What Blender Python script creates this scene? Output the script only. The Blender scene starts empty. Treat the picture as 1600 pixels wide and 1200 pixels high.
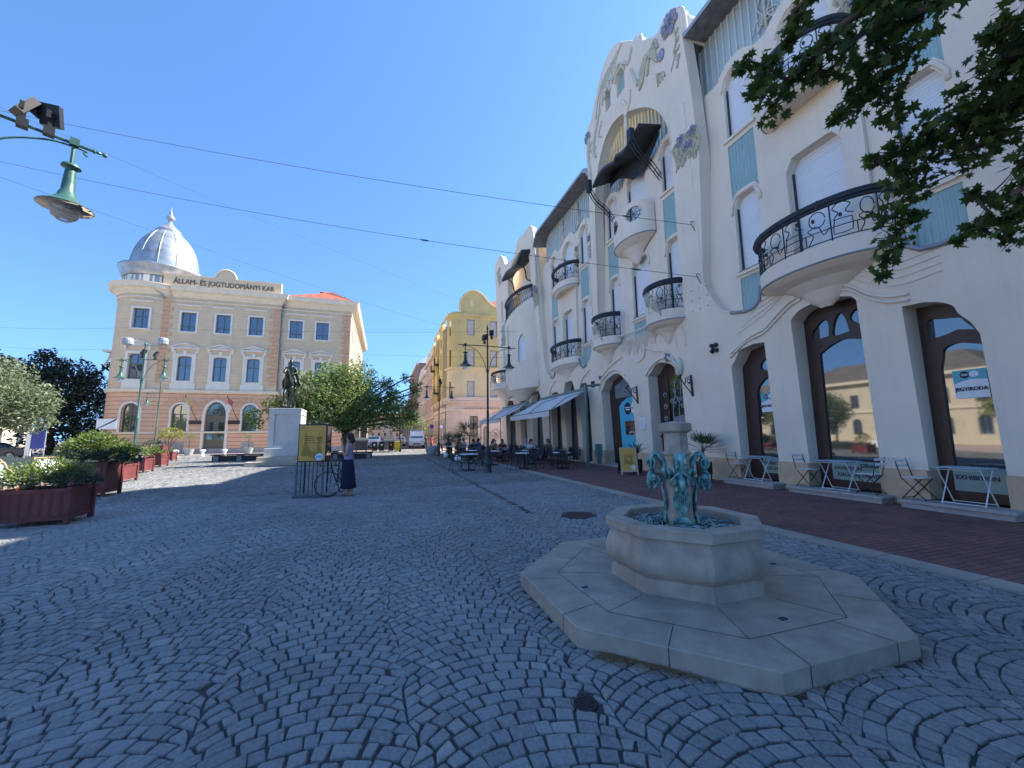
import bpy, bmesh, math, random
from math import sin, cos, pi, radians, sqrt, atan2, hypot
from mathutils import Vector, Matrix
from mathutils.geometry import tessellate_polygon
import numpy as np
random.seed(7)
S = bpy.context.scene
COL = S.collection
# ---------------- camera ----------------
cam = bpy.data.cameras.new('camera'); co = bpy.data.objects.new('camera', cam); COL.objects.link(co)
cam.sensor_width = 36.0; cam.lens = 615/1600*36; cam.clip_end = 3000; cam.clip_start = 0.05
Rm = Matrix(((0.951703, -0.02855897, -0.30568905), (-0.3068044, -0.12578981, -0.94342354), (-0.01150936, 0.99164576, -0.12847655)))
M4 = Rm.to_4x4(); M4.translation = Vector((0, 0, 1.6)); co.matrix_world = M4
S.camera = co
# ---------------- sky and sun ----------------
SUN_EL, SUN_AZ = 46.0, 5.0          # azimuth from +X towards +Y
W = bpy.data.worlds.new('World'); S.world = W; W.use_nodes = True
nt = W.node_tree; nt.nodes.clear()
out = nt.nodes.new('ShaderNodeOutputWorld'); bg = nt.nodes.new('ShaderNodeBackground'); sky = nt.nodes.new('ShaderNodeTexSky')
sky.sky_type = 'NISHITA'; sky.sun_disc = False; sky.sun_elevation = radians(SUN_EL); sky.sun_rotation = radians(90-SUN_AZ)
sky.air_density = 1.0; sky.dust_density = 0.3; sky.ozone_density = 3.0; sky.altitude = 80
bg.inputs['Strength'].default_value = 0.11
wtc = nt.nodes.new('ShaderNodeTexCoord'); wad = nt.nodes.new('ShaderNodeVectorMath'); wad.operation = 'ADD'; wad.inputs[1].default_value = (0,0,.16); wno = nt.nodes.new('ShaderNodeVectorMath'); wno.operation = 'NORMALIZE'
nt.links.new(wtc.outputs['Generated'], wad.inputs[0]); nt.links.new(wad.outputs[0], wno.inputs[0]); nt.links.new(wno.outputs[0], sky.inputs['Vector'])
whs = nt.nodes.new('ShaderNodeMixRGB'); whs.blend_type = 'MULTIPLY'; whs.inputs[0].default_value = 1; whs.inputs[2].default_value = (.73,.96,1.17,1)
nt.links.new(sky.outputs[0], whs.inputs[1]); nt.links.new(whs.outputs[0], bg.inputs[0]); nt.links.new(bg.outputs[0], out.inputs[0])
sl = bpy.data.lights.new('sun', 'SUN'); sl.energy = 5.0; sl.angle = radians(0.55); sl.color = (1, 0.93, 0.82)
so = bpy.data.objects.new('sun', sl); COL.objects.link(so)
sd = Vector((cos(radians(SUN_EL))*cos(radians(SUN_AZ)), cos(radians(SUN_EL))*sin(radians(SUN_AZ)), sin(radians(SUN_EL))))
so.rotation_euler = (-sd).to_track_quat('-Z', 'Y').to_euler(); so.location = (20, 0, 40)
S.view_settings.view_transform = 'Standard'; S.view_settings.look = 'None'; S.view_settings.exposure = 1.48; S.view_settings.gamma = 1
S.render.engine = 'CYCLES'
S.cycles.max_bounces = 6; S.cycles.transparent_max_bounces = 12
# ---------------- object helpers ----------------
OFF = {}
def fin(o, label, cat, group=None, kind=None):
    if label: o['label'] = label
    if cat: o['category'] = cat
    if group: o['group'] = group
    if kind: o['kind'] = kind
    return o
def thing(name, label, cat, loc=(0, 0, 0), rz=0, group=None, world=False):
    """Empty at the thing's base. world=True: its parts are modelled in world coordinates."""
    o = bpy.data.objects.new(name, None); COL.objects.link(o); o.empty_display_size = .3
    o.location = loc; o.rotation_euler = (0, 0, rz)
    if world: OFF[o.name] = Vector(loc)
    return fin(o, label, cat, group)
def link(name, me, mat, parent=None, smooth=False):
    o = bpy.data.objects.new(name, me); COL.objects.link(o)
    if mat is not None and not me.materials: me.materials.append(mat)
    if smooth: me.shade_smooth()
    if parent is not None:
        o.parent = parent
        if parent.name in OFF: OFF[o.name] = OFF[parent.name]
    return o
def copy_tree(o, loc, rz=0, label=None, group=None, scale=None):
    c = o.copy(); COL.objects.link(c); c.location = loc; c.rotation_euler = (0, 0, rz)
    if scale: c.scale = (scale,)*3 if not isinstance(scale, tuple) else scale
    if label: c['label'] = label
    if group: c['group'] = group
    def rec(a, b):
        for ch in a.children:
            d = ch.copy(); COL.objects.link(d); d.parent = b; rec(ch, d)
    rec(o, c)
    return c
class MB:
    def __init__(s): s.v = []; s.f = []
    def add(s, vs, fs):
        n = len(s.v); s.v += [tuple(v) for v in vs]; s.f += [tuple(n+i for i in f) for f in fs]; return s
    def box(s, x0, y0, z0, x1, y1, z1):
        return s.add([(x0,y0,z0),(x1,y0,z0),(x1,y1,z0),(x0,y1,z0),(x0,y0,z1),(x1,y0,z1),(x1,y1,z1),(x0,y1,z1)],
            [(0,3,2,1),(4,5,6,7),(0,1,5,4),(1,2,6,5),(2,3,7,6),(3,0,4,7)])
    def obox(s, c, size, rz=0, ry=0, rx=0):
        m = Matrix.Rotation(rz,3,'Z') @ Matrix.Rotation(ry,3,'Y') @ Matrix.Rotation(rx,3,'X'); c = Vector(c); a = Vector(size)/2
        vs = [c + m @ Vector((sx*a.x, sy*a.y, sz*a.z)) for sz in (-1,1) for sx, sy in ((-1,-1),(1,-1),(1,1),(-1,1))]
        return s.add(vs, [(0,3,2,1),(4,5,6,7),(0,1,5,4),(1,2,6,5),(2,3,7,6),(3,0,4,7)])
    def prism(s, poly, a, b, P):
        """poly: 2-D outline; P(u,v,d) -> world; caps at depth a and b"""
        n = len(poly); vs = [P(u,v,a) for u,v in poly] + [P(u,v,b) for u,v in poly]
        t = tessellate_polygon([[Vector((u,v,0)) for u,v in poly]])
        return s.add(vs, [tuple(x) for x in t] + [tuple(n+i for i in reversed(x)) for x in t] + [(i,(i+1)%n,n+(i+1)%n,n+i) for i in range(n)])
    def tube(s, pts, r, n=6, closed=False, caps=True, flat=1.0):
        pts = [Vector(p) for p in pts]; m = len(pts)
        if m < 2: return s
        rs = r if isinstance(r, (list, tuple)) else [r]*m
        vs = []; up = None
        for i, p in enumerate(pts):
            a = pts[i-1] if (i > 0 or closed) else p; b = pts[(i+1) % m] if (i < m-1 or closed) else p
            d = (b-a)
            d = d.normalized() if d.length > 1e-9 else Vector((0,0,1))
            if up is None: up = d.orthogonal().normalized()
            up = (up - d*up.dot(d)); up = up.normalized() if up.length > 1e-6 else d.orthogonal().normalized()
            sd_ = d.cross(up)
            for k in range(n):
                t = 2*pi*k/n; vs.append(p + (up*cos(t) + sd_*sin(t)*flat)*rs[i])
        fs = []
        for i in range(m if closed else m-1):
            for k in range(n):
                j = (i+1) % m; fs.append((i*n+k, i*n+(k+1)%n, j*n+(k+1)%n, j*n+k))
        if caps and not closed: fs += [tuple(range(n))[::-1], tuple(range((m-1)*n, m*n))]
        return s.add(vs, fs)
    def lathe(s, prof, c=(0,0,0), n=20, a0=0, a1=2*pi, rot=0):
        """prof: (r,z) bottom to top"""
        c = Vector(c); full = abs(a1-a0-2*pi) < 1e-6; m = n if full else n+1; vs = []
        for r, z in prof:
            for k in range(m):
                t = rot+a0+(a1-a0)*k/n; vs.append((c.x+r*cos(t), c.y+r*sin(t), c.z+z))
        fs = [(i*m+k, i*m+(k+1)%m, (i+1)*m+(k+1)%m, (i+1)*m+k) for i in range(len(prof)-1) for k in range(n)]
        if full:
            if prof[0][0] > 1e-4: fs.append(tuple(range(m))[::-1])
            if prof[-1][0] > 1e-4: fs.append(tuple(range((len(prof)-1)*m, len(prof)*m)))
        return s.add(vs, fs)
    def ball(s, c, r, n=10, k=6):
        r = (r,)*3 if not isinstance(r, tuple) else r
        vs = []; fs = []
        for i in range(k+1):
            for j in range(n):
                a = pi*i/k; t = 2*pi*j/n; vs.append((c[0]+r[0]*sin(a)*cos(t), c[1]+r[1]*sin(a)*sin(t), c[2]-r[2]*cos(a)))
        fs = [(i*n+j, i*n+(j+1)%n, (i+1)*n+(j+1)%n, (i+1)*n+j) for i in range(k) for j in range(n)]
        return s.add(vs, fs)
    def grid(s, fn, nu, nv):
        vs = [fn(i/nu, j/nv) for i in range(nu+1) for j in range(nv+1)]
        return s.add(vs, [(i*(nv+1)+j, (i+1)*(nv+1)+j, (i+1)*(nv+1)+j+1, i*(nv+1)+j+1) for i in range(nu) for j in range(nv)])
    def wall(s, outer, holes, P, dep=0.3, hdep=None, cuts=None):
        """flat outline with holes, mapped by P(u,v,depth); reveals go to hdep; cuts: u positions to subdivide for curved walls"""
        hdep = dep if hdep is None else hdep
        loops = [outer] + holes
        bm = bmesh.new(); idx = []
        for L in loops:
            idx.append([bm.verts.new((u, v, 0)) for u, v in L])
        flat = [x for l in idx for x in l]
        for t in tessellate_polygon([[Vector((u, v, 0)) for u, v in L] for L in loops]):
            try: bm.faces.new([flat[i] for i in t])
            except ValueError: pass
        for li, L in enumerate(idx):
            d = dep if li == 0 else hdep
            if not d: continue
            bk = [bm.verts.new((q.co.x, q.co.y, d)) for q in L]; n = len(L)
            for i in range(n):
                try: bm.faces.new((L[i], L[(i+1)%n], bk[(i+1)%n], bk[i]))
                except ValueError: pass
        if cuts:
            for c in cuts:
                bmesh.ops.bisect_plane(bm, geom=bm.verts[:]+bm.edges[:]+bm.faces[:], plane_co=(c,0,0), plane_no=(1,0,0), dist=1e-5)
        bmesh.ops.recalc_face_normals(bm, faces=bm.faces[:])
        bm.verts.index_update()
        s.add([P(q.co.x, q.co.y, q.co.z) for q in bm.verts], [tuple(q.index for q in f.verts) for f in bm.faces]); bm.free()
        return s
    def build(s, name, mat, parent=None, smooth=False, bevel=0, label=None, cat=None, group=None, kind=None, auto=None):
        me = bpy.data.meshes.new(name); off = OFF.get(parent.name) if parent is not None else None
        vs = s.v if off is None else [(v[0]-off.x, v[1]-off.y, v[2]-off.z) for v in s.v]
        me.from_pydata(vs, [], s.f); me.validate(); me.update()
        o = link(name, me, mat, parent, smooth)
        if auto: me.shade_smooth(); me.set_sharp_from_angle(angle=radians(auto))
        if bevel:
            m = o.modifiers.new('bevel', 'BEVEL'); m.width = bevel; m.segments = 2; m.limit_method = 'ANGLE'; m.angle_limit = radians(35)
        return fin(o, label, cat, group, kind)
def bez(*P, n=12):
    """Catmull-Rom through points"""
    P = [Vector(p) for p in P]; Q = [P[0]*2-P[1]] + P + [P[-1]*2-P[-2]]; out_ = []
    for i in range(1, len(Q)-2):
        for k in range(n):
            t = k/n; a, b, c, d = Q[i-1:i+3]
            out_.append(.5*((2*b)+(c-a)*t+(2*a-5*b+4*c-d)*t*t+(3*b-a-3*c+d)*t**3))
    out_.append(P[-1]); return out_
def bez2(*P, n=5): return [(v.x, v.y) for v in bez(*[(a, b, 0) for a, b in P], n=n)]
def text(body, name, mat, parent, loc, size, rot, ext=0.01, align='CENTER', sx=1.0, bold=0):
    c = bpy.data.curves.new(name, 'FONT'); c.body = body; c.size = size; c.extrude = ext; c.align_x = align; c.offset = bold
    o = bpy.data.objects.new(name, c); COL.objects.link(o)
    dg = bpy.context.evaluated_depsgraph_get(); me = bpy.data.meshes.new_from_object(o.evaluated_get(dg)); bpy.data.objects.remove(o)
    m = Matrix.Translation(loc) @ rot.to_4x4() @ Matrix.Diagonal((sx, 1, 1, 1)); me.transform(m)
    if parent is not None and parent.name in OFF: me.transform(Matrix.Translation(-OFF[parent.name]))
    me.materials.clear()
    return link(name, me, mat, parent)
# ---------------- materials ----------------
def mat(name, col, rough=.8, var=.12, scale=3.0, bump=0.0, bscale=40.0, metal=0.0, var2=None, stretch=None, spec=.5, streak=0.0, coat=0.0, dirt=None, **kw):
    m = bpy.data.materials.new(name); m.use_nodes = True; t = m.node_tree; N = t.nodes; L = t.links
    b = N['Principled BSDF']; b.inputs['Roughness'].default_value = rough; b.inputs['Metallic'].default_value = metal
    b.inputs['Specular IOR Level'].default_value = spec
    if coat: b.inputs['Coat Weight'].default_value = coat
    tc = N.new('ShaderNodeTexCoord'); src = tc.outputs['Object']
    if stretch:
        mp = N.new('ShaderNodeMapping'); mp.inputs['Scale'].default_value = stretch; L.new(src, mp.inputs[0]); src2 = mp.outputs[0]
    else: src2 = src
    n = N.new('ShaderNodeTexNoise'); n.inputs['Scale'].default_value = scale; n.inputs['Detail'].default_value = 6; L.new(src2, n.inputs['Vector'])
    r = N.new('ShaderNodeValToRGB'); c = Vector(col)
    lo = c*(1-var); hi = c*(1+var)
    if var2 is not None: hi = Vector(var2)
    r.color_ramp.elements[0].position = .3; r.color_ramp.elements[1].position = .7
    r.color_ramp.elements[0].color = (*lo, 1); r.color_ramp.elements[1].color = (*[min(x, .95) for x in hi], 1)
    L.new(n.outputs['Fac'], r.inputs[0]); last = r.outputs[0]
    if streak or dirt:
        mp = N.new('ShaderNodeMapping'); mp.inputs['Scale'].default_value = (2.2, 2.2, .25); L.new(src, mp.inputs[0])
        n2 = N.new('ShaderNodeTexNoise'); n2.inputs['Scale'].default_value = 1.5; n2.inputs['Detail'].default_value = 8; n2.inputs['Roughness'].default_value = .65; L.new(mp.outputs[0], n2.inputs['Vector'])
        r2 = N.new('ShaderNodeValToRGB'); r2.color_ramp.elements[0].position = .48; r2.color_ramp.elements[1].position = .75
        r2.color_ramp.elements[0].color = (0,0,0,1); k = streak or .3; r2.color_ramp.elements[1].color = (k,k,k,1); L.new(n2.outputs['Fac'], r2.inputs[0])
        mx = N.new('ShaderNodeMixRGB'); mx.inputs[2].default_value = (*(dirt or tuple(c*.55)), 1); L.new(r2.outputs[0], mx.inputs[0]); L.new(last, mx.inputs[1]); last = mx.outputs[0]
    L.new(last, b.inputs['Base Color'])
    if bump:
        nb = N.new('ShaderNodeTexNoise'); nb.inputs['Scale'].default_value = bscale; nb.inputs['Detail'].default_value = 4; L.new(src, nb.inputs['Vector'])
        bp = N.new('ShaderNodeBump'); bp.inputs['Strength'].default_value = bump; bp.inputs['Distance'].default_value = .01; L.new(nb.outputs['Fac'], bp.inputs['Height']); L.new(bp.outputs[0], b.inputs['Normal'])
    return m
def wavemat(name, col, axis, scale, rough=.6, strength=.6, dist=.03, var=.05, metal=0, line=.0):
    m = mat(name, col, rough, var, 1.5, metal=metal); t = m.node_tree; N = t.nodes; L = t.links; b = N['Principled BSDF']
    w = N.new('ShaderNodeTexWave'); w.wave_type = 'BANDS'; w.bands_direction = axis; w.inputs['Scale'].default_value = scale; w.inputs['Distortion'].default_value = 0
    w.wave_profile = 'SIN'; tc = N['Texture Coordinate']; L.new(tc.outputs['Object'], w.inputs['Vector'])
    bp = N.new('ShaderNodeBump'); bp.inputs['Strength'].default_value = strength; bp.inputs['Distance'].default_value = dist; L.new(w.outputs['Fac'], bp.inputs['Height']); L.new(bp.outputs[0], b.inputs['Normal'])
    if line:
        r = N.new('ShaderNodeValToRGB'); r.color_ramp.elements[0].position = .0; r.color_ramp.elements[0].color = (1-line,)*3+(1,); r.color_ramp.elements[1].position = .3; r.color_ramp.elements[1].color = (1,1,1,1)
        L.new(w.outputs['Fac'], r.inputs[0]); mx = N.new('ShaderNodeMixRGB'); mx.blend_type = 'MULTIPLY'; mx.inputs[0].default_value = 1
        src = b.inputs['Base Color'].links[0].from_socket; L.new(src, mx.inputs[1]); L.new(r.outputs[0], mx.inputs[2]); L.new(mx.outputs[0], b.inputs['Base Color'])
    return m
def brickmat(name, c1, c2, mortar, scale=1, bw=.2, rh=.1, ms=.01, rough=.85, axes=None, bump=.4, nv=(.75,1.2)):
    m = mat(name, c1, rough, .1, 2); t = m.node_tree; N = t.nodes; L = t.links; b = N['Principled BSDF']
    k = N.new('ShaderNodeTexBrick'); k.inputs['Color1'].default_value = (*c1,1); k.inputs['Color2'].default_value = (*c2,1); k.inputs['Mortar'].default_value = (*mortar,1)
    k.inputs['Scale'].default_value = scale; k.inputs['Brick Width'].default_value = bw; k.inputs['Row Height'].default_value = rh; k.inputs['Mortar Size'].default_value = ms
    tc = N['Texture Coordinate']; v = tc.outputs['Object']
    if axes:
        sp = N.new('ShaderNodeSeparateXYZ'); cb = N.new('ShaderNodeCombineXYZ'); L.new(v, sp.inputs[0])
        for i, a in enumerate(axes):
            if a: L.new(sp.outputs[a], cb.inputs[i])
        v = cb.outputs[0]
    L.new(v, k.inputs['Vector'])
    nz = N.new('ShaderNodeTexNoise'); nz.inputs['Scale'].default_value = 1.3; nz.inputs['Detail'].default_value = 6; L.new(tc.outputs['Object'], nz.inputs['Vector'])
    rr = N.new('ShaderNodeMapRange'); rr.inputs[1].default_value = .3; rr.inputs[2].default_value = .7; rr.inputs[3].default_value = nv[0]; rr.inputs[4].default_value = nv[1]; L.new(nz.outputs['Fac'], rr.inputs[0])
    mx = N.new('ShaderNodeMixRGB'); mx.blend_type = 'MULTIPLY'; mx.inputs[0].default_value = 1; L.new(k.outputs['Color'], mx.inputs[1]); L.new(rr.outputs[0], mx.inputs[2])
    L.new(mx.outputs[0], b.inputs['Base Color'])
    bp = N.new('ShaderNodeBump'); bp.invert = True; bp.inputs['Strength'].default_value = bump; bp.inputs['Distance'].default_value = .01; L.new(k.outputs['Fac'], bp.inputs['Height']); L.new(bp.outputs[0], b.inputs['Normal'])
    return m
def leafmat(name, c1, c2, trans=.35, rough=.5):
    m = bpy.data.materials.new(name); m.use_nodes = True; t = m.node_tree; N = t.nodes; L = t.links; b = N['Principled BSDF']
    b.inputs['Roughness'].default_value = rough
    g = N.new('ShaderNodeNewGeometry'); n = N.new('ShaderNodeTexNoise'); n.inputs['Scale'].default_value = .9
    tc = N.new('ShaderNodeTexCoord'); L.new(tc.outputs['Object'], n.inputs['Vector'])
    ad = N.new('ShaderNodeMath'); ad.operation = 'MULTIPLY_ADD'; ad.inputs[1].default_value = .5; L.new(g.outputs['Random Per Island'], ad.inputs[0]); 
    ml = N.new('ShaderNodeMath'); ml.operation = 'MULTIPLY'; ml.inputs[1].default_value = .55; L.new(n.outputs['Fac'], ml.inputs[0]); L.new(ml.outputs[0], ad.inputs[2])
    r = N.new('ShaderNodeValToRGB'); r.color_ramp.elements[0].position = .1; r.color_ramp.elements[1].position = .9
    r.color_ramp.elements[0].color = (*c1,1); r.color_ramp.elements[1].color = (*c2,1); L.new(ad.outputs[0], r.inputs[0]); L.new(r.outputs[0], b.inputs['Base Color'])
    tr = N.new('ShaderNodeBsdfTranslucent'); L.new(r.outputs[0], tr.inputs[0]); mx = N.new('ShaderNodeMixShader'); mx.inputs[0].default_value = trans
    o = N['Material Output']; L.new(b.outputs[0], mx.inputs[1]); L.new(tr.outputs[0], mx.inputs[2]); L.new(mx.outputs[0], o.inputs[0])
    return m
def glassmat(name, tint=(.02,.03,.035), rough=.03, spec=1.0):
    m = mat(name, tint, rough, .2, 1.5, spec=spec); m.node_tree.nodes['Principled BSDF'].inputs['IOR'].default_value = 1.9; return m
M = {}
M['stucco'] = mat('palace plaster', (.82,.71,.57), .9, .05, .7, .3, 60, streak=.22, dirt=(.54,.49,.41))
M['stucco_trim'] = mat('palace moulded trim', (.82,.72,.58), .85, .04, 1.2, .15, 60)
M['plinth'] = mat('sandstone plinth', (.60,.43,.28), .85, .10, 4, .3, 60, streak=.2)
M['stone_step'] = mat('stone step', (.38,.36,.33), .8, .12, 5, .3, 50)
M['teal'] = wavemat('teal corrugated sheet', (.33,.49,.49), 'Y', 2.6, .55, .9, .03)
M['shutter'] = wavemat('white roller shutter', (.78,.79,.80), 'Z', 3.2, .5, .5, .02, .02, line=.12)
M['slatglass'] = mat('pale teal attic glass', (.42,.52,.53), .35, .1, 1)
M['batten'] = mat('painted batten', (.66,.67,.64), .7, .08, 3)
M['zinc'] = mat('zinc flashing', (.30,.33,.37), .5, .2, 2, .1, 30, metal=.3)
M['eave'] = mat('weathered eave board', (.22,.21,.21), .85, .3, 3, streak=.4)
M['eavelight'] = mat('eave fascia', (.36,.38,.42), .8, .1, 2)
M['iron'] = mat('dark wrought iron', (.025,.035,.045), .55, .3, 6, metal=.2)
M['blueflower'] = mat('blue glazed flower', (.29,.30,.38), .5, .3, 10)
M['vine'] = mat('yellow green stucco vine', (.52,.50,.37), .8, .2, 8)
M['palevine'] = mat('faded stucco relief', (.60,.59,.50), .85, .1, 6)
M['darkwood'] = mat('dark brown joinery', (.045,.022,.018), .45, .3, 5, stretch=(1,6,.6))
M['slimframe'] = mat('dark slim window frame', (.03,.035,.05), .5, .2, 5)
M['glass'] = glassmat('shop window glass')
M['canopy'] = mat('black canopy sheet', (.03,.032,.035), .5, .2, 3)
M['cyan'] = mat('cyan door film', (.08,.50,.66), .5, .04, 2)
M['teallabel'] = mat('turquoise print', (.12,.45,.52), .6, .03, 2)
M['white'] = mat('white print', (.80,.82,.84), .6, .03, 3)
M['whitepaint'] = mat('white painted metal', (.70,.72,.74), .5, .05, 3)
M['navy'] = mat('navy print', (.012,.018,.05), .6, .1, 3)
M['black'] = mat('black plastic', (.015,.016,.018), .5, .2, 5)
M['greysign'] = mat('pale green window film', (.30,.40,.36), .7, .06, 3)
M['brick'] = brickmat('red clinker paving', (.15,.07,.065), (.20,.095,.08), (.035,.022,.024), 1, .2, .1, .006)
M['kerb'] = brickmat('kerb slabs', (.30,.28,.25), (.34,.32,.29), (.08,.075,.07), 1, .9, 2.0, .006, axes=('Y','X',None), bump=.2)
M['lime'] = mat('worn limestone', (.37,.32,.26), .75, .22, 5, .4, 45, streak=.55, dirt=(.17,.13,.10))
M['limeblock'] = mat('limestone slabs', (.33,.295,.24), .8, .2, 4, .4, 50, streak=.45, dirt=(.19,.165,.135))
M['joint'] = mat('dark joint', (.05,.045,.04), .9, .2, 8)
M['verdigris'] = mat('verdigris bronze', (.04,.20,.22), .38, .5, 16, metal=.3, var2=(.30,.56,.54))
M['verdigris2'] = mat('pale verdigris strands', (.07,.24,.27), .5, .5, 10, metal=.2, var2=(.38,.52,.50))
M['water'] = mat('black basin water', (.006,.01,.018), .08, .2, 3)
M['lampgreen'] = mat('green painted cast iron', (.045,.12,.10), .4, .25, 8, metal=.1)
M['lampdark'] = mat('dark green cast iron', (.012,.035,.04), .4, .25, 8, metal=.1)
M['shadeunder'] = mat('lamp reflector', (.42,.36,.31), .5, .2, 6)
def bulbglass():
    m = bpy.data.materials.new('clear lamp glass'); m.use_nodes = True; b = m.node_tree.nodes['Principled BSDF']
    b.inputs['Base Color'].default_value = (.85,.9,.93,1); b.inputs['Roughness'].default_value = .08; b.inputs['Transmission Weight'].default_value = .85; b.inputs['IOR'].default_value = 1.1; return m
M['bulb'] = bulbglass()
# ================= GROUND =================
def structure(mb, name, m, **k): return mb.build(name, m, kind='structure', **k)
M['far'] = brickmat('grey street paving', (.20,.19,.18), (.25,.24,.22), (.12,.11,.10), 1, .5, .25, .012)
M['bed'] = mat('dark joint sand', (.055,.055,.055), .95, .3, 12)
M['asphalt'] = mat('asphalt road', (.06,.06,.062), .9, .2, 3, .3, 80)
structure(MB().box(-400,-200,-1.0,400,600,-.035), 'ground', M['far'])
structure(MB().add([(-60,-12,-.014),(5.95,-12,-.014),(5.95,47.9,-.014),(-60,47.9,-.014)], [(0,1,2,3)]), 'cobble_bed', M['bed'])
structure(MB().add([(6.33,-12,0),(11.6,-12,0),(11.6,38,0),(6.33,38,0)], [(0,1,2,3)]), 'brick_pavement', M['brick'])
structure(MB().box(5.95,-12,-.2,6.33,38,.006), 'kerb', M['kerb'])
M['pinkpave'] = brickmat('pinkish paving', (.42,.31,.27), (.46,.36,.31), (.25,.2,.18), 1, .4, .2, .008)
structure(MB().box(5.955,38,-.3,40,47.8,.0), 'side_street_paving', M['pinkpave'])
structure(MB().box(-60,47.9,-.3,60,49.2,.012), 'pavement', M['pinkpave'])
structure(MB().box(-4.5,49.3,-.3,6.2,260,.0), 'street_road', M['asphalt'])
structure(MB().box(6.25,49.3,-.3,9.4,260,.06), 'street_pavement', M['pinkpave'])
# cobbles: real stones in segmental arcs
def cobbles():
    rnd = random.Random(3); V = []; Fc = []; tone = []
    Wc = 1.16; Rr = .87; hs = .107; half = math.asin(Wc/2/Rr); arc = 2*half*Rr
    X0, X1, Y0, Y1 = -36, 5.94, -1.2, 47.6
    cx_, cy_, ap = 3.03, 3.58, 1.60
    def inside(x, y):
        if x < X0 or x > X1 or y > Y1 or y < Y0: return False
        if x < -.9*y-3.5 and x < -3.5: return False
        if x > 2.93-.06 and x < 2.93+.06 and 7.8 < y < 33.5: return False
        dx, dy = abs(x-cx_), abs(y-cy_)
        if max(dx, dy, (dx+dy)/1.4142) < ap-.02: return False
        if hypot(x-3.75, y-7.35) < .36: return False
        if hypot(x-1.19, y-2.34) < .085: return False
        return True
    ncol = int((X1-X0)/Wc)+3
    for c in range(ncol):
        xc = X1 + Wc/2 - c*Wc; ph = rnd.random()*hs
        if xc > X0-1:
            ymin = Y0 if xc > -3 else max(Y0, (-xc-4.5)/.95)
            k0 = int((ymin-1.2)/hs); k1 = int((Y1)/hs)+1
            for k in range(k0, k1):
                yk = k*hs+ph; far = yk > 13
                n = 11 if yk < 22 else 9
                ts = [(-half + 2*half*(i + (0 if i in (0, n) else rnd.uniform(-.22,.22) + (.5 if k % 2 else 0)*(1 if 0 < i < n-1 else 0)))/n) for i in range(n+1)]
                for i in range(n):
                    a, b = ts[i], ts[i+1]
                    if b-a < .3*2*half/n: continue
                    def Pq(t, q):
                        x = xc+Rr*sin(t); y = yk+q*hs+Rr*cos(t)-Rr; sm = c+(0 if t > 0 else 1)
                        x += .035*sin(sm*7.3+math.floor(y/.2)*2.4)*(abs(t)/half)**3
                        return (x+.06*sin(.9*y+.5*x), y+.05*sin(1.3*x+.5*y))
                    a2 = max(-half,min(half,a+hs/Rr*sin(a))); b2 = max(-half,min(half,b+hs/Rr*sin(b)))
                    if b2-a2 < .012: continue
                    q4 = [Pq(a,0), Pq(b,0), Pq(b2,1), Pq(a2,1)]
                    mx = sum(p[0] for p in q4)/4; my = sum(p[1] for p in q4)/4
                    if not inside(mx, my): continue
                    if mx < -.9*my-3: continue
                    g = .0058 if yk < 22 else .007
                    zt = rnd.uniform(-.004,.004); tx = rnd.uniform(-.03,.03); ty = rnd.uniform(-.03,.03)
                    pts = []
                    for (x, y) in q4:
                        dx, dy = x-mx, y-my; d = hypot(dx, dy); sc = max(.4, (d-g*1.35)/d)
                        pts.append((mx+dx*sc+rnd.uniform(-.0085,.0085), my+dy*sc+rnd.uniform(-.0085,.0085)))
                    n0 = len(V)
                    if yk < 13:
                        bv = .007
                        o8 = []
                        for j in range(4):     # chamfered corners: 8-gon outline
                            p = pts[j]; pr = pts[j-1]; nx = pts[(j+1)%4]; f = rnd.uniform(.03,.12)
                            o8.append((p[0]+(pr[0]-p[0])*f, p[1]+(pr[1]-p[1])*f)); o8.append((p[0]+(nx[0]-p[0])*f*.9, p[1]+(nx[1]-p[1])*f*.9))
                        for (x, y) in o8:
                            V.append((x, y, -.014))
                        for (x, y) in o8:
                            dx, dy = x-mx, y-my; V.append((mx+dx*.97, my+dy*.97, zt-.005+tx*dx+ty*dy))
                        for (x, y) in o8:
                            dx, dy = x-mx, y-my; V.append((mx+dx*.84, my+dy*.84, zt+.0005+tx*dx+ty*dy+rnd.uniform(-.0012,.0012)))
                        t = rnd.random()
                        for j in range(8):
                            Fc.append((n0+j, n0+(j+1)%8, n0+8+(j+1)%8, n0+8+j)); tone.append(t)
                            Fc.append((n0+8+j, n0+8+(j+1)%8, n0+16+(j+1)%8, n0+16+j)); tone.append(t)
                        Fc.append(tuple(range(n0+16, n0+24))); tone.append(t)
                    else:
                        for (x, y) in pts: V.append((x, y, zt+tx*(x-mx)*1.5+ty*(y-my)*1.5))
                        Fc.append((n0, n0+1, n0+2, n0+3)); tone.append(rnd.random())
    me = bpy.data.meshes.new('cobblestones'); me.from_pydata(V, [], Fc)
    at = me.attributes.new('tone', 'FLOAT', 'FACE'); at.data.foreach_set('value', tone)
    m = mat('granite setts', (.24,.25,.252), .85, .42, 45, 1.0, 60, spec=.2); t = m.node_tree; N = t.nodes; L = t.links; b = N['Principled BSDF']
    a = N.new('ShaderNodeAttribute'); a.attribute_name = 'tone'
    r = N.new('ShaderNodeValToRGB'); e = r.color_ramp.elements; e[0].color = (.19,.198,.20,1); e[1].color = (.29,.294,.292,1); e[1].position = .9
    k = e.new(.975); k.color = (.30,.30,.29,1); k = e.new(.992); k.color = (.36,.355,.34,1)
    L.new(a.outputs['Fac'], r.inputs[0])
    src = b.inputs['Base Color'].links[0].from_socket
    sc = N.new('ShaderNodeMixRGB'); sc.blend_type = 'MIX'; sc.inputs[0].default_value = .62; L.new(src, sc.inputs[1]); L.new(r.outputs[0], sc.inputs[2])
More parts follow.
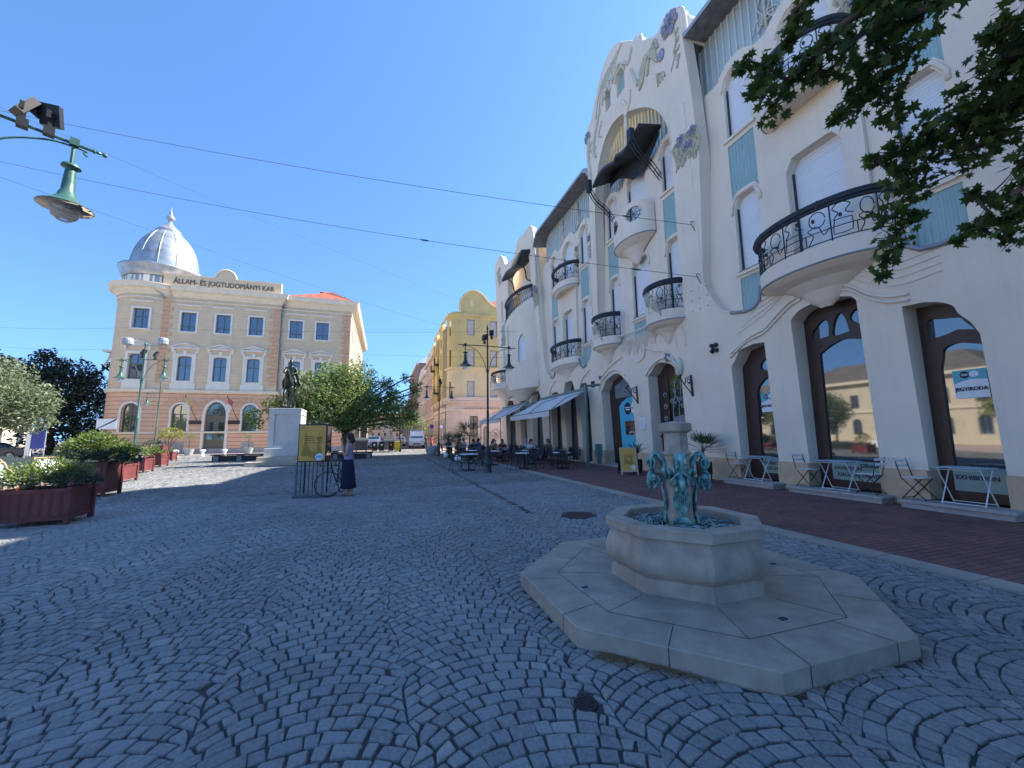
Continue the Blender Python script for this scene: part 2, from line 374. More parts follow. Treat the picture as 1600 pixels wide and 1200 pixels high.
    big = N.new('ShaderNodeTexNoise'); big.inputs['Scale'].default_value = .35; big.inputs['Detail'].default_value = 5; L.new(N['Texture Coordinate'].outputs['Object'], big.inputs['Vector'])
    mr = N.new('ShaderNodeMapRange'); mr.inputs[1].default_value = .3; mr.inputs[2].default_value = .7; mr.inputs[3].default_value = .82; mr.inputs[4].default_value = 1.2; L.new(big.outputs['Fac'], mr.inputs[0])
    mm = N.new('ShaderNodeMixRGB'); mm.blend_type = 'MULTIPLY'; mm.inputs[0].default_value = 1; L.new(sc.outputs[0], mm.inputs[1]); L.new(mr.outputs[0], mm.inputs[2]); L.new(mm.outputs[0], b.inputs['Base Color'])
    o = link('cobbled_plaza', me, m); fin(o, None, None, kind='structure')
    print('cobbles', len(V), len(Fc))
cobbles()
structure(MB().box(2.88,7.8,-.1,2.985,33.5,-.004), 'drain_channel', mat('drain grate', (.03,.025,.028), .6, .2, 20, metal=.3))
# manholes
def manhole(x, y, r, label):
    mb = MB(); mb.lathe([(r,-.012),(r,.001),(r*.93,.003),(r*.9,-.002)], (x,y,0), 28); mb.lathe([(r*.88,-.006),(r*.88,.0)], (x,y,0), 28)
    for i in range(-4, 5):
        w = sqrt(max(0,(r*.8)**2-(i*r*.19)**2))
        if w > .02: mb.box(x-w, y+i*r*.19-r*.05, -.001, x+w, y+i*r*.19+r*.05, .003)
    mb.build('manhole_cover', mat('cast iron cover', (.045,.04,.042), .55, .3, 12, metal=.5), label=label, cat='manhole cover')
manhole(3.75,7.35,.34,'large round iron manhole cover in the cobbles behind the fountain')
manhole(1.19,2.34,.08,'tiny round iron valve cover in the cobbles in front of the fountain slab')
# dry grass tufts round the fountain slab
def dry():
    mb = MB(); rnd = random.Random(5)
    c = [(1.42,4.17),(1.43,2.93),(2.37,2.05),(3.70,2.05),(4.62,2.95),(4.6,4.0)]
    for i in range(2600):
        w = min(rnd.choice([0,1,1,1,2,3,3,4]), 4); t = rnd.random()
        if w == 1: t = .15+.5*t*t+.1*rnd.random()
        a, b = c[w], c[w+1]; x = a[0]+(b[0]-a[0])*t; y = a[1]+(b[1]-a[1])*t
        nx, ny = x-3.03, y-3.58; d = hypot(nx,ny); off = abs(rnd.gauss(0,.055))+.01
        if w in (0,) and rnd.random() < .6: continue
        x += nx/d*off; y += ny/d*off; an = rnd.random()*6.28; l = rnd.uniform(.015,.07); h = rnd.uniform(.0,.018)
        dx, dy = cos(an)*l, sin(an)*l; px, py = -sin(an)*.002, cos(an)*.002
        mb.add([(x-px,y-py,.0),(x+px,y+py,.0),(x+dx+px*.4,y+dy+py*.4,h+.004),(x+dx-px*.4,y+dy-py*.4,h+.004)], [(0,1,2,3)])
    mb.build('dry_grass', leafmat('dry grass', (.20,.13,.06), (.36,.26,.13), .2, .8), kind='stuff')
dry()
# ================= FOUNTAIN =================
FC = (3.03, 3.58)
def octo(r, rot=pi/8): return [(r/cos(pi/8)*cos(rot+i*pi/4), r/cos(pi/8)*sin(rot+i*pi/4)) for i in range(8)]
ft = thing('fountain', 'octagonal limestone drinking fountain with blue-green bronze serpents on a stepped slab', 'fountain', (FC[0],FC[1],0))
def rings(mb, prof, rot=pi/8, cap=True, n=8, c=(0,0)):
    vs = []; fs = []
    for r, z in prof:
        for i in range(n): vs.append((c[0]+r/cos(pi/n)*cos(rot+i*2*pi/n), c[1]+r/cos(pi/n)*sin(rot+i*2*pi/n), z))
    for k in range(len(prof)-1):
        for i in range(n): fs.append((k*n+i, k*n+(i+1)%n, (k+1)*n+(i+1)%n, (k+1)*n+i))
    if cap: fs += [tuple(range(n))[::-1], tuple(range((len(prof)-1)*n, len(prof)*n))]
    mb.add(vs, fs); return mb
rings(MB(), [(1.585,-.05),(1.585,.127),(1.575,.135)]).build('slab', M['limeblock'], ft)
jm = MB()
def jline(p, q, w=.0035, z=.1365):
    p = Vector(p); q = Vector(q); d = (q-p).normalized(); n = Vector((-d.y,d.x))*w
    jm.add([(p.x-n.x,p.y-n.y,z),(q.x-n.x,q.y-n.y,z),(q.x+n.x,q.y+n.y,z),(p.x+n.x,p.y+n.y,z)], [(0,1,2,3)])
def jvert(p, w=.0035):
    a = atan2(p[1], p[0]); a = round((a)/(pi/4))*pi/4; t = (-sin(a)*w, cos(a)*w); o = (cos(a)*.002, sin(a)*.002)
    jm.add([(p[0]-t[0]+o[0],p[1]-t[1]+o[1],.0),(p[0]+t[0]+o[0],p[1]+t[1]+o[1],.0),(p[0]+t[0]+o[0],p[1]+t[1]+o[1],.133),(p[0]-t[0]+o[0],p[1]-t[1]+o[1],.133)], [(0,1,2,3)])
o_in, o_out, o_b = octo(1.22), octo(1.585), octo(.74)
for i in range(8):
    jline(o_in[i], o_in[(i+1)%8])
    a, b = Vector(o_out[i]), Vector(o_out[(i+1)%8]); c_, d_ = Vector(o_in[i]), Vector(o_in[(i+1)%8])
    for t in (.18, .82) if i % 2 else (.5,):
        p = a+(b-a)*t; q = c_+(d_-c_)*t; jline(p, q); jvert(p)
    jline(o_b[i], o_in[i])
    m1 = (Vector(o_in[i])+Vector(o_in[(i+1)%8]))/2
jm.build('slab_joint', M['joint'], ft)
bprof = [(.69,.13),(.69,.228),(.675,.245),(.665,.262)] + bez2((.675,.275),(.715,.32),(.735,.38),(.733,.45),(.712,.52),(.685,.585),(.672,.62), n=3) + [(.722,.632),(.728,.638),(.728,.720),(.72,.728)]
rings(MB(), bprof, cap=False).build('basin', M['lime'], ft, auto=24)
rm = MB(); n8 = 8; vs = []
for r, z in [(.72,.728),(.56,.728),(.55,.718),(.545,.60)]:
    vs += [(r/cos(pi/8)*cos(pi/8+i*pi/4), r/cos(pi/8)*sin(pi/8+i*pi/4), z) for i in range(8)]
rm.add(vs, [(k*8+i,k*8+(i+1)%8,(k+1)*8+(i+1)%8,(k+1)*8+i) for k in range(3) for i in range(8)]).build('basin_rim', M['lime'], ft)
rings(MB(), [(.555,.60),(.555,.612)]).build('water', M['water'], ft)
# tangle of bronze tendrils lying on the water
tg = MB(); rnd = random.Random(9)
for i in range(210):
    a = rnd.random()*2*pi; r = sqrt(rnd.uniform(.07,1))*.49; x, y = r*cos(a), r*sin(a); h = a+pi/2+rnd.uniform(-.9,.9); pts = []
    cv = rnd.uniform(-6,6); z = .64+rnd.random()*.035
    for k in range(11):
        if hypot(x,y) < .2 or hypot(x,y) > .535: break
        pts.append((x,y,z+.012*sin(k*1.1+i))); h += cv*.03+rnd.uniform(-.25,.25); x += cos(h)*.03; y += sin(h)*.03
        if rnd.random() < .1: cv = -cv
    if len(pts) > 3: tg.tube(pts, rnd.uniform(.005,.010), 5)
tg.build('tendril_tangle', M['verdigris2'], ft, smooth=True)
rings(MB(), [(.145,.60),(.145,.70),(.128,.72),(.122,1.30),(.132,1.32),(.132,1.36),(.148,1.375),(.148,1.39),(.118,1.41),(.116,1.60),(.14,1.61),(.148,1.63)]).build('column', M['lime'], ft, bevel=.003)
rings(MB(), [(.152,1.615),(.164,1.63),(.164,1.70),(.16,1.706),(.02,1.73)]).build('column_cap', M['lime'], ft, bevel=.004)
# bronze serpents: four bundles
VA = atan2(3.58, 3.03)
def serpent(ang):
    mb = MB(); d = Vector((cos(ang), sin(ang), 0)); t = Vector((-sin(ang), cos(ang), 0)); U = Vector((0,0,1))
    def P(r, s, z): return d*(.118+(r-.155)*.74) + t*s*.85 + U*z
    # thick arching neck out of the column, curling down to a head
    for k, (s, r) in enumerate(((-.04,.022),(-.013,.026),(.015,.026),(.042,.022),(0,.03))):
        e = .012*(k % 2)
        mb.tube(bez(P(.12,s,1.17), P(.17,s*1.1,1.24+e), P(.235,s*1.2,1.335+e), P(.30,s*1.1,1.375+e), P(.35,s,1.34), P(.365,s*.8,1.26), P(.345,s*.6,1.18), n=6), [r*(.9 if i < 30 else .7) for i in range(37)], 7)
    # crest and scrolls
    for s in (-1, 1):
        mb.tube([P(.36+.055*cos(a), s*.045, 1.28+.055*sin(a)) for a in [x*.45 for x in range(0, 15)]], [.016-.0006*i for i in range(15)], 6)
        mb.tube([P(.30+.04*cos(a+2), s*.07, 1.10+.04*sin(a+2)) for a in [x*.45 for x in range(0, 14)]], .011, 6)
        mb.tube(bez(P(.37,s*.02,1.2), P(.40,s*.09,1.15), P(.36,s*.13,1.1), P(.33,s*.10,1.06), n=5), .012, 6)
        mb.tube(bez(P(.34,s*.02,1.16), P(.30,s*.06,1.08), P(.33,s*.05,1.0), n=5), .014, 6)
    # head
    mb.ball(tuple(P(.36,0,1.13)), (.042,.042,.06)); mb.tube([P(.37,0,1.15), P(.40,0,1.07), P(.385,0,.99)], [.04,.03,.012], 8)
    # leaf crown on the column
    for k in range(5):
        s = (k-2)*.045; mb.tube([P(.155,s,1.12), P(.20,s*1.3,1.20), P(.185,s*1.6,1.30-.03*abs(k-2))], [.014,.026,.003], 6)
    # beard: strands that swell and gather into a knot
    for k in range(8):
        s = (k-3.5)/3.5
        mb.tube(bez(P(.20,s*.05,1.12), P(.235,s*.035,1.05), P(.21,s*.075,.97), P(.195,s*.085,.88), P(.19,s*.05,.80), P(.185,s*.012,.755), n=6), .0105, 6)
        mb.tube(bez(P(.185,s*.01,.755), P(.205,s*.06,.72), P(.215,s*.10,.685), P(.20,s*.07,.665), P(.19,s*.02,.70), n=5), .0095, 6)
    mb.tube([P(.185,-.03,.757), P(.20,0,.757), P(.185,.03,.757)], .018, 7)
    return mb.build('bronze_serpent', M['verdigris'], ft, smooth=True)
for k in range(4): serpent(VA+pi+k*pi/2+.12)
for (x, y, a) in ((1.88,3.60,.3),(3.03,2.50,.1),(4.17,3.5,0)):
    MB().obox((x-FC[0],y-FC[1],.1375), (.12,.08,.006), a).build('drain_frame', M['zinc'], ft); MB().obox((x-FC[0],y-FC[1],.1425), (.07,.045,.005), a).build('drain_hole', M['black'], ft)
# ================= ART NOUVEAU PALACE (right) =================
pal = thing('palace', 'large white art nouveau palace with teal panels, curved balconies and blue flower reliefs', 'palace', (11,14.5,0), world=True)
LK = .041
def lean(y, z):
    s_ = (11-LK*1.6)/(11+LK*(z-1.6)); return (y*s_, 1.6+(z-1.6)*s_)
def PF(u, v, d): return (11-LK*v+d, u, v)
def PB(u, v, d): return (11.05+d, u, v)
def LL(*p): return [lean(a, b) for a, b in p]
def notch(c, h):     # lower edge of a recessed bay, from +Y side to -Y side, centre c, half width h
    left = [(c+h,6.95),(c+h-.1,6.6),(c+h-.35,6.1),(c+h-.62,5.72),(c+h-1.0,5.5),(c+2.3,5.38),(c+2.0,5.42),(c+1.8,5.58),(c+1.72,6.0)]
    return left + [(2*c-a, b) for a, b in reversed(left)]
gab = bez2((18.98,17.1),(19.1,18.2),(19.0,19.3),(18.75,19.62),(18.35,19.9),(17.9,20.55),(17.3,21.4),(16.5,22.05),(15.7,22.0),(14.9,21.3),(14.25,20.65),(13.88,20.62), n=4) + bez2((13.8,20.15),(13.2,19.6),(12.6,19.2),(12.25,19.32),(11.9,19.45),(11.45,19.2),(11.2,18.8),(11.12,17.5), n=4)
outer = [(-14,0),(-14,16.3),(1.2,16.3)]
A_N = notch(6.87,3.85)
outer += [(2.6,16.3)] + [(a,b) for a, b in reversed(A_N)]          # bay A recess, right to left
outer += LL((10.75,12),(10.9,15))
outer += [lean(*p) for p in reversed(gab)]
outer += LL((18.95,14),(18.9,8))
C_N = notch(22.05,3.55)
outer += list(reversed(C_N))
dtop = bez2((26.4,13.0),(26.45,15.5),(26.6,17.3),(27.2,17.75),(28.2,17.7),(29.3,17.9),(30.2,17.6),(30.8,17.0),(32.2,17.1),(33.6,17.4),(34.3,18.3),(35.0,18.9),(36.6,18.8),(36.9,18.2), n=4)
outer += dtop + [(36.9,0)]
# holes, ground floor
w1 = [(8.72,.16),(8.7,4.29),(9.1,4.32)] + bez2((9.6,4.22),(9.82,3.9),(9.95,3.75),(9.97,3.5), n=3) + [(10.0,.16)]
w2 = [(6.22,.16),(6.19,4.75)] + bez2((6.28,4.88),(6.6,4.98),(6.95,5.0),(7.25,4.99),(7.6,4.9),(7.83,4.7), n=3) + [(7.84,.16)]
w3 = [(4.26,.16),(4.26,3.43)] + bez2((4.36,3.7),(4.5,3.9),(4.56,4.08),(4.75,4.22),(5.0,4.3), n=3) + [(5.36,4.32),(5.37,.16)]
door = [(12.33,.05),(12.28,3.77)] + bez2((12.45,4.0),(12.72,4.28),(13.1,4.45),(13.5,4.52),(13.8,4.42),(14.05,4.2),(14.28,4.08), n=3) + [(14.4,.05)]
bdoor = [(15.5,.05),(15.53,3.65)] + bez2((15.75,3.95),(16.05,4.2),(16.45,4.5),(16.9,4.55),(17.4,4.42),(17.75,4.28),(18.0,3.95),(18.2,3.82), n=3) + [(18.2,.05)]
def arched(y0, y1, z0, zs, zt, n=10):
    c = (y0+y1)/2; w = (y1-y0)/2; return [(y0,z0),(y0,zs)] + [(c-w*cos(pi*k/n), zs+(zt-zs)*sin(pi*k/n)) for k in range(1,n)] + [(y1,zs),(y1,z0)]
def chamf(y0, y1, z0, zs, zt, f=.28):
    w = y1-y0; return [(y0,z0),(y0,zs)] + bez2((y0+.03,zs+.06),(y0+w*f*.6,zt-.06),(y0+w*f,zt),(y1-w*f,zt),(y1-w*f*.6,zt-.06),(y1-.03,zs+.06), n=2) + [(y1,zs),(y1,z0)]
cg = [chamf(19.55,20.65,.05,3.6,4.5), chamf(21.2,22.75,.05,4.2,4.85), chamf(23.4,24.9,.05,3.6,4.4), chamf(26.6,28.6,.05,4.2,4.85), chamf(30.0,31.4,.05,3.9,4.8), chamf(32.8,35.5,.05,3.9,4.7)]
cen = [(12.15,5.95)] + [(12.15,13.5)] + bez2((12.22,14.36),(12.63,15.37),(13.51,16.44),(14.81,17.34),(15.7,17.75),(16.5,17.75),(17.2,17.3),(17.8,16.4),(18.2,15.2),(18.35,13.8), n=3) + [(18.4,8),(18.4,5.95)]
cen = [lean(*p) for p in cen]
gw = [chamf(*a) for a in ((15.02,15.72,18.85,19.7,20.1),(16.3,16.82,18.95,19.75,20.1))]
gw = [[lean(*p) for p in g_] for g_ in gw]
log = [(27.3,11.9)] + bez2((27.2,14.6),(27.6,15.9),(28.6,16.6),(30.0,16.75),(31.6,16.5),(32.7,15.9),(33.0,14.6), n=3) + [(33.0,11.9)]
dwin = [chamf(34.6,35.4,12.2,13.9,14.4), chamf(34.6,35.4,7.9,9.4,9.9)]
MB().wall(outer, [w1,w2,w3,door,bdoor]+cg+[cen]+gw+[log]+dwin, PF, .5, .5).build('front_wall', M['stucco'], pal, auto=40)
# body of the building behind (casts the shade on the plaza) and roof
bd = MB(); bd.box(11.62,-14,0,25,10,16.2); bd.box(11.62,10,0,25,19,17.0); bd.box(11.62,19,0,25,26.6,16.2); bd.box(11.62,26.6,0,25,36.85,17.0); bd.box(10.75,11.2,17.6,11.7,18.3,17.68); bd.box(10.6,26.9,16.85,11.7,33.4,16.95)  # last two boxes: unseen slabs added to stop sun leaking in from above
bd.build('building_body', M['stucco'], pal)
rf = MB()
def hip(mb, x0, x1, y0, y1, z0, z1, run):
    mb.add([(x0,y0,z0),(x1,y0,z0),(x1,y1,z0),(x0,y1,z0),(x0+run,y0+run,z1),(x1-run,y0+run,z1),(x1-run,y1-run,z1),(x0+run,y1-run,z1)], [(0,1,5,4),(1,2,6,5),(2,3,7,6),(3,0,4,7),(4,5,6,7)])
hip(rf,11.6,25.2,-14.2,36.9,16.3,18.4,3); rf.build('roof', M['zinc'], pal)
# ground band below plinth
pl = MB()
def plinth(y0, y1):
    q_ = MB(); q_.box(10.90,y0,-.05,10.968,y1,.755); q_.build('plinth', M['plinth'], pal)
for a, b in ((-14,4.26),(5.37,6.22),(7.84,8.71),(10.0,12.33),(14.4,15.5),(18.2,19.5),(20.7,21.15),(22.8,23.35),(24.95,26.55),(28.65,29.95),(31.45,32.75),(35.55,36.9)): plinth(a,b)
# plinth returns into the reveals
pr = MB()
for y in (10.0-.003,7.84-.003,5.37-.003,14.4-.003,18.2-.003): pr = MB(); pr.box(10.968,y-.012,.05,11.45,y+.0,.75); pr.build('plinth_return', M['plinth'], pal)
# ---- recessed bays A and C and the centre: back wall with windows
def win(y0, y1, z0, poly, name='roller_blind', frame=True):
    """blind and frame set deep in an opening of the back wall"""
    b = MB(); b.prism(poly, .20, .23, PB); o = b.build('window', M['shutter'], pal)
    f = MB()
    yt = max(p[0] for p in poly); f.box(11.17,yt-.028,z0,11.245,yt+.0,max(p[1] for p in poly)-.35)
    yb = min(p[0] for p in poly); f.box(11.17,yb,z0,11.245,yb+.02,max(p[1] for p in poly)-.35)
    f.box(11.05,min(y0,y1)-.08,z0-.07,11.25,max(y0,y1)+.08,z0-.005)
    f.build('window_frame', M['slimframe'], o)
    s_ = MB(); s_.box(10.96,min(y0,y1)-.12,z0-.17,11.2,max(y0,y1)+.12,z0-.075); s_.build('sill', M['stucco_trim'], o)
    return o
def hood(poly, w=.09, t=.05, P=PB, name='window_hood'):
    """raised moulding that follows an opening's top"""
    zs = sorted(p[1] for p in poly); zc = zs[-1]-.55
    pts = [p for p in poly if p[1] > zc]
    c = sum(p[0] for p in poly)/len(poly)
    pts = [(p[0]+(w*.8 if p[0] > c+.12 else (-w*.8 if p[0] < c-.12 else 0)), p[1]+w*.6) for p in pts]
    pts = [(pts[0][0], zc-.0)] + pts + [(pts[-1][0], zc)]
    m = MB(); m.tube([P(a,b,-.02) for a,b in pts], w*.55, 6); return m.build(name, M['stucco_trim'], pal, smooth=True)
def bay(c, sgn, yl, yr, attic):
    """sgn=+1: as seen for bay A; c centre; outline of the back wall from yl (high Y) to yr"""
    holes = []; items = []
    for s_ in (-1, 1):
        yc = c+s_*2.18
        lo = chamf(yc-.45,yc+.45,6.88,9.05,9.42); up = arched(yc-.48,yc+.48,11.7,13.35,14.05)
        t1 = [(yc-.46,5.0),(yc-.46,6.62),(yc+.46,6.62),(yc+.46,5.0)]
        t2 = [(yc-.46,9.3),(yc-.46,11.36),(yc+.46,11.36),(yc+.46,9.3)]
        t2 = [(yc-.5,9.35),(yc-.5,11.38),(yc+.5,11.38),(yc+.5,9.35)] + [(yc+.36,9.58),(yc+.15,9.62),(yc-.15,9.62),(yc-.36,9.58)]
        holes += [lo, up, t2, t1]; items += [(yc,lo,6.88),(yc,up,11.7)]
        MB().prism(t1,.04,.06,PB).build('teal_panel', M['teal'], pal); MB().prism(t2,.04,.06,PB).build('teal_panel', M['teal'], pal)
    ml = chamf(c-.73,c+.73,6.0,9.05,9.42,.2); mu = arched(c-.74,c+.74,11.1,13.0,14.05)
    holes += [ml, mu]; items += [(c,ml,6.1),(c,mu,11.15)]
    zb = 14.1
    top = [(yr,5.0),(yr,zb)]
    for k in range(0, 41):
        y = yr + (yl-yr)*k/40; h = 0
        for cc, w, a in ((c-2.18,.62,.32),(c,.9,.42),(c+2.18,.62,.32)):
            u = (y-cc)/w
            if abs(u) < 1: h = max(h, a*sqrt(1-u*u))
        top.append((y, zb+h+.05*sin(3*y)))
    top += [(yl,zb),(yl,5.0)]
    MB().wall(top, holes, PB, .5, .24).build('recessed_wall', M['stucco'], pal, auto=40)
    for yc, poly, z0 in items:
        win(min(p[0] for p in poly), max(p[0] for p in poly), z0, poly); hood(poly)
    # attic: slatted strip under the eave
    at = MB(); at.box(11.42,yr,13.9,11.5,yl,16.6); at.build('attic_panel', M['slatglass'], pal)
    bt = MB(); y = yr+.1; i = 0
    while y < yl: bt.box(11.36,y-.022,13.9,11.42,y+.022,16.6); y += .27
    bt.box(11.36,yr,14.0,11.42,yl,14.03)
    bt.build('attic_batten', M['batten'], pal)
    ev = MB(); pr_ = [(yl+.25,15.95),(yl+.2,16.35),(yl-.2,16.65),(yl-.9,16.85),(yr+.9,16.85),(yr+.2,16.65),(yr-.25,16.35),(yr-.25,15.95)]
    n = 24; vs = []
    def ez(t): e = min(t,1-t); return 16.55-.75*(1-min(1,e/.09))**2
    ev.grid(lambda a,b: (10.35+b*1.6, yl+.2-a*(yl-yr+.4), ez(a)-.12+.25*b), n, 1)
    ev.build('eave_soffit', M['eave'], pal, smooth=True)
    ef = MB(); 
    ef.grid(lambda a,b: (10.33+.3*max(0,b-.55), yl+.2-a*(yl-yr+.4), ez(a)-.13+.33*b), n, 3); ef.grid(lambda a,b: (10.42+b*2.0, yl+.2-a*(yl-yr+.4), ez(a)+.15+.2*b), n, 1)
    ef.build('eave_fascia', M['eavelight'], pal, smooth=True)
bay(6.87, 1, 10.95, 2.8, True)
bay(22.05, 1, 26.2, 18.0, True)
# ornament on the attic strips: stucco bows between slats
def bow(y, z, s_=1.0, x=11.34):
    m = MB()
    for k in (-1,1):
        m.tube(bez((x,y,z+1.3*s_),(x,y+k*.25*s_,z+.9*s_),(x,y+k*.08*s_,z+.4*s_),(x,y+k*.3*s_,z),n=6), .03*s_, 5)
        m.tube(bez((x,y+k*.05,z+.5*s_),(x,y+k*.35*s_,z+.35*s_),(x,y+k*.5*s_,z+.1*s_),n=6), .025*s_, 5)
        m.tube([(x,y+k*(.12+.1*cos(a))*s_,z+.25*s_+.1*sin(a)*s_) for a in [j*.5 for j in range(13)]], .022*s_, 5)
    m.tube([(x,y,z-.1),(x,y,z+1.7*s_)], .05*s_, 6); m.build('attic_bow', M['palevine'], pal, smooth=True)
for y in (8.0, 5.8, 21.0, 23.2): bow(y, 14.6)
# raised panel behind upper balcony of bays A and C
for c in (6.87, 22.05):
    m = MB(); m.wall([(c-1.2,6.2),(c-1.2,10.75),(c+1.2,10.75),(c+1.2,6.2)], [chamf(c-.74,c+.74,6.3,9.05,9.42,.2)], lambda u,v,d: (10.93+d,u,v), .11); m.build('raised_wall_panel', M['stucco'], pal)
# centre back wall
ch = []; ci = []
for yc in (12.47, 16.83):
    lo = chamf(yc-.42,yc+.42,6.3,9.05,9.5); up = arched(yc-.42,yc+.42,11.78,13.3,13.9); t2 = [(yc-.46,9.45),(yc-.46,11.45),(yc+.46,11.45),(yc+.46,9.45),(yc+.36,9.66),(yc,9.72),(yc-.36,9.66)]
    ch += [lo, up, t2]; ci += [(lo,6.3),(up,11.78)]; MB().prism(t2,.04,.06,PB).build('teal_panel', M['teal'], pal)
lo = chamf(13.97,15.33,6.98,9.0,9.65,.25); up = arched(13.97,15.4,10.9,13.2,14.25); t1 = [(13.97,5.9),(13.97,6.72),(15.33,6.72),(15.33,5.9)]
ch += [lo, up, t1]; ci += [(lo,6.98),(up,10.9)]; MB().prism(t1,.04,.06,PB).build('teal_panel', M['teal'], pal)
ctop = [(11.0,5.5),(11.0,13.9)]
for k in range(41):
    y = 11.0+7.3*k/40; h = 0
    for cc, w, a in ((12.47,.6,.35),(14.68,.95,.75),(16.83,.6,.35)):
        u = (y-cc)/w
        if abs(u) < 1: h = max(h, a*sqrt(1-u*u))
    ctop.append((y,13.85+h))
ctop += [(18.3,13.9),(18.3,5.5)]
MB().wall(ctop, ch, PB, .5, .24).build('recessed_wall', M['stucco'], pal, auto=40)
for poly, z0 in ci: win(min(p[0] for p in poly), max(p[0] for p in poly), z0, poly); hood(poly)
m = MB(); m.box(11.42,11,13.6,11.5,18.3,17.6); m.build('attic_panel', M['slatglass'], pal)
m = MB(); y = 11.2
while y < 18.3: m.box(11.36,y-.022,13.6,11.42,y+.022,17.6); y += .24
m.build('attic_batten', M['batten'], pal)
for g_ in gw: MB().prism(g_,.18,.2,PF).build('gable_window', M['teal'], pal)
# pale horn tips and zinc cap at the back of the gable
hz = MB(); hz.prism([lean(*p) for p in gab[-27:]], .06, 1.2, lambda u,v,d: (11-LK*v+d, u, v-.12)); hz.build('gable_back', M['stucco_trim'], pal)
zc = MB()
zc.tube([PF(*lean(*p),.2) for p in gab], .09, 6); zc.build('gable_coping', M['stucco_trim'], pal, smooth=True)
m = MB(); m.tube([PF(*p,.1) for p in dtop], .09, 6); m.build('corner_coping', M['stucco_trim'], pal, smooth=True)
m = MB(); m.tube([PF(*p,-.01) for p in cen[1:-1]], .035, 6); m.build('arch_moulding', M['stucco_trim'], pal, smooth=True)
# recess edge mouldings
for N_ in (A_N, C_N):
    m = MB(); h2 = len(N_)//2
    m.tube([PF(N_[0][0],14,.0)]+[PF(a,b,0) for a,b in N_[:h2]], .03, 6); m.tube([PF(a,b,0) for a,b in N_[h2:]]+[PF(N_[-1][0],14,0)], .03, 6); m.build('recess_moulding', M['stucco_trim'], pal, smooth=True)
    MB().tube([PF(a,b,-.03) for a,b in N_[4:9]], .055, 6).build('zinc_sill', M['zinc'], pal, smooth=True); MB().tube([PF(a,b,-.03) for a,b in N_[9:14]], .055, 6).build('zinc_sill', M['zinc'], pal, smooth=True)
# window hoods of the ground floor: long wavy mouldings
def moulding(pts, r=.05, x=-.03, n=6, name='wave_moulding'):
    m = MB(); m.tube(bez(*[PF(a,b,x) for a,b in pts], n=n), r, 6); m.build(name, M['stucco_trim'], pal, smooth=True)
for d in (0,.13):
    moulding([(9.95-d*.3,4.05+d),(9.3-d,4.42+d),(8.7-d*.6,4.55+d),(8.2,4.85+d),(7.8,5.1+d*.9),(7.45,5.2+d*.8)], .035)
    moulding([(6.6,5.12+d*.8),(6.3,5.05+d*.8),(5.95,4.72+d*.9),(5.6,4.5+d),(5.2,4.42+d)], .035)
for d in range(4):
    moulding([(9.6-d*.2,4.75+d*.17),(9.0,4.95+d*.16),(8.4,5.2+d*.12),(8.0,5.45+d*.08)], .008)
    moulding([(6.2,5.3+d*.12),(5.8,5.0+d*.16),(5.3,4.8+d*.17),(4.6,4.85+d*.16)], .008)
moulding([(18.35,3.9),(18.15,4.25),(17.5,4.6),(16.9,4.75),(16.4,4.65),(15.9,4.35)], .05)
moulding([(18.2,4.2),(17.7,4.75),(16.9,5.05),(16.1,5.25)], .05)
moulding([(14.4,4.1),(14.1,4.35),(13.7,4.55),(13.3,4.66),(12.95,4.62)], .05)
for c in (19.9,24.4): moulding([(c+.9,3.7),(c+.6,4.3),(c+.2,4.75),(c-.3,5.0),(c-.7,5.15)], .04)
# ---- shop windows: joinery and glass
def shopwin(poly, inner, upper, x=.42):
    f = MB(); f.wall(poly, inner+upper, lambda u,v,d: (10.9+x+d,u,v), .07); o = f.build('shop_window', M['darkwood'], pal, auto=30)
    g_ = MB(); ys = [p[0] for p in poly]; zs = [p[1] for p in poly]; g_.add([(10.9+x+.05,min(ys),min(zs)),(10.9+x+.05,max(ys),min(zs)),(10.9+x+.05,max(ys),max(zs)),(10.9+x+.05,min(ys),max(zs))],[(0,1,2,3)])
    g_.build('pane', M['glass'], o); return o
def blob(pts, n=3): return bez2(*pts, n=n)
w1i = [(8.78,.78),(8.78,3.2)] + blob([(8.95,3.32),(9.15,3.28),(9.35,3.12),(9.45,3.0),(9.5,2.8)]) + [(9.55,.78)]
w1u = [(8.78,3.5),(8.78,3.92)] + blob([(9.0,3.95),(9.25,3.8),(9.3,3.6),(9.1,3.5)])
w2i = [(6.3,.78),(6.3,3.72)] + blob([(6.38,3.86),(6.7,3.95),(6.9,3.98),(7.15,3.9),(7.35,3.8),(7.5,3.7)]) + [(7.53,.78)]
w2a = blob([(6.28,4.2),(6.28,4.65),(6.42,4.72),(6.62,4.62),(6.68,4.45),(6.5,4.28)]); w2b = blob([(6.72,4.15),(6.78,4.5),(6.9,4.7),(7.05,4.5),(7.12,4.15),(6.95,4.12)]); w2c = blob([(7.22,4.15),(7.2,4.5),(7.3,4.62),(7.5,4.5),(7.65,4.3),(7.65,4.1)])
w3i = [(4.34,.78),(4.34,3.1)] + blob([(4.45,3.3),(4.6,3.35),(4.8,3.4),(5.0,3.32),(5.05,3.12),(5.1,2.9)]) + [(5.12,.78)]
w3u = blob([(4.5,3.62),(4.62,3.8),(4.7,3.92),(5.0,3.98),(5.2,3.98),(5.22,3.62),(5.0,3.6),(4.75,3.68)])
shopwin(w1, [w1i], [w1u]); shopwin(w2, [w2i], [w2a,w2b,w2c]); shopwin(w3, [w3i], [w3u])
for p in cg:
    ys = [q[0] for q in p]; a, b = min(ys), max(ys); shopwin(p, [[(a+.15,.5),(a+.15,3.0),(b-.15,3.0),(b-.15,.5)]], [[(a+.15,3.15),(a+.15,3.6),(b-.15,3.6),(b-.15,3.15)]])
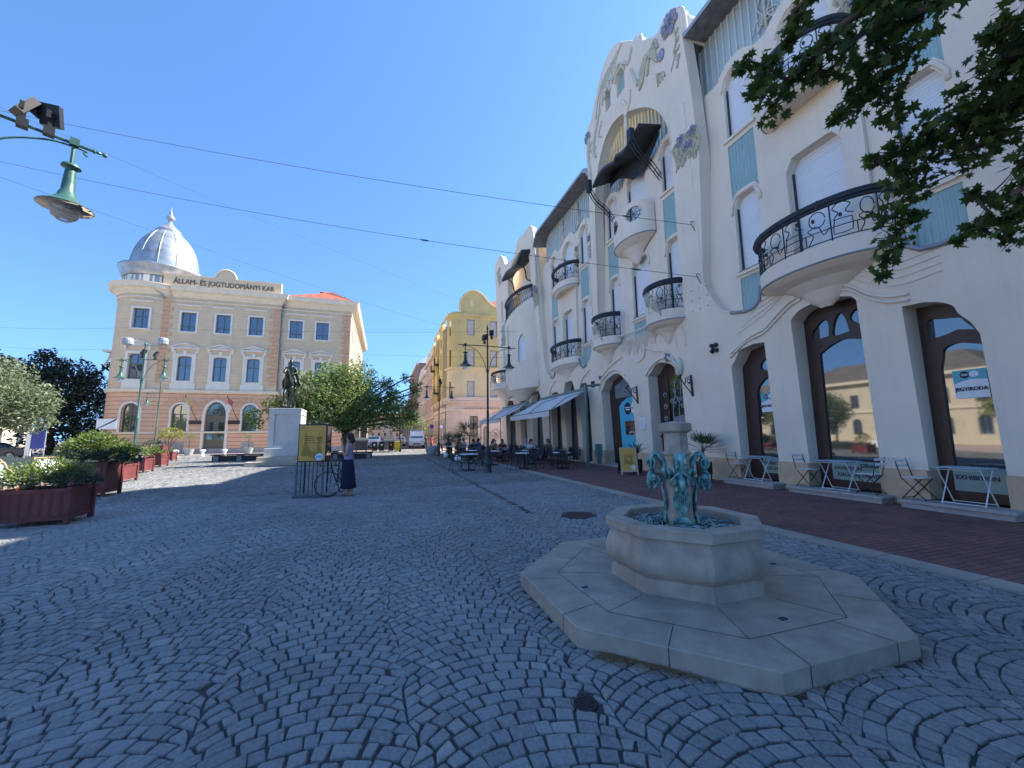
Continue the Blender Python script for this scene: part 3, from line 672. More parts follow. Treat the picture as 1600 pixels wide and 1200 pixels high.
# green sticker film with lettering low on the shop panes
RW = Matrix(((0,0,-1),(-1,0,0),(0,1,0)))     # text facing -X, reading towards -Y
def filmtext(y, z, s_, t, par): text(t, 'lettering', M['navy'], par, (11.300,y,z), s_, RW, .001, bold=.003)
for (y0,y1,lines) in ((8.85,9.5,[('EXHIBITION',9.15,.62),('KIÁLLÍTÁS',9.15,.46)]),(6.35,7.5,[('EXHIBITION',7.12,.62),('KIÁLLÍTÁS',7.12,.46),('THEATRE',6.6,.46),('SZÍNHÁZ',6.6,.70)]),(4.35,5.15,[('EXHIBITION',4.8,.60)])):
    f = MB(); f.box(11.306,y0,.36,11.316,y1,.84); o = f.build('window_film', M['greysign'], pal)
    for t, y, z in lines: filmtext(y, z, .115, t, o)
# stone steps below shop windows and doors
for y0,y1 in ((8.55,10.25),(6.0,8.1),(4.05,5.65)):
    m = MB(); m.box(10.45,y0,-.05,11.45,y1,.10); m.box(10.41,y0-.04,.10,11.35,y1+.04,.16); m.build('entrance_step', M['stone_step'], pal, bevel=.01)
m = MB(); m.box(10.7,15.4,-.05,11.7,18.3,.10); m.box(10.75,12.3,-.05,11.7,14.5,.10); m.build('entrance_step', M['stone_step'], pal, bevel=.01)
# turquoise doorway with film
m = MB(); m.prism(bdoor, .50,.52, PF); o = m.build('door', M['darkwood'], pal)
m = MB(); m.prism([(15.6,.3),(15.6,3.3),(16.0,3.38),(16.6,3.35),(17.1,3.15),(17.35,2.95),(17.35,.3)], .455,.48, PF); m.build('door_film', M['cyan'], o)
m = MB(); m.prism([(15.7,1.55),(15.7,2.25),(16.95,2.2),(16.95,1.55)], .44,.455, PF); m.build('door_glass', M['glass'], o)
def disc(mb, y, z, r, d, P=PF, n=24, ry=1.0): mb.prism([(y+r*ry*cos(2*pi*k/n), z+r*sin(2*pi*k/n)) for k in range(n)], d, d+.008, P)
m = MB(); disc(m,16.62,2.82,.3,.446,ry=.95); m.build('door_badge', M['navy'], o)
m = MB(); disc(m,16.08,2.82,.3,.443,ry=.9); m.build('door_badge', M['white'], o)
m = MB(); m.prism([(16.42,2.84),(16.42,2.9),(16.82,2.9),(16.82,2.84)],.438,.445,PF); m.prism([(16.46,2.74),(16.46,2.8),(16.78,2.8),(16.78,2.74)],.438,.445,PF); m.build('badge_lettering', M['white'], o)
m = MB(); m.prism([(15.95,2.8),(15.95,2.85),(16.3,2.85),(16.3,2.8)],.436,.442,PF); m.build('badge_lettering', M['navy'], o)
m = MB()
y = 15.6
while y < 17.6: m.prism([(y,3.4),(y,4.3-abs(y-16.8)*.35),(y+.05,4.3-abs(y-16.8)*.35),(y+.05,3.4)],.46,.49,PF); y += .085
m.build('door_grille', M['zinc'], o)
# carved main door
m = MB(); m.prism(door,.5,.56,PF); o = m.build('carved_door', M['darkwood'], pal)
m = MB(); m.prism([(12.42,1.7),(12.42,3.9),(12.9,4.15),(13.2,4.1),(13.55,3.6),(13.55,1.7)],.49,.5,PF); m.build('door_pane', M['glass'], o)
g_ = MB()
def scroll(mb, y, z, r, s_=1, x=11-.041*3+.44, turns=1.4, w=.018):
    mb.tube([(x, y+s_*r*(1-.55*t)*cos(t*turns*2*pi), z+r*(1-.55*t)*sin(t*turns*2*pi)) for t in [k/22 for k in range(23)]], w, 5)
rnd = random.Random(4)
for k in range(30):
    y = rnd.uniform(12.5,13.45); z = rnd.uniform(1.8,3.75); scroll(g_, y, z, rnd.uniform(.07,.15), rnd.choice((-1,1)))
for y in (12.62,12.95,13.3): g_.tube(bez(*[(11-.12+.43,y+.1*sin(z*3+y),z) for z in (1.75,2.2,2.7,3.2,3.7)]), .02, 5)
for k in range(5): scroll(g_, 13.85, 1.2+k*.5, .12, (-1)**k)
for k in range(6): scroll(g_, 12.6+.16*k, 1.1+.1*(k%2), .1, (-1)**k)
g_.build('door_ironwork', M['zinc'], o)
m = MB(); m.box(11.32,13.62,.1,11.37,13.72,4.2); m.box(11.32,12.35,1.42,11.37,14.3,1.52); m.build('door_rail', M['darkwood'], o)
# plaster inscription plates by the door
for z in (2.05,1.77):
    m = MB(); m.box(10.865,14.72,z,10.915,15.08,z+.24); o = m.build('wall_plate', M['white'], pal)
    l = MB()
    for k in range(3): l.box(10.86,14.77+.02*k,z+.05+.06*k,10.866,15.03-.03*k,z+.065+.06*k)
    l.build('plate_lettering', M['zinc'], o)
# wall lantern brackets
for y in (15.13,11.78):
    m = MB(); m.box(10.84,y-.05,2.95,10.88,y+.05,3.75)
    m.tube([(10.86,y,3.0),(10.5,y,3.4),(10.3,y,3.72)], .022, 5); m.tube([(10.86,y,3.7),(10.6,y,3.62),(10.55,y,3.4)], .02, 5); m.tube([(10.86,y,3.4),(10.68,y,3.45)], .018, 5)
    scr = [(10.72+.07*cos(a),y,3.52+.07*sin(a)) for a in [j*.5 for j in range(13)]]; m.tube(scr,.014,5); m.tube([(10.42,y,3.75),(10.25,y,3.6)],.03,6)
    m.build('lantern_bracket', M['iron'], pal)
# security lamp, rosettes, studs, wire hooks
m = MB(); m.ball((10.7,4.1,6.9),(.09,.09,.09),10,6); m.tube([(10.7,4.1,6.9),(10.95,4.1,6.95)],.02,5); m.build('wall_lamp', M['zinc'], pal, smooth=True)
def flower(mb, y, z, r, P=PF, dep=-.03, n=5, rot=0):
    for k in range(n):
        a = rot+2*pi*k/n; c = P(y+r*.6*cos(a), z+r*.6*sin(a), dep); mb.ball(c, (.05+r*.05, r*.38, r*.38), 8, 5)
        for j in (-1,1): mb.tube([P(y+r*.15*cos(a),z+r*.15*sin(a),dep-.05-r*.04), P(y+r*.85*cos(a+j*.22),z+r*.85*sin(a+j*.22),dep-.05-r*.03)], .012+r*.02, 4)
    mb.ball(P(y,z,dep-.05), (.05,r*.16,r*.16), 8, 5)
for y,z in ((10.55,4.5),(18.95,4.3)):
    m = MB(); flower(m,y,z,.22,n=4,rot=pi/4); m.build('iron_rosette', M['iron'], pal)
m = MB()
for i in range(3):
    for j in range(3):
        m.ball(PF(*lean(11.62-i*.37,6.97-j*.4),-.0),(.05,.045,.045),8,5); m.ball(PF(26.9-i*.37,6.6-j*.45,-.0),(.05,.045,.045),8,5)
m.build('plaster_stud', M['stucco_trim'], pal, smooth=True)
HK = [(11.24,9.49),(11.15,7.37)]
m = MB()
for y,z in HK:
    a = lean(y,z); p = Vector(PF(*a,0)); m.tube([p+Vector((.02,0,-.28)),p+Vector((-.12,0,-.05)),p+Vector((-.16,0,.06)),p+Vector((0,0,.08))],.014,5)
m.build('wire_hook', M['iron'], pal)
# floral relief panels
def relief(pts, vines, seed, fl='blueflower', P=PF, base=None):
    m = MB()
    for y,z,r in pts: flower(m,y,z,r,P,rot=y)
    m.build('blue_flower', M[fl], pal, smooth=True)
    v = MB(); rnd = random.Random(seed)
    y0,y1,z0,z1,n,slope = vines
    for i in range(n):
        y = rnd.uniform(y0,y1); z = rnd.uniform(z0,z1)+(y-y0)*slope; a = rnd.uniform(.9,2.2); l = rnd.uniform(.25,.55)
        v.tube(bez(P(y,z,-.0),P(y+l*.4*cos(a)+rnd.uniform(-.06,.06),z+l*.4*sin(a),-.05),P(y+l*.8*cos(a+.5),z+l*.8*sin(a+.3),-.02),n=4), [.028]*4+[.02]*3+[.012]*2, 5)
    v.build('vine_relief', M['vine'], pal, smooth=True)
relief([(*lean(11.6,13.2),.26),(*lean(10.95,13.15),.22),(*lean(11.3,12.75),.2)], (*[lean(10.85,12)[0],lean(12.0,12)[0]],11.6,12.5,90,0), 2)
relief([(10.6,12.2,.15)], (10.2,10.55,11.5,12.3,16,0), 12)
PC = lambda u,v,d: PB(u,v,d)
relief([(19.2,12.9,.2),(18.8,12.3,.2)], (18.4,19.3,11.6,12.9,40,0), 3, P=PC)
relief([(5.6,12.9,.2),(5.5,12.4,.18)], (5.3,5.9,11.8,12.8,40,0), 5, P=PC)
relief([(8.0,12.9,.2),(8.05,12.3,.2)], (7.75,8.3,11.6,12.9,40,0), 6, P=PC)
relief([(20.75,13.0,.18),(23.25,12.9,.2)], (20.6,20.95,11.8,13.0,30,0), 7, P=PC)
relief([(26.5,12.5,.28),(26.15,12.2,.25),(26.9,12.1,.25)], (25.9,27.1,11.0,12.2,60,0), 8)
relief([(34.0,12.0,.22),(34.1,9.9,.2)], (33.6,35.8,9.9,11.6,50,0), 9)
relief([(35.2,17.6,.25)], (34.6,36.0,16.0,17.6,40,0), 10, 'vine')
# gable reliefs: big flowers on the horns, cockerel-like tail scrolls, sun rays, garlands
m = MB(); flower(m,*lean(11.75,18.75),.5,rot=.3,n=6); flower(m,*lean(18.8,19.0),.32,rot=.3,n=6); m.ball(PF(*lean(12.35,17.9),-.03),(.06,.2,.26)); m.build('gable_flower', M['blueflower'], pal, smooth=True)
m = MB()
def gt(pts, r=.04): m.tube(bez(*[PF(*lean(a,b),-.03) for a,b in pts], n=6), r, 5)
gt([(13.3,17.8),(13.1,18.5),(12.7,19.0),(12.5,18.4)],.06)
for k in range(6): gt([(13.9-.05*k,17.6+.03*k),(13.8-.1*k,18.4+.05*k),(13.3-.1*k,18.9-.02*k),(12.9-.06*k,18.3-.1*k)],.05)
for k in range(4): gt([(12.7,17.3),(12.3+.12*k,17.0-.1*k),(12.2+.15*k,16.7)],.035)
gt([(11.5,18.2),(11.45,17.6),(11.6,17.2),(11.4,16.8),(11.5,16.4)],.04)
for k in range(4): gt([(11.5,18.0-.4*k),(11.35,17.95-.4*k),(11.3,18.1-.4*k)],.03)
m.build('gable_relief', M['vine'], pal, smooth=True)
m = MB()
for k in range(7): gt([(17.8-.35*k,19.4+.12*k),(17.5-.3*k,20.3+.1*k),(16.9-.3*k,21.1+.05*k)],.045)
gt([(14.3,20.3),(14.6,19.8),(15.0,20.2),(15.4,20.5),(15.9,20.2),(16.4,20.6)],.07)
for q in gw: 
    c = sum(p[0] for p in q)/len(q); cz = max(p[1] for p in q); m.tube([PF(p[0]+(p[0]-c)*.25,p[1]+.05,-.03) for p in q[1:-1]], .06, 6)
gt([(14.4,19.2),(14.2,18.6),(14.0,18.0)],.09); gt([(17.3,19.6),(17.8,18.8),(18.2,17.8),(18.0,17.2)],.08); gt([(18.6,18.8),(18.75,17.6),(18.6,16.5),(18.7,15.6)],.09)
gt([(17.2,18.8),(17.6,18.2),(17.3,17.9)],.05)
for k in range(3): gt([(18.3-.2*k,18.4-.3*k),(18.6-.2*k,18.1-.3*k),(18.3-.2*k,17.7-.3*k)],.04)
m.build('gable_garland', M['palevine'], pal, smooth=True)
m = MB(); 
gt([(15.05,17.2),(15.0,17.8),(15.3,18.3)],.09); gt([(15.05,17.2),(14.7,17.8),(14.6,18.3)],.09); m.tube([PF(*lean(15.0,17.4),-.05),(10.6,14.55,15.2)],.09,8)
m.build('arch_keystone', M['stucco_trim'], pal, smooth=True)
for k in range(9):      # faint stucco flowers above the arch
    pass
# ---- balconies
def ellip(c, a, b, x0=11.0):
    return lambda t, s_=1.0: (x0-b*s_*sin(pi*t), c+a*s_*cos(pi*t))
def balcony(c, a, b, z0, z1, zr, x0=11.0, shield=False, corb=.75, holes=False, iron=True, straps=True):
    """t=0 at the far (+Y) end"""
    E = ellip(c,a,b,x0); m = MB(); n = 28
    m.grid(lambda u,v: (*E(u), z0+(z1-z0)*v), n, 1)
    m.add([(*E(k/n),z1) for k in range(n+1)]+[(x0,c,z1)], [(k,k+1,n+1) for k in range(n)])
    prof = [(1,z0),(.96,z0-.05),(.82,z0-.14),(.6,z0-.26*corb/.6),(.36,z0-.5*corb/.6),(.2,z0-.8*corb/.6),(.08,z0-corb*1.6)]
    for i in range(len(prof)-1):
        (s0,za),(s1,zb) = prof[i],prof[i+1]
        m.add([(*E(k/n,s0),za) for k in range(n+1)]+[(*E(k/n,s1),zb) for k in range(n+1)], [(k,k+1,n+2+k,n+1+k) for k in range(n)])
    o = m.build('balcony', M['stucco'], pal, auto=40)
    m = MB(); m.tube([(*E(k/n,1.01),z0) for k in range(n+1)], .025, 6); m.build('drip_edge', M['zinc'], o)
    if holes:
        q = MB(); L = pi*(a+b)/2; hs_ = []
        for tc in (.34,.70): hs_.append([(tc+.115*cos(2*pi*k/16), (z1+zr)/2+.02+.34*sin(2*pi*k/16)) for k in range(16)])
        top = [(0,z1),(1,z1)] + [(1-k/24, zr-.28+.28*abs(sin(2*pi*(1-k/24)*1.0+.2))) for k in range(25)]
        q.wall(top, hs_, lambda u,v,d: (E(u,1-d)[0],E(u,1-d)[1],v), .10, cuts=[k/24 for k in range(1,24)]); q.build('balcony_parapet', M['stucco'], o, auto=40)
        r = MB()
        for h_ in hs_:
            cu = sum(p[0] for p in h_)/16; cz = sum(p[1] for p in h_)/16
            for k in range(8):
                aa = k*pi/4+.3; r.tube([(*E(cu,.96),cz),(*E(cu+.11*cos(aa),.96),cz+.33*sin(aa))],.014,5)
            for rr in (.4,.75): r.tube([(*E(cu+.115*rr*cos(2*pi*k/14),.96),cz+.34*rr*sin(2*pi*k/14)) for k in range(14)],.012,5,closed=True)
        r.build('railing', M['iron'], o); return o
    t0 = 0
    if shield:
        q = MB(); 
        def hh(t): return (zr-.12-z1)*max(0,min(1,(.62-t)/.22))**.8
        q.grid(lambda u,v: (*E(u*.62), z1+hh(u*.62)*v+.0), 20, 1); q.grid(lambda u,v: (*E(u*.62,.93), z1+hh(u*.62)*v+.0), 20, 1); q.grid(lambda u,v: (*E(u*.62,.93+.07*v), z1+hh(u*.62)), 20, 1)
        q.build('balcony_parapet', M['stucco'], o, smooth=True); t0 = .42
        v = MB(); rnd = random.Random(int(c*10))
        for k in range(26):
            t = rnd.uniform(.3,.6); z = z1+hh(t)*rnd.uniform(.5,1); v.tube(bez((*E(t,1.02),z),(*E(t+.02,1.05),z-.15),(*E(t+.05,1.02),z-.3),n=3), .022, 5)
        v.build('vine_relief', M['vine'], o, smooth=True)
    # handrail: three dark bands
    hr = MB()
    for dz, s_ in ((0,1.03),(-.075,1.05),(-.15,1.03)): hr.tube([(*E(k/n,s_),zr+dz) for k in range(n+1)], .048, 6)
    hr.tube([(*E(k/n,.97),zr-.08) for k in range(n+1)], .07, 6)
    if straps:
        for t in (.3,.62): p = E(t,1.05); hr.ball((p[0],p[1],zr-.07),(.05,.05,.13))
    hr.build('handrail', M['iron'], o, smooth=True)
    r = MB(); rnd = random.Random(int(c*7)); zb = z1+.06; zt = zr-.16; H_ = zt-zb; L = pi*sqrt((a*a+b*b)/2)
    W_ = lambda t, z: (*E(t,.985), z)
    nb = max(4, int(L*(1-t0)/.42)); rr = .013
    for k in range(nb+1):
        t = t0+(1-t0)*k/nb
        if k % 2 == 0: r.tube([W_(t,z1),W_(t,zr-.1)], .017, 5)
    for k in range(nb):
        a0 = t0+(1-t0)*k/nb; a1 = t0+(1-t0)*(k+1)/nb; w = a1-a0; ty = k % 4
        f = lambda u, v: W_(a0+w*u, zb+H_*v)
        r.tube([f(u,.32) for u in (0,.25,.5,.75,1)], rr, 5)
        if ty in (0,2):
            r.tube([f(*q) for q in ((.08,.1),(.5,.08),(.8,.12),(.85,.3),(.83,.5),(.5,.52),(.15,.5),(.1,.3))], rr, 5, closed=True)
            r.tube(bez(*[f(*q) for q in ((.1,.5),(.3,.7),(.1,.85),(.4,1.0),(.8,.9),(.6,.7),(.9,.6))], n=4), rr, 5)
        else:
            r.tube([f(.5+.32*cos(q),.7+.24*sin(q)) for q in [j*.5 for j in range(13)]], rr, 5)
            r.tube(bez(*[f(*q) for q in ((.1,.0),(.3,.25),(.1,.45),(.5,.5),(.7,.2),(.95,.35))], n=4), rr, 5)
        p = f(rnd.uniform(.3,.7), rnd.uniform(.35,.9)); r.ball(p,(.04,.04,.055),6,4)
        r.tube([f(1,.32),f(1,.02)],rr,5)
    r.tube([(*E(k/n*(1-t0)+t0,.985),z1+.05) for k in range(n+1)], .014, 5)
    r.build('railing', M['iron'], o)
    return o
balcony(6.87,1.62,.95,5.68,6.1,7.15,10.85,corb=.55)
balcony(6.87,1.18,.95,10.7,11.15,12.1,corb=.01)
balcony(22.05,1.75,.8,5.75,6.15,7.15,10.85,corb=.5)
balcony(22.05,1.5,.8,10.7,11.1,12.15,corb=.02)
balcony(12.75,.98,.75,5.95,6.35,7.5,10.8,shield=True,corb=.5,straps=False)
balcony(17.1,.98,.75,5.95,6.35,7.5,10.8,shield=True,corb=.5,straps=False)
balcony(14.75,1.35,.85,10.35,10.7,11.95,holes=True,corb=.6)
# garland ledge between low balconies and rays below
m = MB()
for k in range(26):
    y = 13.4+k*.1; z = 6.0-.25*sin((y-13.4)/2.7*pi)-.1; m.tube(bez(PF(y,6.05,-.02),PF(y+.03,z,-.04),PF(y+.1*cos(k),z-.3-.1*(k%3),-.02),n=3),[.02]*4+[.014]*3,5)
m.tube(bez(PF(13.3,6.15,-.05),PF(14.2,6.2,-.05),PF(15.2,6.22,-.05),PF(16.3,6.3,-.05),n=4),.035,6)
for y in (12.0,12.5,17.0,17.5): m.tube(bez(PF(y,5.7,-.02),PF(y-.15,5.2,-.02),PF(y-.1,4.9,0),n=4),.014,5)
m.tube(bez(PF(14.7,5.9,-.03),PF(14.3,5.4,-.04),PF(14.4,4.95,-.04),PF(14.9,4.8,-.03),PF(15.3,5.0,-.03),n=5),.03,6)
m.tube(bez(PF(14.2,5.3,-.03),PF(13.6,5.05,-.04),PF(12.9,4.85,-.04),PF(12.5,4.4,-.03),n=5),.05,6)
m.build('garland_relief', M['stucco_trim'], pal, smooth=True)
m = MB(); flower(m,12.85,4.62,.2,dep=-.08); flower(m,18.1,4.55,.12,dep=-.06); m.build('blue_flower', M['blueflower'], pal, smooth=True)
m = MB(); m.ball(PF(12.3,4.15,-.06),(.1,.2,.38)); m.tube(bez(PF(12.8,4.6,-.1),PF(12.5,4.4,-.12),PF(12.25,4.05,-.12),PF(12.35,3.85,-.1),n=5),.07,6); m.build('leaf_relief', M['palevine'], pal, smooth=True)
# ---- black canopy over the centre balcony with iron struts
cp = MB()
def can(u, v):      # u across (far to near), v from wall out
    y = 16.5-3.9*u; wv = .35*sin(u*2*pi*1.0+.4)
    return (10.95-1.15*v, y, 14.5+wv+.15*v-.85*abs(u-.5)*v*.6 - .45*v*(1 if u < .55 else .3))
cp.grid(can, 20, 5); cp.grid(lambda u,v: (can(u,v)[0],can(u,v)[1],can(u,v)[2]+.14), 20, 5)
cp.grid(lambda u,v: (can(u,1)[0],can(u,1)[1],can(u,1)[2]+.14*v), 20, 1)
for e in (0,1): cp.grid(lambda u,v,e=e: (can(e,u)[0],can(e,u)[1],can(e,u)[2]+.14*v), 5, 1)
cpo = cp.build('canopy', M['canopy'], pal, auto=50)
cf = MB(); cf.grid(lambda u,v: (can(u,0)[0]-.1,can(u,0)[1],can(u,0)[2]-.9*v*(1-.6*abs(2*u-1))), 16, 1); cf.build('canopy_skirt', M['canopy'], cpo)
st = MB()
for y0 in (16.5,12.9):
    for d in (0,.14):
        st.tube(bez((9.75,y0+d,14.05),(10.05,y0-.05+d,13.5),(10.55,y0-.1+d,13.1),(10.98,y0-.1+d,12.6),n=5), .022, 5)
        st.tube(bez((9.6,y0+d,13.95),(9.95,y0-.05+d,13.35),(10.45,y0-.1+d,12.95),(10.98,y0-.1+d,12.4),n=5), .022, 5)
    for k in range(7): t = k/6; st.tube([(9.75+1.2*t,y0-.1*t,14.05-1.45*t-.2*sin(pi*t)+.1),(9.7+1.2*t,y0+.14-.1*t,13.9-1.45*t-.2*sin(pi*t)+.1)],.015,4)
    st.box(9.55,y0-.06,13.9,9.75,y0+.2,14.5)
st.build('canopy_strut', M['iron'], cpo)
# ---- corner part (bay D): bulging oriel with arched foot, loggia, second canopy
DC, DA, DB = 30.0, 3.3, 1.15
ED = ellip(DC,DA,DB,10.75)
TU = lambda y: math.acos(max(-1,min(1,(y-DC)/DA)))/pi
top = []
def dz(t): return 11.3+.8*max(0,(t-.45))/.55*1.0
oa = [(t/30, 5.1+.75*sin(pi*min(1,max(0,(t/30-.18)/.3)))**.8) for t in range(31)]
ob = [(t/30, dz(t/30)) for t in range(30,-1,-1)]
tall = [(.385,7.7),(.385,10.3),(.40,10.6),(.43,10.7),(.46,10.3),(.46,7.7)]
blind = [(.66,7.2),(.66,8.9),(.70,9.25),(.74,9.3),(.78,9.0),(.79,8.8),(.79,7.2)]
MB().wall(oa+ob, [tall,blind], lambda u,v,d: (*ED(u,1-d*.3),v), .9, .35, cuts=[k/30 for k in range(1,30)]).build('oriel', M['stucco'], pal, auto=40)
m = MB(); m.prism(tall,.32,.33,lambda u,v,d: (*ED(u,1-d*.3),v)); m.build('oriel_window', M['glass'], pal)
m = MB(); m.prism(blind,.30,.31,lambda u,v,d: (*ED(u,1-d*.3),v)); m.build('oriel_window', M['shutter'], pal)
m = MB(); n = 30
m.add([(*ED(k/n),5.1+.1) for k in range(n+1)]+[(*ED(k/n,.25),4.3) for k in range(n+1)], [(k,k+1,n+2+k,n+1+k) for k in range(n)]); m.build('oriel_foot', M['stucco'], pal, smooth=True)
m = MB(); m.add([(*ED(k/n),11.25) for k in range(n+1)]+[(11,DC,11.25)], [(k,k+1,n+1) for k in range(n)]); m.build('loggia_floor', M['stucco'], pal)
m = MB()
for dzz, s_ in ((0,1.0),(-.1,1.03),(-.2,1.0)): m.tube([(*ED(k/30,s_*.985),13.0+dzz) for k in range(4,28)], .06, 6)
lo_ = m.build('loggia_handrail', M['iron'], pal, smooth=True)
m = MB()
for k in range(4,28):
    t = k/30; m.tube([(*ED(t,.97),dz(t)),(*ED(t,.97),12.9)], .02, 4)
    m.tube([(*ED(t+.016*cos(q),.97),dz(t)+(12.8-dz(t))*(.5+.45*sin(q))) for q in [j*.7 for j in range(9)]],.016,4)
m.build('railing', M['iron'], lo_)
m = MB(); m.box(11.95,26.9,11.2,12.0,33.4,16.9); m.build('loggia_back_wall', M['stucco'], pal)
m = MB(); m.prism(arched(28.0,29.2,11.4,14.0,14.8),0,.03,lambda u,v,d:(11.57+d,u,v)); m.prism(arched(30.2,32.6,11.4,14.3,15.3),0,.03,lambda u,v,d:(11.57+d,u,v)); m.build('loggia_window', M['shutter'], pal)
m = MB(); m.box(11.5,29.5,11.3,11.62,29.85,16.4); m.build('loggia_pillar', M['stucco'], pal)
cp = MB()
def can2(u, v): y = 32.2-5.2*u; return (10.7-1.1*v, y, 15.6+.25*sin(u*2*pi+.4)-.25*v-.35*(1-u)*v)
cp.grid(can2, 16, 3); cp.grid(lambda u,v: (can2(u,v)[0],can2(u,v)[1],can2(u,v)[2]+.25), 16, 3); cp.grid(lambda u,v: (can2(u,1)[0],can2(u,1)[1],can2(u,1)[2]+.25*v), 16, 1)
for e in (0,1): cp.grid(lambda u,v,e=e: (can2(e,u)[0],can2(e,u)[1],can2(e,u)[2]+.25*v), 3, 1)
c2 = cp.build('canopy', M['canopy'], pal, auto=50)
m = MB()
for y in (31.4,28.3): m.tube(bez((9.75,y,15.2),(10.2,y-.4,14.6),(10.5,y,14.0),(10.75,y-.5,13.6),n=6),.06,6)
m.build('canopy_strut', M['iron'], c2, smooth=True)
for p in dwin: MB().prism(p,.2,.22,PF).build('window', M['shutter'], pal)
MB().prism([(34.5,10.0),(34.5,12.0),(35.5,12.0),(35.5,10.0)],-.01,.01,PF).build('teal_panel', M['teal'], pal)
# low corner balcony and its corbel, wrapping the corner
E2 = lambda t, s_=1.0: (11.0-1.35*s_*sin(pi*t), 35.0+2.2*s_*cos(pi*t))
balcony(35.0,2.2,1.35,5.7,6.3,7.35,10.85,shield=True,corb=.9,straps=False)
m = MB(); flower(m,34.6,6.5,.2,P=lambda u,v,d:(9.6+d,u,v),n=4); m.build('iron_rosette', M['iron'], pal)
m = MB(); m.tube([(10.6,30.9,4.9),(10.0,31.3,4.75),(9.9,31.35,4.6)],.05,6); m.build('flag_socket', M['lampdark'], pal)
# JEGYIRODA posters on the glass
def poster(y0, y1, z0, z1, label, tilt):
    t = thing('ticket_office_poster', label, 'poster', (11.30,(y0+y1)/2,z0), world=True); yc = (y0+y1)/2; w = y1-y0; h = z1-z0
    P = lambda u,v,d: (11.305+d, u, v+(u-yc)*tilt)
    MB().prism([(y0,z0),(y0,z1),(y1,z1),(y1,z0)],0,.004,P).build('paper', M['white'], t)
    MB().prism([(y0,z1-.38*h),(y0,z1),(y1,z1),(y1,z1-.5*h),(y1-w*.2,z1-.42*h),(yc,z1-.34*h)],-.003,.0,P).build('header_band', M['teallabel'], t)
    m = MB(); m.prism([(yc+.14*w+.14*w*cos(k*pi/12),z1-.18*h+.125*h*sin(k*pi/12)) for k in range(24)],-.006,-.003,P); m.build('badge', M['navy'], t)
    m = MB(); m.prism([(yc-.13*w+.14*w*cos(k*pi/12),z1-.17*h+.105*h*sin(k*pi/12)) for k in range(24)],-.007,-.004,P)
    m.prism([(yc+.04*w,z1-.17*h),(yc+.04*w,z1-.15*h),(yc+.24*w,z1-.15*h),(yc+.24*w,z1-.17*h)],-.008,-.006,P); m.prism([(yc+.06*w,z1-.21*h),(yc+.06*w,z1-.19*h),(yc+.22*w,z1-.19*h),(yc+.22*w,z1-.21*h)],-.008,-.006,P); m.build('badge_print', M['white'], t)
    text('JEGYIRODA','lettering',M['navy'],t,(11.296,yc,z0+.26*h),.195*w,RW,.001,sx=.93,bold=.004)
poster(4.43,4.93,2.24,2.82,'JEGYIRODA ticket office sign in the rightmost arched shop window',.0)
poster(8.86,9.38,2.22,2.80,'JEGYIRODA ticket office sign in the narrow shop window nearest the carved door',.0)
# ================= OTHER BUILDINGS =================
def groove(name, col, rh, depth=.5, dark=.55, rough=.85, axes=('X','Z',None), ms=.03, bw=400):
    return brickmat(name, tuple(c*1.0 for c in col), tuple(c*.985 for c in col), tuple(c*dark for c in col), 1, bw, rh, ms, rough, axes=axes, bump=depth, nv=(.93,1.06))
M['law_lo'] = groove('orange rusticated plaster', (.76,.45,.28), .42, ms=.035)
M['law_up'] = groove('beige banded plaster', (.70,.53,.34), .36, dark=.82, ms=.015)
M['law_side'] = groove('beige banded plaster side', (.74,.62,.47), .36, dark=.82, ms=.015, axes=('Y','Z',None))
M['law_quoin'] = mat('salmon quoin stone', (.66,.38,.22), .85, .1, 3, .2, 40)
M['law_trim'] = mat('cream cornice', (.76,.66,.50), .85, .06, 2, streak=.15)
M['law_white'] = mat('white window surround', (.78,.71,.60), .8, .05, 2)
M['greywood'] = mat('grey green window joinery', (.13,.15,.13), .6, .15, 4)
M['winglass'] = glassmat('reflective window glass', (.025,.05,.10), .04)
M['dome'] = wavemat('grey zinc dome sheet', (.36,.38,.40), 'Z', .35, .42, .25, .03, .22, metal=.55)
M['tile'] = brickmat('red roof tiles', (.36,.09,.05), (.42,.13,.07), (.16,.05,.03), 1, .25, .3, .03, bump=.6)
M['greystone'] = mat('grey base stone', (.34,.33,.32), .85, .12, 3)
M['doorgreen'] = mat('olive grey door', (.16,.15,.10), .6, .15, 3)
M['curtain'] = mat('drawn blind', (.50,.46,.42), .8, .1, 2)
def rect(a, b, z0, z1): return [(a,z0),(a,z1),(b,z1),(b,z0)]
def win_parts(par, P, poly, mat_f, glass, dep=.18, mull=1, trans=None, w=.07, name='window'):
    us = [p[0] for p in poly]; vs_ = [p[1] for p in poly]; a, b, z0, z1 = min(us), max(us), min(vs_), max(vs_); cu = (a+b)/2
    inner = [(cu+(u-cu)*(1-2*w/(b-a)), (z0+z1)/2+(v-(z0+z1)/2)*(1-2*w/(z1-z0))) for u,v in poly]
    f = MB(); f.wall(poly, [inner], lambda u,v,d: P(u,v,dep+d), .05)
    for k in range(1, mull+1):
        x = a+(b-a)*k/(mull+1); q = rect(x-.04,x+.04,z0+w,z1-w-(.0 if len(poly) == 4 else .12)); f.prism(q,dep-.01,dep+.05,P)
    for t in (trans or []):
        z = z0+(z1-z0)*t; f.prism(rect(a+w,b-w,z-.04,z+.04),dep-.02,dep+.04,P)
    o = f.build(name, mat_f, par); g_ = MB(); g_.prism(poly,dep+.045,dep+.055,P); g_.build('pane', glass, o); return o
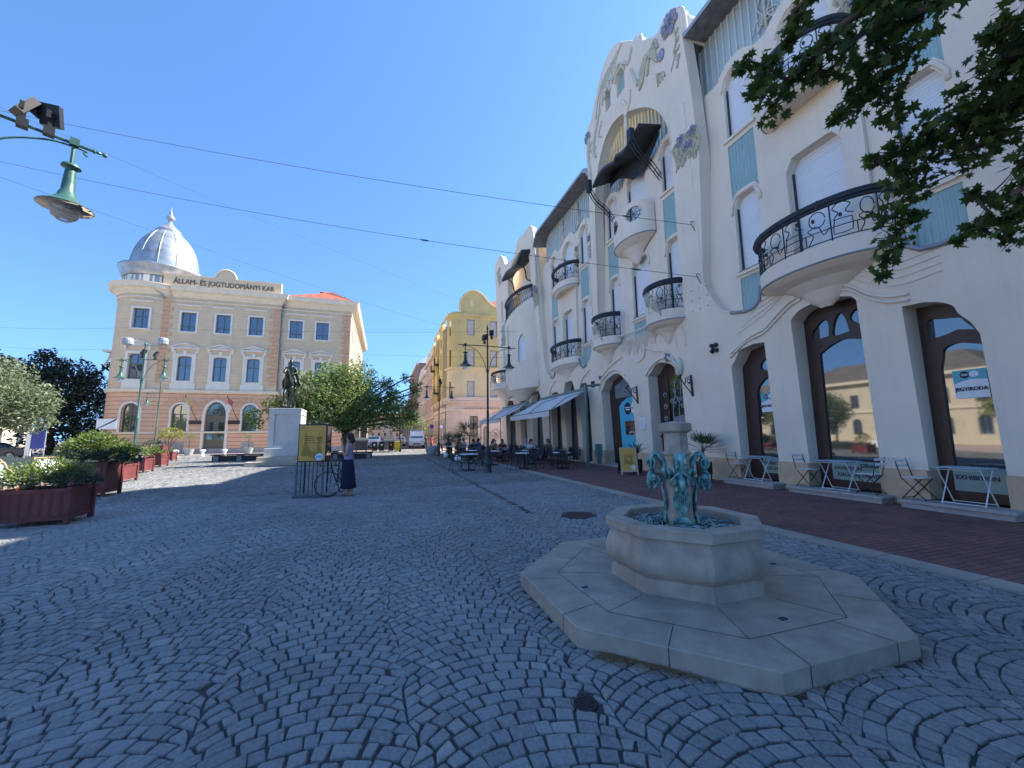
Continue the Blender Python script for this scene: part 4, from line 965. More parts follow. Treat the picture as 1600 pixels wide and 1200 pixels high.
def surround(mb, P, a, b, z0, z1, w=.2, t=.06):
    mb.prism(rect(a-w,a,z0-w,z1+w),-t,0.02,P); mb.prism(rect(b,b+w,z0-w,z1+w),-t,0.02,P); mb.prism(rect(a,b,z1,z1+w),-t,0.02,P); mb.prism(rect(a,b,z0-w,z0),-t-.03,0.02,P)
def pediment(mb, P, c, z, w=1.25, h=.45):
    mb.prism(rect(c-w,c+w,z-.12,z),-.22,0,P)
    for s_ in (-1,1): mb.prism([(c+s_*w,z),(c+s_*w,z+.1),(c,z+h+.08),(c,z+h-.08)][::s_],-.24,0,P)
    mb.prism([(c-w*.8,z),(c,z+h-.1),(c+w*.8,z)],-.05,0,P); mb.prism(rect(c-w*.95,c-w*.8,z-.5,z-.12),-.14,0,P); mb.prism(rect(c+w*.8,c+w*.95,z-.5,z-.12),-.14,0,P)
law = thing('university_building', 'beige and orange three storey corner building with a round tower and grey zinc dome', 'building', (-14,50,0), world=True)
PL = lambda u,v,d: (u, 50+d, v)
PR = lambda u,v,d: (u, 50.45+d, v)
TC = (-24.4, 53.0); TR = 3.45
PT = lambda u,v,d: (TC[0]+(TR-d)*sin(u), TC[1]-(TR-d)*cos(u), v)    # u angle
PS = lambda u,v,d: (-4.25-d, u, v)
cols = (-20.45,-17.25,-14.1); rc = (-10.15,-7.35)
def roundrect(c, w, z0, z1, rise=.2): return arched(c-w, c+w, z0, z1-rise, z1, 6)
def lawwall(P, u0, u1, cs, door_c=None, n=None):
    hl = []; hu = []
    for c in cs:
        hl.append(arched(c-.95,c+.95,.35,4.0,5.5) if c == door_c else arched(c-.7,c+.7,2.35,4.5,5.25))
        hu += [roundrect(c,.62,7.7,10.35), rect(c-.68,c+.68,13.05,15.15)]
    MB().wall(rect(u0,u1,0,6.5), hl, P, .4, .35).build('ground_floor_wall', M['law_lo'], law)
    MB().wall(rect(u0,u1,6.5,17.2), hu, P, .4, .3).build('upper_wall', M['law_up'], law)
    for c in cs:
        tr = MB(); surround(tr,P,c-.68,c+.68,13.05,15.15,.17); tr.prism(rect(c-1.05,c+1.05,15.85,16.0),-.16,0,P)
        surround(tr,P,c-.62,c+.62,7.7,10.35,.25); tr.prism(rect(c-1.0,c-.85,7.5,10.9),-.1,0,P); tr.prism(rect(c+.85,c+1.0,7.5,10.9),-.1,0,P); tr.prism(rect(c-.14,c+.14,10.35,10.95),-.14,0,P)
        pediment(tr,P,c,11.25); tr.prism(rect(c-1.1,c+1.1,6.75,7.45),-.08,0,P)
        a_ = arched(c-.95-.25,c+.95+.25,.35,4.0,5.75) if c == door_c else arched(c-.9,c+.9,2.3,4.5,5.45)
        i_ = arched(c-.95,c+.95,.35,4.0,5.5) if c == door_c else arched(c-.7,c+.7,2.3,4.5,5.25)
        k_ = len(a_); vs = [P(u,v,-.05) for u,v in a_]+[P(u,v,-.05) for u,v in i_]+[P(u,v,.01) for u,v in a_]
        tr.add(vs, [(j,j+1,k_+j+1,k_+j) for j in range(k_-1)]+[(2*k_+j,2*k_+j+1,j+1,j) for j in range(k_-1)])
        tr.build('window_surround', M['law_white'], law)
        vo = MB()
        for k in range(-3,4):
            an = pi/2+k*.38; 
            vo.prism([(c+cos(an-.13)*(1.0 if c!=door_c else 1.25),4.55+sin(an-.13)*(.95 if c!=door_c else 1.2)),(c+cos(an+.13)*(1.0 if c!=door_c else 1.25),4.55+sin(an+.13)*(.95 if c!=door_c else 1.2)),(c+cos(an+.11)*1.6,4.55+min(1.75,sin(an+.11)*1.55)),(c+cos(an-.11)*1.6,4.55+min(1.75,sin(an-.11)*1.55))],-.04,0,P)
        vo.build('voussoir', M['law_quoin'], law)
        win_parts(law,P,rect(c-.68,c+.68,13.05,15.15),M['greywood'],M['winglass'],trans=[.28])
        win_parts(law,P,roundrect(c,.62,7.7,10.35),M['greywood'],M['winglass'],trans=[.62])
        if c == door_c:
            d = MB(); d.prism(arched(c-.95,c+.95,.35,4.0,5.5),.30,.34,P)
            for s_ in (-1,1): d.prism(rect(c+s_*.48-.40,c+s_*.48+.40,.5,1.3),.27,.3,P); d.prism(rect(c+s_*.48-.40,c+s_*.48+.40,3.45,3.6),.27,.3,P)
            d.prism(rect(c-.05,c+.05,.35,3.9),.26,.3,P); d.prism(rect(c-.95,c+.95,3.85,4.0),.24,.3,P)
            o = d.build('entrance_door', M['doorgreen'], law)
            g_ = MB(); 
            for s_ in (-1,1): g_.prism(rect(c+s_*.48-.26,c+s_*.48+.26,1.5,3.35),.285,.3,P)
            g_.prism(arched(c-.8,c+.8,4.1,4.3,5.3),.285,.3,P); g_.build('pane', M['glass'], o)
        else:
            win_parts(law,P,arched(c-.7,c+.7,2.35,4.5,5.25),M['greywood'],M['glass'],trans=[.62])
            g_ = MB(); g_.prism(rect(c-.6,c+.6,.55,1.15),-.03,.03,P) if c != cols[0] else g_.prism(rect(c-.6,c+.6,.5,1.2),-.02,.03,P); g_.build('cellar_grate', M['greystone'], law)
lawwall(PL,-22.9,-11.75,cols,cols[1]); lawwall(PR,-11.75,-4.25,rc)
# tower walls (curved)
cu = [k*.08 for k in range(-30,12)]
th = [arched(-.2,.2,2.35,4.5,5.25)]; tu = [roundrect(0,.19,7.7,10.35), rect(-.2,.2,13.05,15.15)]
MB().wall(rect(-2.4,.95,0,6.5), th, PT, .4, .35, cuts=cu).build('tower_wall', M['law_lo'], law)
MB().wall(rect(-2.4,.95,6.5,17.2), tu, PT, .4, .3, cuts=cu).build('tower_wall', M['law_up'], law)
for q in (rect(-.2,.2,13.05,15.15),roundrect(0,.19,7.7,10.35),arched(-.2,.2,2.35,4.5,5.25)):
    PTf = lambda u,v,d: (TC[0]+u*TR, TC[1]-TR+d+.0, v); qq = [(u*TR,v) for u,v in q]; PT2 = lambda u,v,d: (TC[0]+u, TC[1]-TR+d+.05, v)
    win_parts(law,PT2,qq,M['greywood'],M['winglass'] if q[0][1] > 5 else M['glass'],trans=[.6])
tr = MB(); surround(tr,PT2,-.69,.69,13.05,15.15,.17,.12); surround(tr,PT2,-.66,.66,7.7,10.35,.25,.12); pediment(tr,PT2,0,11.25,1.15); tr.prism(rect(-.95,.95,6.75,7.45),-.16,0,PT2); tr.prism(rect(-.9,.9,15.85,16.0),-.2,0,PT2)
a_ = arched(-.9,.9,2.3,4.5,5.45); i_ = arched(-.7,.7,2.3,4.5,5.25); k_ = len(a_); tr.add([PT2(u,v,-.14) for u,v in a_]+[PT2(u,v,-.14) for u,v in i_]+[PT2(u,v,.1) for u,v in a_], [(j,j+1,k_+j+1,k_+j) for j in range(k_-1)]+[(2*k_+j,2*k_+j+1,j+1,j) for j in range(k_-1)])
tr.build('window_surround', M['law_white'], law)
# quoins
def quoin(P, u, z0, z1, s_=1):
    z = z0; k = 0; q = MB()
    while z < z1-.2:
        w = .95 if k % 2 else .6; q.prism(rect(min(u,u+s_*w),max(u,u+s_*w),z,z+.42),-.07,0,P); z += .46; k += 1
    q.build('quoins', M['law_quoin'], law)
quoin(PL,-22.85,7.4,16.6); quoin(PL,-11.8,7.4,16.6,-1); quoin(PR,-4.3,7.4,16.6,-1)
# cornices: profile extruded along front, around the tower and down the side
def cornice(z, prof, m, name, side=True, setx=0):
    mb = MB()
    path = []
    for k in range(-30,12): path.append(lambda o,a=k*.08: (TC[0]+(TR+o)*sin(a), TC[1]-(TR+o)*cos(a)))
    runs = [path, [lambda o: (-22.0, 50-o), lambda o: (-11.75+o, 50-o), lambda o: (-11.75+o, 51)], [lambda o: (-11.7, 50.45-o), lambda o: (-4.25+o, 50.45-o), lambda o: (-4.25+o, 76)]]
    for rn in runs:
        n = len(prof); vs = [(*f(o),z+h) for f in rn for o,h in prof]
        mb.add(vs, [(i*n+j,i*n+j+1,(i+1)*n+j+1,(i+1)*n+j) for i in range(len(rn)-1) for j in range(n-1)])
    mb.build(name, m, law)
cornice(16.75,[(-.1,0),(.12,0),(.14,.15),(.3,.3),(.42,.5),(.75,.62),(.8,.85),(.85,1.0),(.9,1.05),(.9,1.13),(-.3,1.2)],M['law_trim'],'main_cornice')
cornice(16.35,[(-.1,0),(.1,0),(.1,.14),(-.1,.16)],M['law_trim'],'string_course')
cornice(6.4,[(-.1,0),(.14,0),(.22,.2),(.22,.32),(-.1,.36)],M['law_trim'],'string_course')
cornice(2.15,[(-.1,0),(.08,0),(.1,.18),(-.1,.2)],M['law_trim'],'string_course')
cornice(0,[(.12,0),(.12,.5),(-.05,.55)],M['greystone'],'base_course')
# parapet with lettering
m = MB(); m.wall([(-22.9,17.85),(-22.9,19.2),(-18.3,19.2)]+[(-17.25-1.0*cos(pi*k/10),19.25+1.0*sin(pi*k/10)) for k in range(11)]+[(-16.2,19.2),(-11.75,19.2),(-11.75,17.85)],[],lambda u,v,d:(u,49.7+d,v),.5); m.build('parapet', M['law_up'], law)
m = MB(); m.box(-22.95,49.62,19.15,-18.3,49.72,19.28); m.box(-16.2,49.62,19.15,-11.7,49.72,19.28); m.tube([(-17.25-1.0*cos(pi*k/10),49.66,19.25+1.0*sin(pi*k/10)) for k in range(11)],.07,5); m.box(-22.95,49.3,19.28,-22.5,50.2,19.3); m.build('parapet_trim', M['law_trim'], law)
RN = Matrix(((1,0,0),(0,0,-1),(0,1,0)))
text('ÁLLAM- ÉS JOGTUDOMÁNYI KAR','lettering',mat('bronze letters',(.10,.08,.07),.5,.1,3),law,(-17.25,49.66,18.2),.80,RN,.03,sx=.80)
# roofs and body
m = MB(); m.box(-22.8,51.3,0,-4.9,76,17.0); m.box(-27.8,54,0,-20,76,17.0); m.build('building_body', M['law_up'], law)
m = MB(); hip(m,-12.0,-3.6,50.0,76.5,17.9,20.6,5); m.build('tiled_roof', M['tile'], law)
m = MB(); hip(m,-26,-12,50.6,76.5,17.9,19.0,4); m.build('rear_roof', M['tile'], law)
m = MB(); 
for y in (53,56,59,62,65,68,71,74):
    for z0,z1 in ((13.05,15.15),(7.7,10.35),(2.4,5.0)): surround(m,PS,y-.6,y+.6,z0,z1,.2,.08)
    m.prism(rect(y-1.1,y+1.1,11.2,11.4),-.25,0,PS)
m.build('side_window_surround', M['law_white'], law)
hs_ = [rect(y-.6,y+.6,z0,z1) for y in (53,56,59,62,65,68,71,74) for z0,z1 in ((13.05,15.15),(7.7,10.35),(2.4,5.0))]
MB().wall(rect(50.5,76,0,17.2),hs_,PS,.3,.3).build('side_wall', M['law_side'], law)
for h_ in hs_: win_parts(law,PS,h_,M['greywood'],M['winglass'])
# downpipe
m = MB(); m.tube([(-11.55,50.35,16.9),(-11.6,50.3,16.2),(-11.65,50.35,15.6),(-11.65,50.35,.5)],.07,6); m.tube([(-11.0,49.4,17.7),(-11.3,49.8,17.0),(-11.55,50.3,16.6)],.07,6); m.tube([(-24.0,49.0,17.7),(-22.9,49.6,16.9),(-22.7,49.85,16.4)],.07,6); m.build('downpipe', M['zinc'], law, smooth=True)
# dome
TD = (-24.45, 53.2)
m = MB(); m.lathe([(3.3,17.9),(3.3,19.0),(3.35,19.0)], (*TD,0), 40); m.build('drum', M['zinc'], law, smooth=False)
m = MB()
for k in range(36):
    a = k*2*pi/36; m.obox((TD[0]+3.33*cos(a),TD[1]+3.33*sin(a),18.55),(.06,.16,.75),a) if k % 3 else m.obox((TD[0]+3.33*cos(a),TD[1]+3.33*sin(a),18.55),(.1,.55,.85),a)
m.build('drum_pilaster', M['law_white'], law)
m = MB(); m.lathe([(3.35,19.0),(3.5,19.1),(3.6,19.5),(3.75,19.9),(3.85,20.1),(3.9,20.3),(3.5,20.35),(3.0,20.35)], (*TD,0), 48); m.build('drum_cornice', M['dome'], law, smooth=True)
def dr(t): return 3.05*(1-t**1.9)**.58
dp = [(max(.75,dr(t)), 20.3+5.5*t) for t in [k/20 for k in range(20)]]
m = MB(); m.lathe(dp, (*TD,0), 48); m.build('dome', M['dome'], law, smooth=True)
m = MB()
for k in range(12):
    a = k*pi/6+.2; m.tube([(TD[0]+r*1.005*cos(a),TD[1]+r*1.005*sin(a),z) for r,z in dp if z < 25.2],.045,5)
m.build('dome_rib', M['dome'], law, smooth=True)
m = MB(); m.lathe([(.9,25.0),(1.15,25.1),(1.25,25.35),(1.15,25.5),(.9,25.75),(.5,26.15),(.22,26.5),(.15,26.7),(.3,26.85),(.42,27.05),(.42,27.2),(.3,27.4),(.1,27.5),(.18,27.7),(.05,27.9),(.03,28.5),(.0,28.5)], (*TD,0), 20); m.build('dome_finial', M['dome'], law, smooth=True)
# flags in holders beside the entrance
def flag(x, label, c1, c2):
    t = thing('flag', label, 'flag', (x,49.7,4.2), world=True)
    m = MB(); m.tube([(x+.8,49.85,3.4),(x-.05,48.9,6.0)],.03,6); m.ball((x-.05,48.9,6.03),(.06,.06,.06)); m.build('pole', M['iron'], t)
    def cl(u,v): return (x-.05+.55*u*(1-.3*v)+.06*sin(v*5), 48.90+.08*sin(u*9+v*3), 5.95-1.25*v-.45*u)
    m = MB(); m.grid(lambda u,v: cl(u,v*.5),6,5); m.build('cloth', c1, t, smooth=True)
    m = MB(); m.grid(lambda u,v: cl(u,.5+v*.5),6,5); m.build('cloth', c2, t, smooth=True)
flag(-19.6,'yellow and white flag hanging left of the arched entrance door',mat('yellow flag cloth',(.62,.45,.15),.8,.1,3),M['law_white'])
flag(-15.9,'red and white flag hanging right of the arched entrance door',mat('red flag cloth',(.45,.12,.10),.8,.1,3),M['law_white'])
m = MB()
for x in (-19.0,-15.5): m = MB(); m.box(x-.55,49.90,2.75+.35,x+.55,49.98,3.15+.35); m.build('name_plate', M['darkwood'], law)

m = MB(); m.tube([(-29.0,53.5,9.6),(-28.6,53.2,10.2),(-28.3,53.0,10.9)],.1,5); m.box(-29.0,52.8,11.0,-27.9,54.2,11.2); m.build('tower_balcony_bracket', M['law_trim'], law)
# ---- yellow corner building
def streetfacade(par, P, u0, u1, H, cols, rows, mw, mlow, zlow, wx=.6, blinds=True, cuts=None, arch_top=False):
    hl = []; hu = []
    for z0,z1 in rows:
        for c in cols: (hl if z1 < zlow else hu).append(rect(c-wx,c+wx,z0,z1))
    MB().wall(rect(u0,u1,0,zlow),hl,P,.3,.25,cuts=cuts).build('ground_floor_wall', mlow, par)
    MB().wall(rect(u0,u1,zlow,H),hu,P,.3,.25,cuts=cuts).build('upper_wall', mw, par)
    for i, h_ in enumerate(hl+hu): win_parts(par,P,h_,M['greywood'],M['curtain'] if (blinds and i % 3 != 1) else M['winglass'],.12)
M['yel'] = mat('mustard yellow plaster', (.64,.47,.19), .9, .1, .8, .2, 30, streak=.45, dirt=(.40,.33,.16))
M['yel2'] = mat('pale yellow plaster', (.74,.57,.32), .9, .08, .8, .2, 30, streak=.3)
M['pinkbase'] = groove('pinkish cream ashlar', (.70,.54,.43), .55, dark=.85, ms=.02)
M['pinkbase2'] = groove('pinkish cream ashlar side', (.70,.54,.43), .55, dark=.85, ms=.02, axes=('Y','Z',None))
yb = thing('apartment_building', 'mustard yellow corner building with a big round topped gable over the side street', 'building', (11.5,52,0), world=True)
PYF = lambda u,v,d: (u, 52+d, v); PYL = lambda u,v,d: (8+d, u, v); PYF2 = lambda u,v,d: (u,54+d,v)
CR = 2.2; CC = (10.2,54.2)
PYC = lambda u,v,d: (CC[0]-(CR-d)*cos(u), CC[1]-(CR-d)*sin(u), v)
# rounded corner drum, from left side (u=0) to the front (u=pi/2)
cuts = [k*.12 for k in range(1,13)]
rowsY = ((6.6,8.9),(11.0,13.3),(15.3,17.5))
MB().wall(rect(0,pi/2,0,6.0),[],PYC,.2,cuts=cuts).build('corner_wall', M['pinkbase'], yb)
MB().wall(rect(0,pi/2,6.0,10.6),[rect(.45,.62,6.6,8.9)],PYC,.2,cuts=cuts).build('corner_wall', M['yel2'], yb)
MB().wall(rect(0,pi/2,10.6,18.6),[rect(.45,.62,z0,z1) for z0,z1 in rowsY[1:]],PYC,.2,cuts=cuts).build('corner_wall', M['yel'], yb)
gablef = [(10.2,18.6)]+[(x,z) for x,z in bez2((9.4,18.8),(9.5,20.0),(10.2,21.1),(11.3,21.7),(12.4,21.4),(13.2,20.6),(13.9,19.9),(15.0,19.4),(17,19.2),n=4)]+[(20,19.2),(20,10.6),(10.2,10.6)]
fw = [rect(c-.5,c+.5,z0,z1) for c in (11.0,14.2,16.6) for z0,z1 in rowsY]
MB().wall(gablef,[f_ for f_ in fw if f_[0][1] > 9],PYF,.3,.25).build('upper_wall', M['yel'], yb)
MB().wall(rect(10.2,20,6.0,10.6),[f_ for f_ in fw if f_[0][1] < 9],PYF,.3,.25).build('upper_wall', M['yel2'], yb)
dsh = [rect(10.85,11.95,.2,4.2), arched(12.7,13.4,.2,2.2,2.9), rect(15.6,17,.8,3)]
MB().wall(rect(10.2,20,0,6.0),dsh,PYF,.3,.25).build('ground_floor_wall', M['pinkbase'], yb)
win_parts(yb,PYF,dsh[0],M['darkwood'],M['glass'],trans=[.6,.75],name='shop_door'); win_parts(yb,PYF,dsh[1],M['law_quoin'],M['glass'],name='door'); win_parts(yb,PYF,dsh[2],M['darkwood'],M['glass'])
for i,h_ in enumerate(fw): win_parts(yb,PYF,h_,M['greywood'],M['curtain'],.1,mull=0)
def ycorn(z, o, h, m, name='string_course'):
    pth = [(8,68)]+[(CC[0]-(CR)*cos(a),CC[1]-(CR)*sin(a)) for a in [k*pi/16 for k in range(9)]]+[(20,52)]
    nrm = [(-1,0)]+[(-cos(a),-sin(a)) for a in [k*pi/16 for k in range(9)]]+[(0,-1)]
    vs = []; 
    for (x,y),(nx,ny) in zip(pth,nrm):
        for oo,hh in ((0,0),(o,.1*h),(o,h),(0,h*1.05)): vs.append((x+nx*oo,y+ny*oo,z+hh))
    MB().add(vs,[(i*4+j,i*4+j+1,(i+1)*4+j+1,(i+1)*4+j) for i in range(len(pth)-1) for j in range(3)]).build(name, m, yb)
ycorn(5.9,.28,.3,M['pinkbase']); ycorn(4.9,.18,.2,M['law_trim']); ycorn(10.5,.2,.3,M['yel2']); ycorn(17.9,.22,.35,M['yel']); ycorn(6.2,.35,.5,M['pinkbase'])
m = MB(); m.tube([(x,51.95,z) for x,z in bez2((9.4,18.8),(9.5,20.0),(10.2,21.1),(11.3,21.7),(12.4,21.4),(13.2,20.6),(13.9,19.9),(15.0,19.4),n=4)],.16,6); m.prism([(11.1+.25*cos(k*pi/8),19.9+.6*sin(k*pi/8)) for k in range(16)],-.08,0,PYF); m.build('gable_moulding', M['yel2'], yb)
m = MB(); k = 10.3
while k < 19.9: m.box(k,51.75,5.0,k+.18,51.9,5.35); k += .5
m.build('dentil', M['law_quoin'], yb)
lc = (56.2,58.8,61.2,63.6,66)
streetfacade(yb,PYL,54.2,68,16.9,lc,((.6,4.0),)+rowsY[:2]+((14.0,16.0),),M['yel'],M['pinkbase2'],6.0,.5)
for y0,y1,zt in ((55.0,58.4,18.0),(61,63.5,17.6),(65.5,67.6,17.2)):
    P2 = lambda u,v,d: (7.55+d,u,v)
    c = (y0+y1)/2
    MB().wall([(y0,6),(y0,15.5)]+[(c-(y1-y0)/2*cos(pi*k/8),15.5+(zt-15.5)*sin(pi*k/8)) for k in range(9)]+[(y1,15.5),(y1,6)],[rect(c-.55,c+.55,z0,z1) for z0,z1 in rowsY[:2]+((14.2,15.6),)],P2,.44,.2).build('bay_window', M['yel'], yb)
    for z0,z1 in rowsY[:2]+((14.2,15.6),): win_parts(yb,P2,rect(c-.55,c+.55,z0,z1),M['greywood'],M['curtain'],.1)
    m = MB(); m.ball((7.9,c,6.1),(.6,(y1-y0)/2,.55),12,8); m.build('bay_corbel', M['pinkbase2'], yb)
for y,z in ((60,12.3),(60,7.9),(64.5,12.0)):
    m = MB(); m.box(7.0,y-.9,z,8,y+.9,z+.12); 
    for k in range(8): m.box(7.0,y-.9+k*.25,z,7.04,y-.86+k*.25,z+.9)
    m.box(6.98,y-.9,z+.85,7.06,y+.9,z+.95); m.build('iron_balcony', M['iron'], yb)
m = MB(); m.box(10.2,52.4,0,20,68,18.6); m.box(8.4,54.3,0,10.3,68,16.8); m.build('building_body', M['yel'], yb)
m = MB(); hip(m,12,24,53,66,19,22.5,4); m.build('roof', M['tile'], yb)
m = MB(); m.tube([(8-.1,54.1,16.8),(7.9,54.1,.2)],.07,6); m.build('downpipe', M['zinc'], yb)
# red brick house behind, over the side street
rb = thing('brick_house', 'red roofed house rising behind the yellow gable', 'building', (24,60,0), world=True)
m = MB(); m.box(17,56,0,30,72,19.0); m.build('wall', M['law_quoin'], rb)
m = MB(); hip(m,13.5,30.5,57,72.5,18.9,25.5,6); m.build('roof', M['tile'], rb)
# row of street houses further on
def rowhouse(name, label, X, y0, y1, H, col, base, dirn=1, roof='tile', gab_=0, n=None, body=6, rr=3):
    t = thing(name, label, 'building', (X,(y0+y1)/2,0), world=True)
    P = (lambda u,v,d: (X+d,u,v)) if dirn > 0 else (lambda u,v,d: (X-d,u,v))
    n = n or int((y1-y0)/2.8); cs = [y0+(y1-y0)*(k+.5)/n for k in range(n)]
    nf = int((H-5)/3.9); rows = [(.6,3.4)]+[(5.9+k*3.7,5.9+k*3.7+2.2) for k in range(nf)]
    m1 = mat(name+' plaster', col, .9, .1, .8, .15, 30, streak=.3); m2 = mat(name+' ground floor', base, .9, .1, .8, .15, 30)
    streetfacade(t,P,y0,y1,H,cs,rows,m1,m2,4.6,.5)
    s_ = 1 if dirn > 0 else -1
    m = MB(); a, b = sorted((X+s_*.3,X+s_*(body+4))); m.box(a,y0,0,b,y1,H-.1); m.build('building_body', m1, t)
    m = MB()
    for z,o,h in ((4.6,.15,.25),(H-.25,.45,.4)): a, b = sorted((X-s_*o,X+s_*.2)); m.box(a,y0-.05,z,b,y1+.05,z+h)
    for c in cs:
        for z0,z1 in rows[1:]: a, b = sorted((X-s_*.18,X)); m.box(a,c-.75,z1+.2,b,c+.75,z1+.38)
    m.build('cornice', M['law_trim'], t)
    m = MB(); a, b = sorted((X-s_*.2,X+s_*(body+4))); hip(m,a,b,y0,y1,H+.1,H+rr,rr); m.build('roof', M[roof], t)
    if gab_:
        c = (y0+y1)/2; m = MB(); m.wall([(y0+.5,H),(y0+.7,H+1)]+[(c-(y1-y0)*.38*cos(pi*k/8),H+1.2+gab_*sin(pi*k/8)) for k in range(9)]+[(y1-.7,H+1),(y1-.5,H)],[],P,.3); m.build('gable', M['law_trim'], t)
    return t
rowhouse('pink_house','pink three storey house beyond the yellow corner building',8,68,84,15.6,(.60,.40,.31),(.52,.40,.30),gab_=1.2)
rowhouse('cream_house','cream house with dark mansard roof beyond the pink house',8,84,104,14.4,(.62,.52,.42),(.45,.34,.26),roof='zinc',gab_=1.6,rr=4)
rowhouse('brown_house','tall brown brick house far down the street on the right',8,104,140,20.5,(.30,.19,.14),(.25,.17,.13),roof='zinc',n=8)
rowhouse('street_end_house','pale house closing the far end of the street',7.5,142,175,13,(.5,.4,.33),(.3,.24,.2),n=6)
rowhouse('white_house','white house on the left side of the street behind the leafy tree',-5.5,82,104,13.5,(.62,.56,.48),(.5,.45,.4),dirn=-1)
rowhouse('ochre_house','ochre house far down the left side of the street',-5.5,104,150,12,(.5,.38,.22),(.4,.33,.25),dirn=-1)
# closing vista
t = thing('vista_house','small brownish house closing the vista at the end of the street','building',(0,215,0),world=True)
MB().wall(rect(-30,30,0,10),[rect(-12+k*3,-11+k*3,z,z+2) for k in range(9) for z in (1.5,5.5)],lambda u,v,d:(u,215+d,v),1).build('wall', M['law_quoin'], t)
m = MB(); m.box(-30,215.9,0,30,216,10); m.build('dark_interior', M['winglass'], t); m = MB(); hip(m,-30,30,214.5,226,10,14,5); m.build('roof', M['tile'], t)
# buildings across the square (seen in the shop windows)
def lowhouse(name, label, X, y0, y1, H, rh, col, roof='roofgrey'):
    t = thing(name, label, 'building', (X,(y0+y1)/2,0), world=True); P = lambda u,v,d: (X-d,u,v)
    n = int((y1-y0)/3); cs = [y0+(y1-y0)*(k+.5)/n for k in range(n)]; m1 = mat(name+' plaster', col, .9, .08, .6, streak=.25)
    hs = [arched(c-.55,c+.55,1.1,2.7,3.2,6) for c in cs]+[rect(c-.5,c+.5,4.6,6.4) for c in cs]
    MB().wall(rect(y0,y1,0,H),hs,P,.3,.25).build('wall', m1, t)
    for h_ in hs: win_parts(t,P,h_,M['greywood'],M['winglass'],.12)
    m = MB(); m.box(X-10,y0,0,X-.3,y1,H-.1); m.build('building_body', m1, t)
    m = MB(); m.box(X-.2,y0,H-.3,X+.5,y1,H+.05); m.box(X,y0,4.0,X+.15,y1,4.2); m.build('cornice', M['law_trim'], t)
    m = MB(); hip(m,X-10,X+.5,y0,y1,H,H+rh,rh*1.3); m.build('roof', M[roof], t)
M['roofgrey'] = brickmat('grey brown roof tiles', (.13,.12,.11), (.18,.16,.14), (.06,.055,.05), 1, .3, .35, .03, bump=.5)
lowhouse('long_house','long cream two storey house with grey roof across the square',-38,23,44,8.2,2.8,(.60,.53,.40))
lowhouse('gabled_house','cream house with high ridge across the square left of the long house',-38,2,20,10,5,(.64,.58,.46))
lowhouse('far_house','pale house behind the round crowned tree at the left edge',-48,55,75,8,3,(.62,.56,.45))
# ================= TREES AND PLANTS =================
M['bark'] = mat('tree bark', (.10,.075,.055), .95, .3, 8, .6, 25)
L_mid = leafmat('acacia leaves', (.075,.125,.03), (.24,.33,.10), .45)
L_bright = leafmat('bright sun tinted leaves', (.10,.16,.02), (.26,.34,.07), .45)  # lighter leaf green: puts sunlight on the plaza tree's branch into the colour
L_grey = leafmat('lime tree leaves', (.09,.13,.06), (.25,.30,.17), .4)
L_dark = leafmat('dark evergreen leaves', (.008,.018,.012), (.025,.045,.025), .15)
L_jun = leafmat('juniper needles', (.07,.12,.02), (.24,.32,.08), .35)
L_jund = leafmat('blue green juniper needles', (.02,.045,.025), (.07,.11,.07), .2)
L_yel = leafmat('yellow green leaves', (.16,.18,.02), (.38,.36,.08), .4)
L_maple = leafmat('maple leaves', (.022,.05,.012), (.12,.19,.035), .45)
L_palm = leafmat('palm fronds', (.03,.06,.025), (.09,.14,.06), .25)
L_lav = leafmat('lavender stalks', (.22,.24,.17), (.42,.43,.36), .2, .9)
def leafcloud(mb, rnd, blobs, n, size, shell=.55, droop=0, asp=.55, keep=None, flat=1.0):
    tot = sum(b[3]**2 for b in blobs)
    for bx,by,bz,br in blobs:
        k = max(4,int(n*br*br/tot))
        for _ in range(k):
            while 1:
                d = Vector((rnd.gauss(0,1),rnd.gauss(0,1),rnd.gauss(0,1)))
                if d.length > 1e-3: break
            d.normalize(); r = br*(shell+(1-shell)*rnd.random()**.7) if rnd.random() < .8 else br*rnd.random()
            r *= 1+.25*sin(d.x*5+bx*3)*sin(d.y*6+by)*sin(d.z*5+bz)
            p = Vector((bx,by,bz))+Vector((d.x*r,d.y*r,d.z*r*flat))
            if keep and not keep(p): continue
            s_ = size*rnd.uniform(.6,1.3); a = Vector((rnd.gauss(0,1),rnd.gauss(0,1),rnd.gauss(0,.6)-droop)).normalized(); b = a.cross(Vector((rnd.gauss(0,1),rnd.gauss(0,1),rnd.gauss(0,1)))).normalized()*asp
            mb.add([p-a*s_*.5, p+b*s_*.45, p+a*s_*.5, p-b*s_*.45],[(0,1,2,3)])
def tree(name, label, loc, th, r0, blobs, n, size, lm, seed=1, droop=.3, group=None, extra=None, cat='tree', limbs=True, shell=.5, flat=1.0):
    rnd = random.Random(seed); t = thing(name, label, cat, loc, group=group)
    m = MB(); m.tube(bez((0,0,-.1),(.05*th,0,th*.35),(-.03*th,.02,th*.7),(0,0,th),n=4), [r0*(1-.045*i) for i in range(13)], 8)
    if limbs:
        for bx,by,bz,br in blobs: m.tube(bez((0,0,th*rnd.uniform(.75,1)),(bx*.4,by*.4,th+(bz-th)*.55),(bx,by,bz),(bx*1.15,by*1.15,bz+br*.5),n=4), [r0*.45*(1-.07*i) for i in range(13)], 5)
    m.build('trunk', M['bark'], t, smooth=True)
    c = MB(); leafcloud(c,rnd,blobs,n,size,droop=droop,shell=shell,flat=flat); c.build('crown', lm, t)
    if extra: e = MB(); leafcloud(e,rnd,extra[0],extra[1],size,droop=droop); e.build('sun_tinted_branch', extra[2], t)
    return t
rnd = random.Random(11)
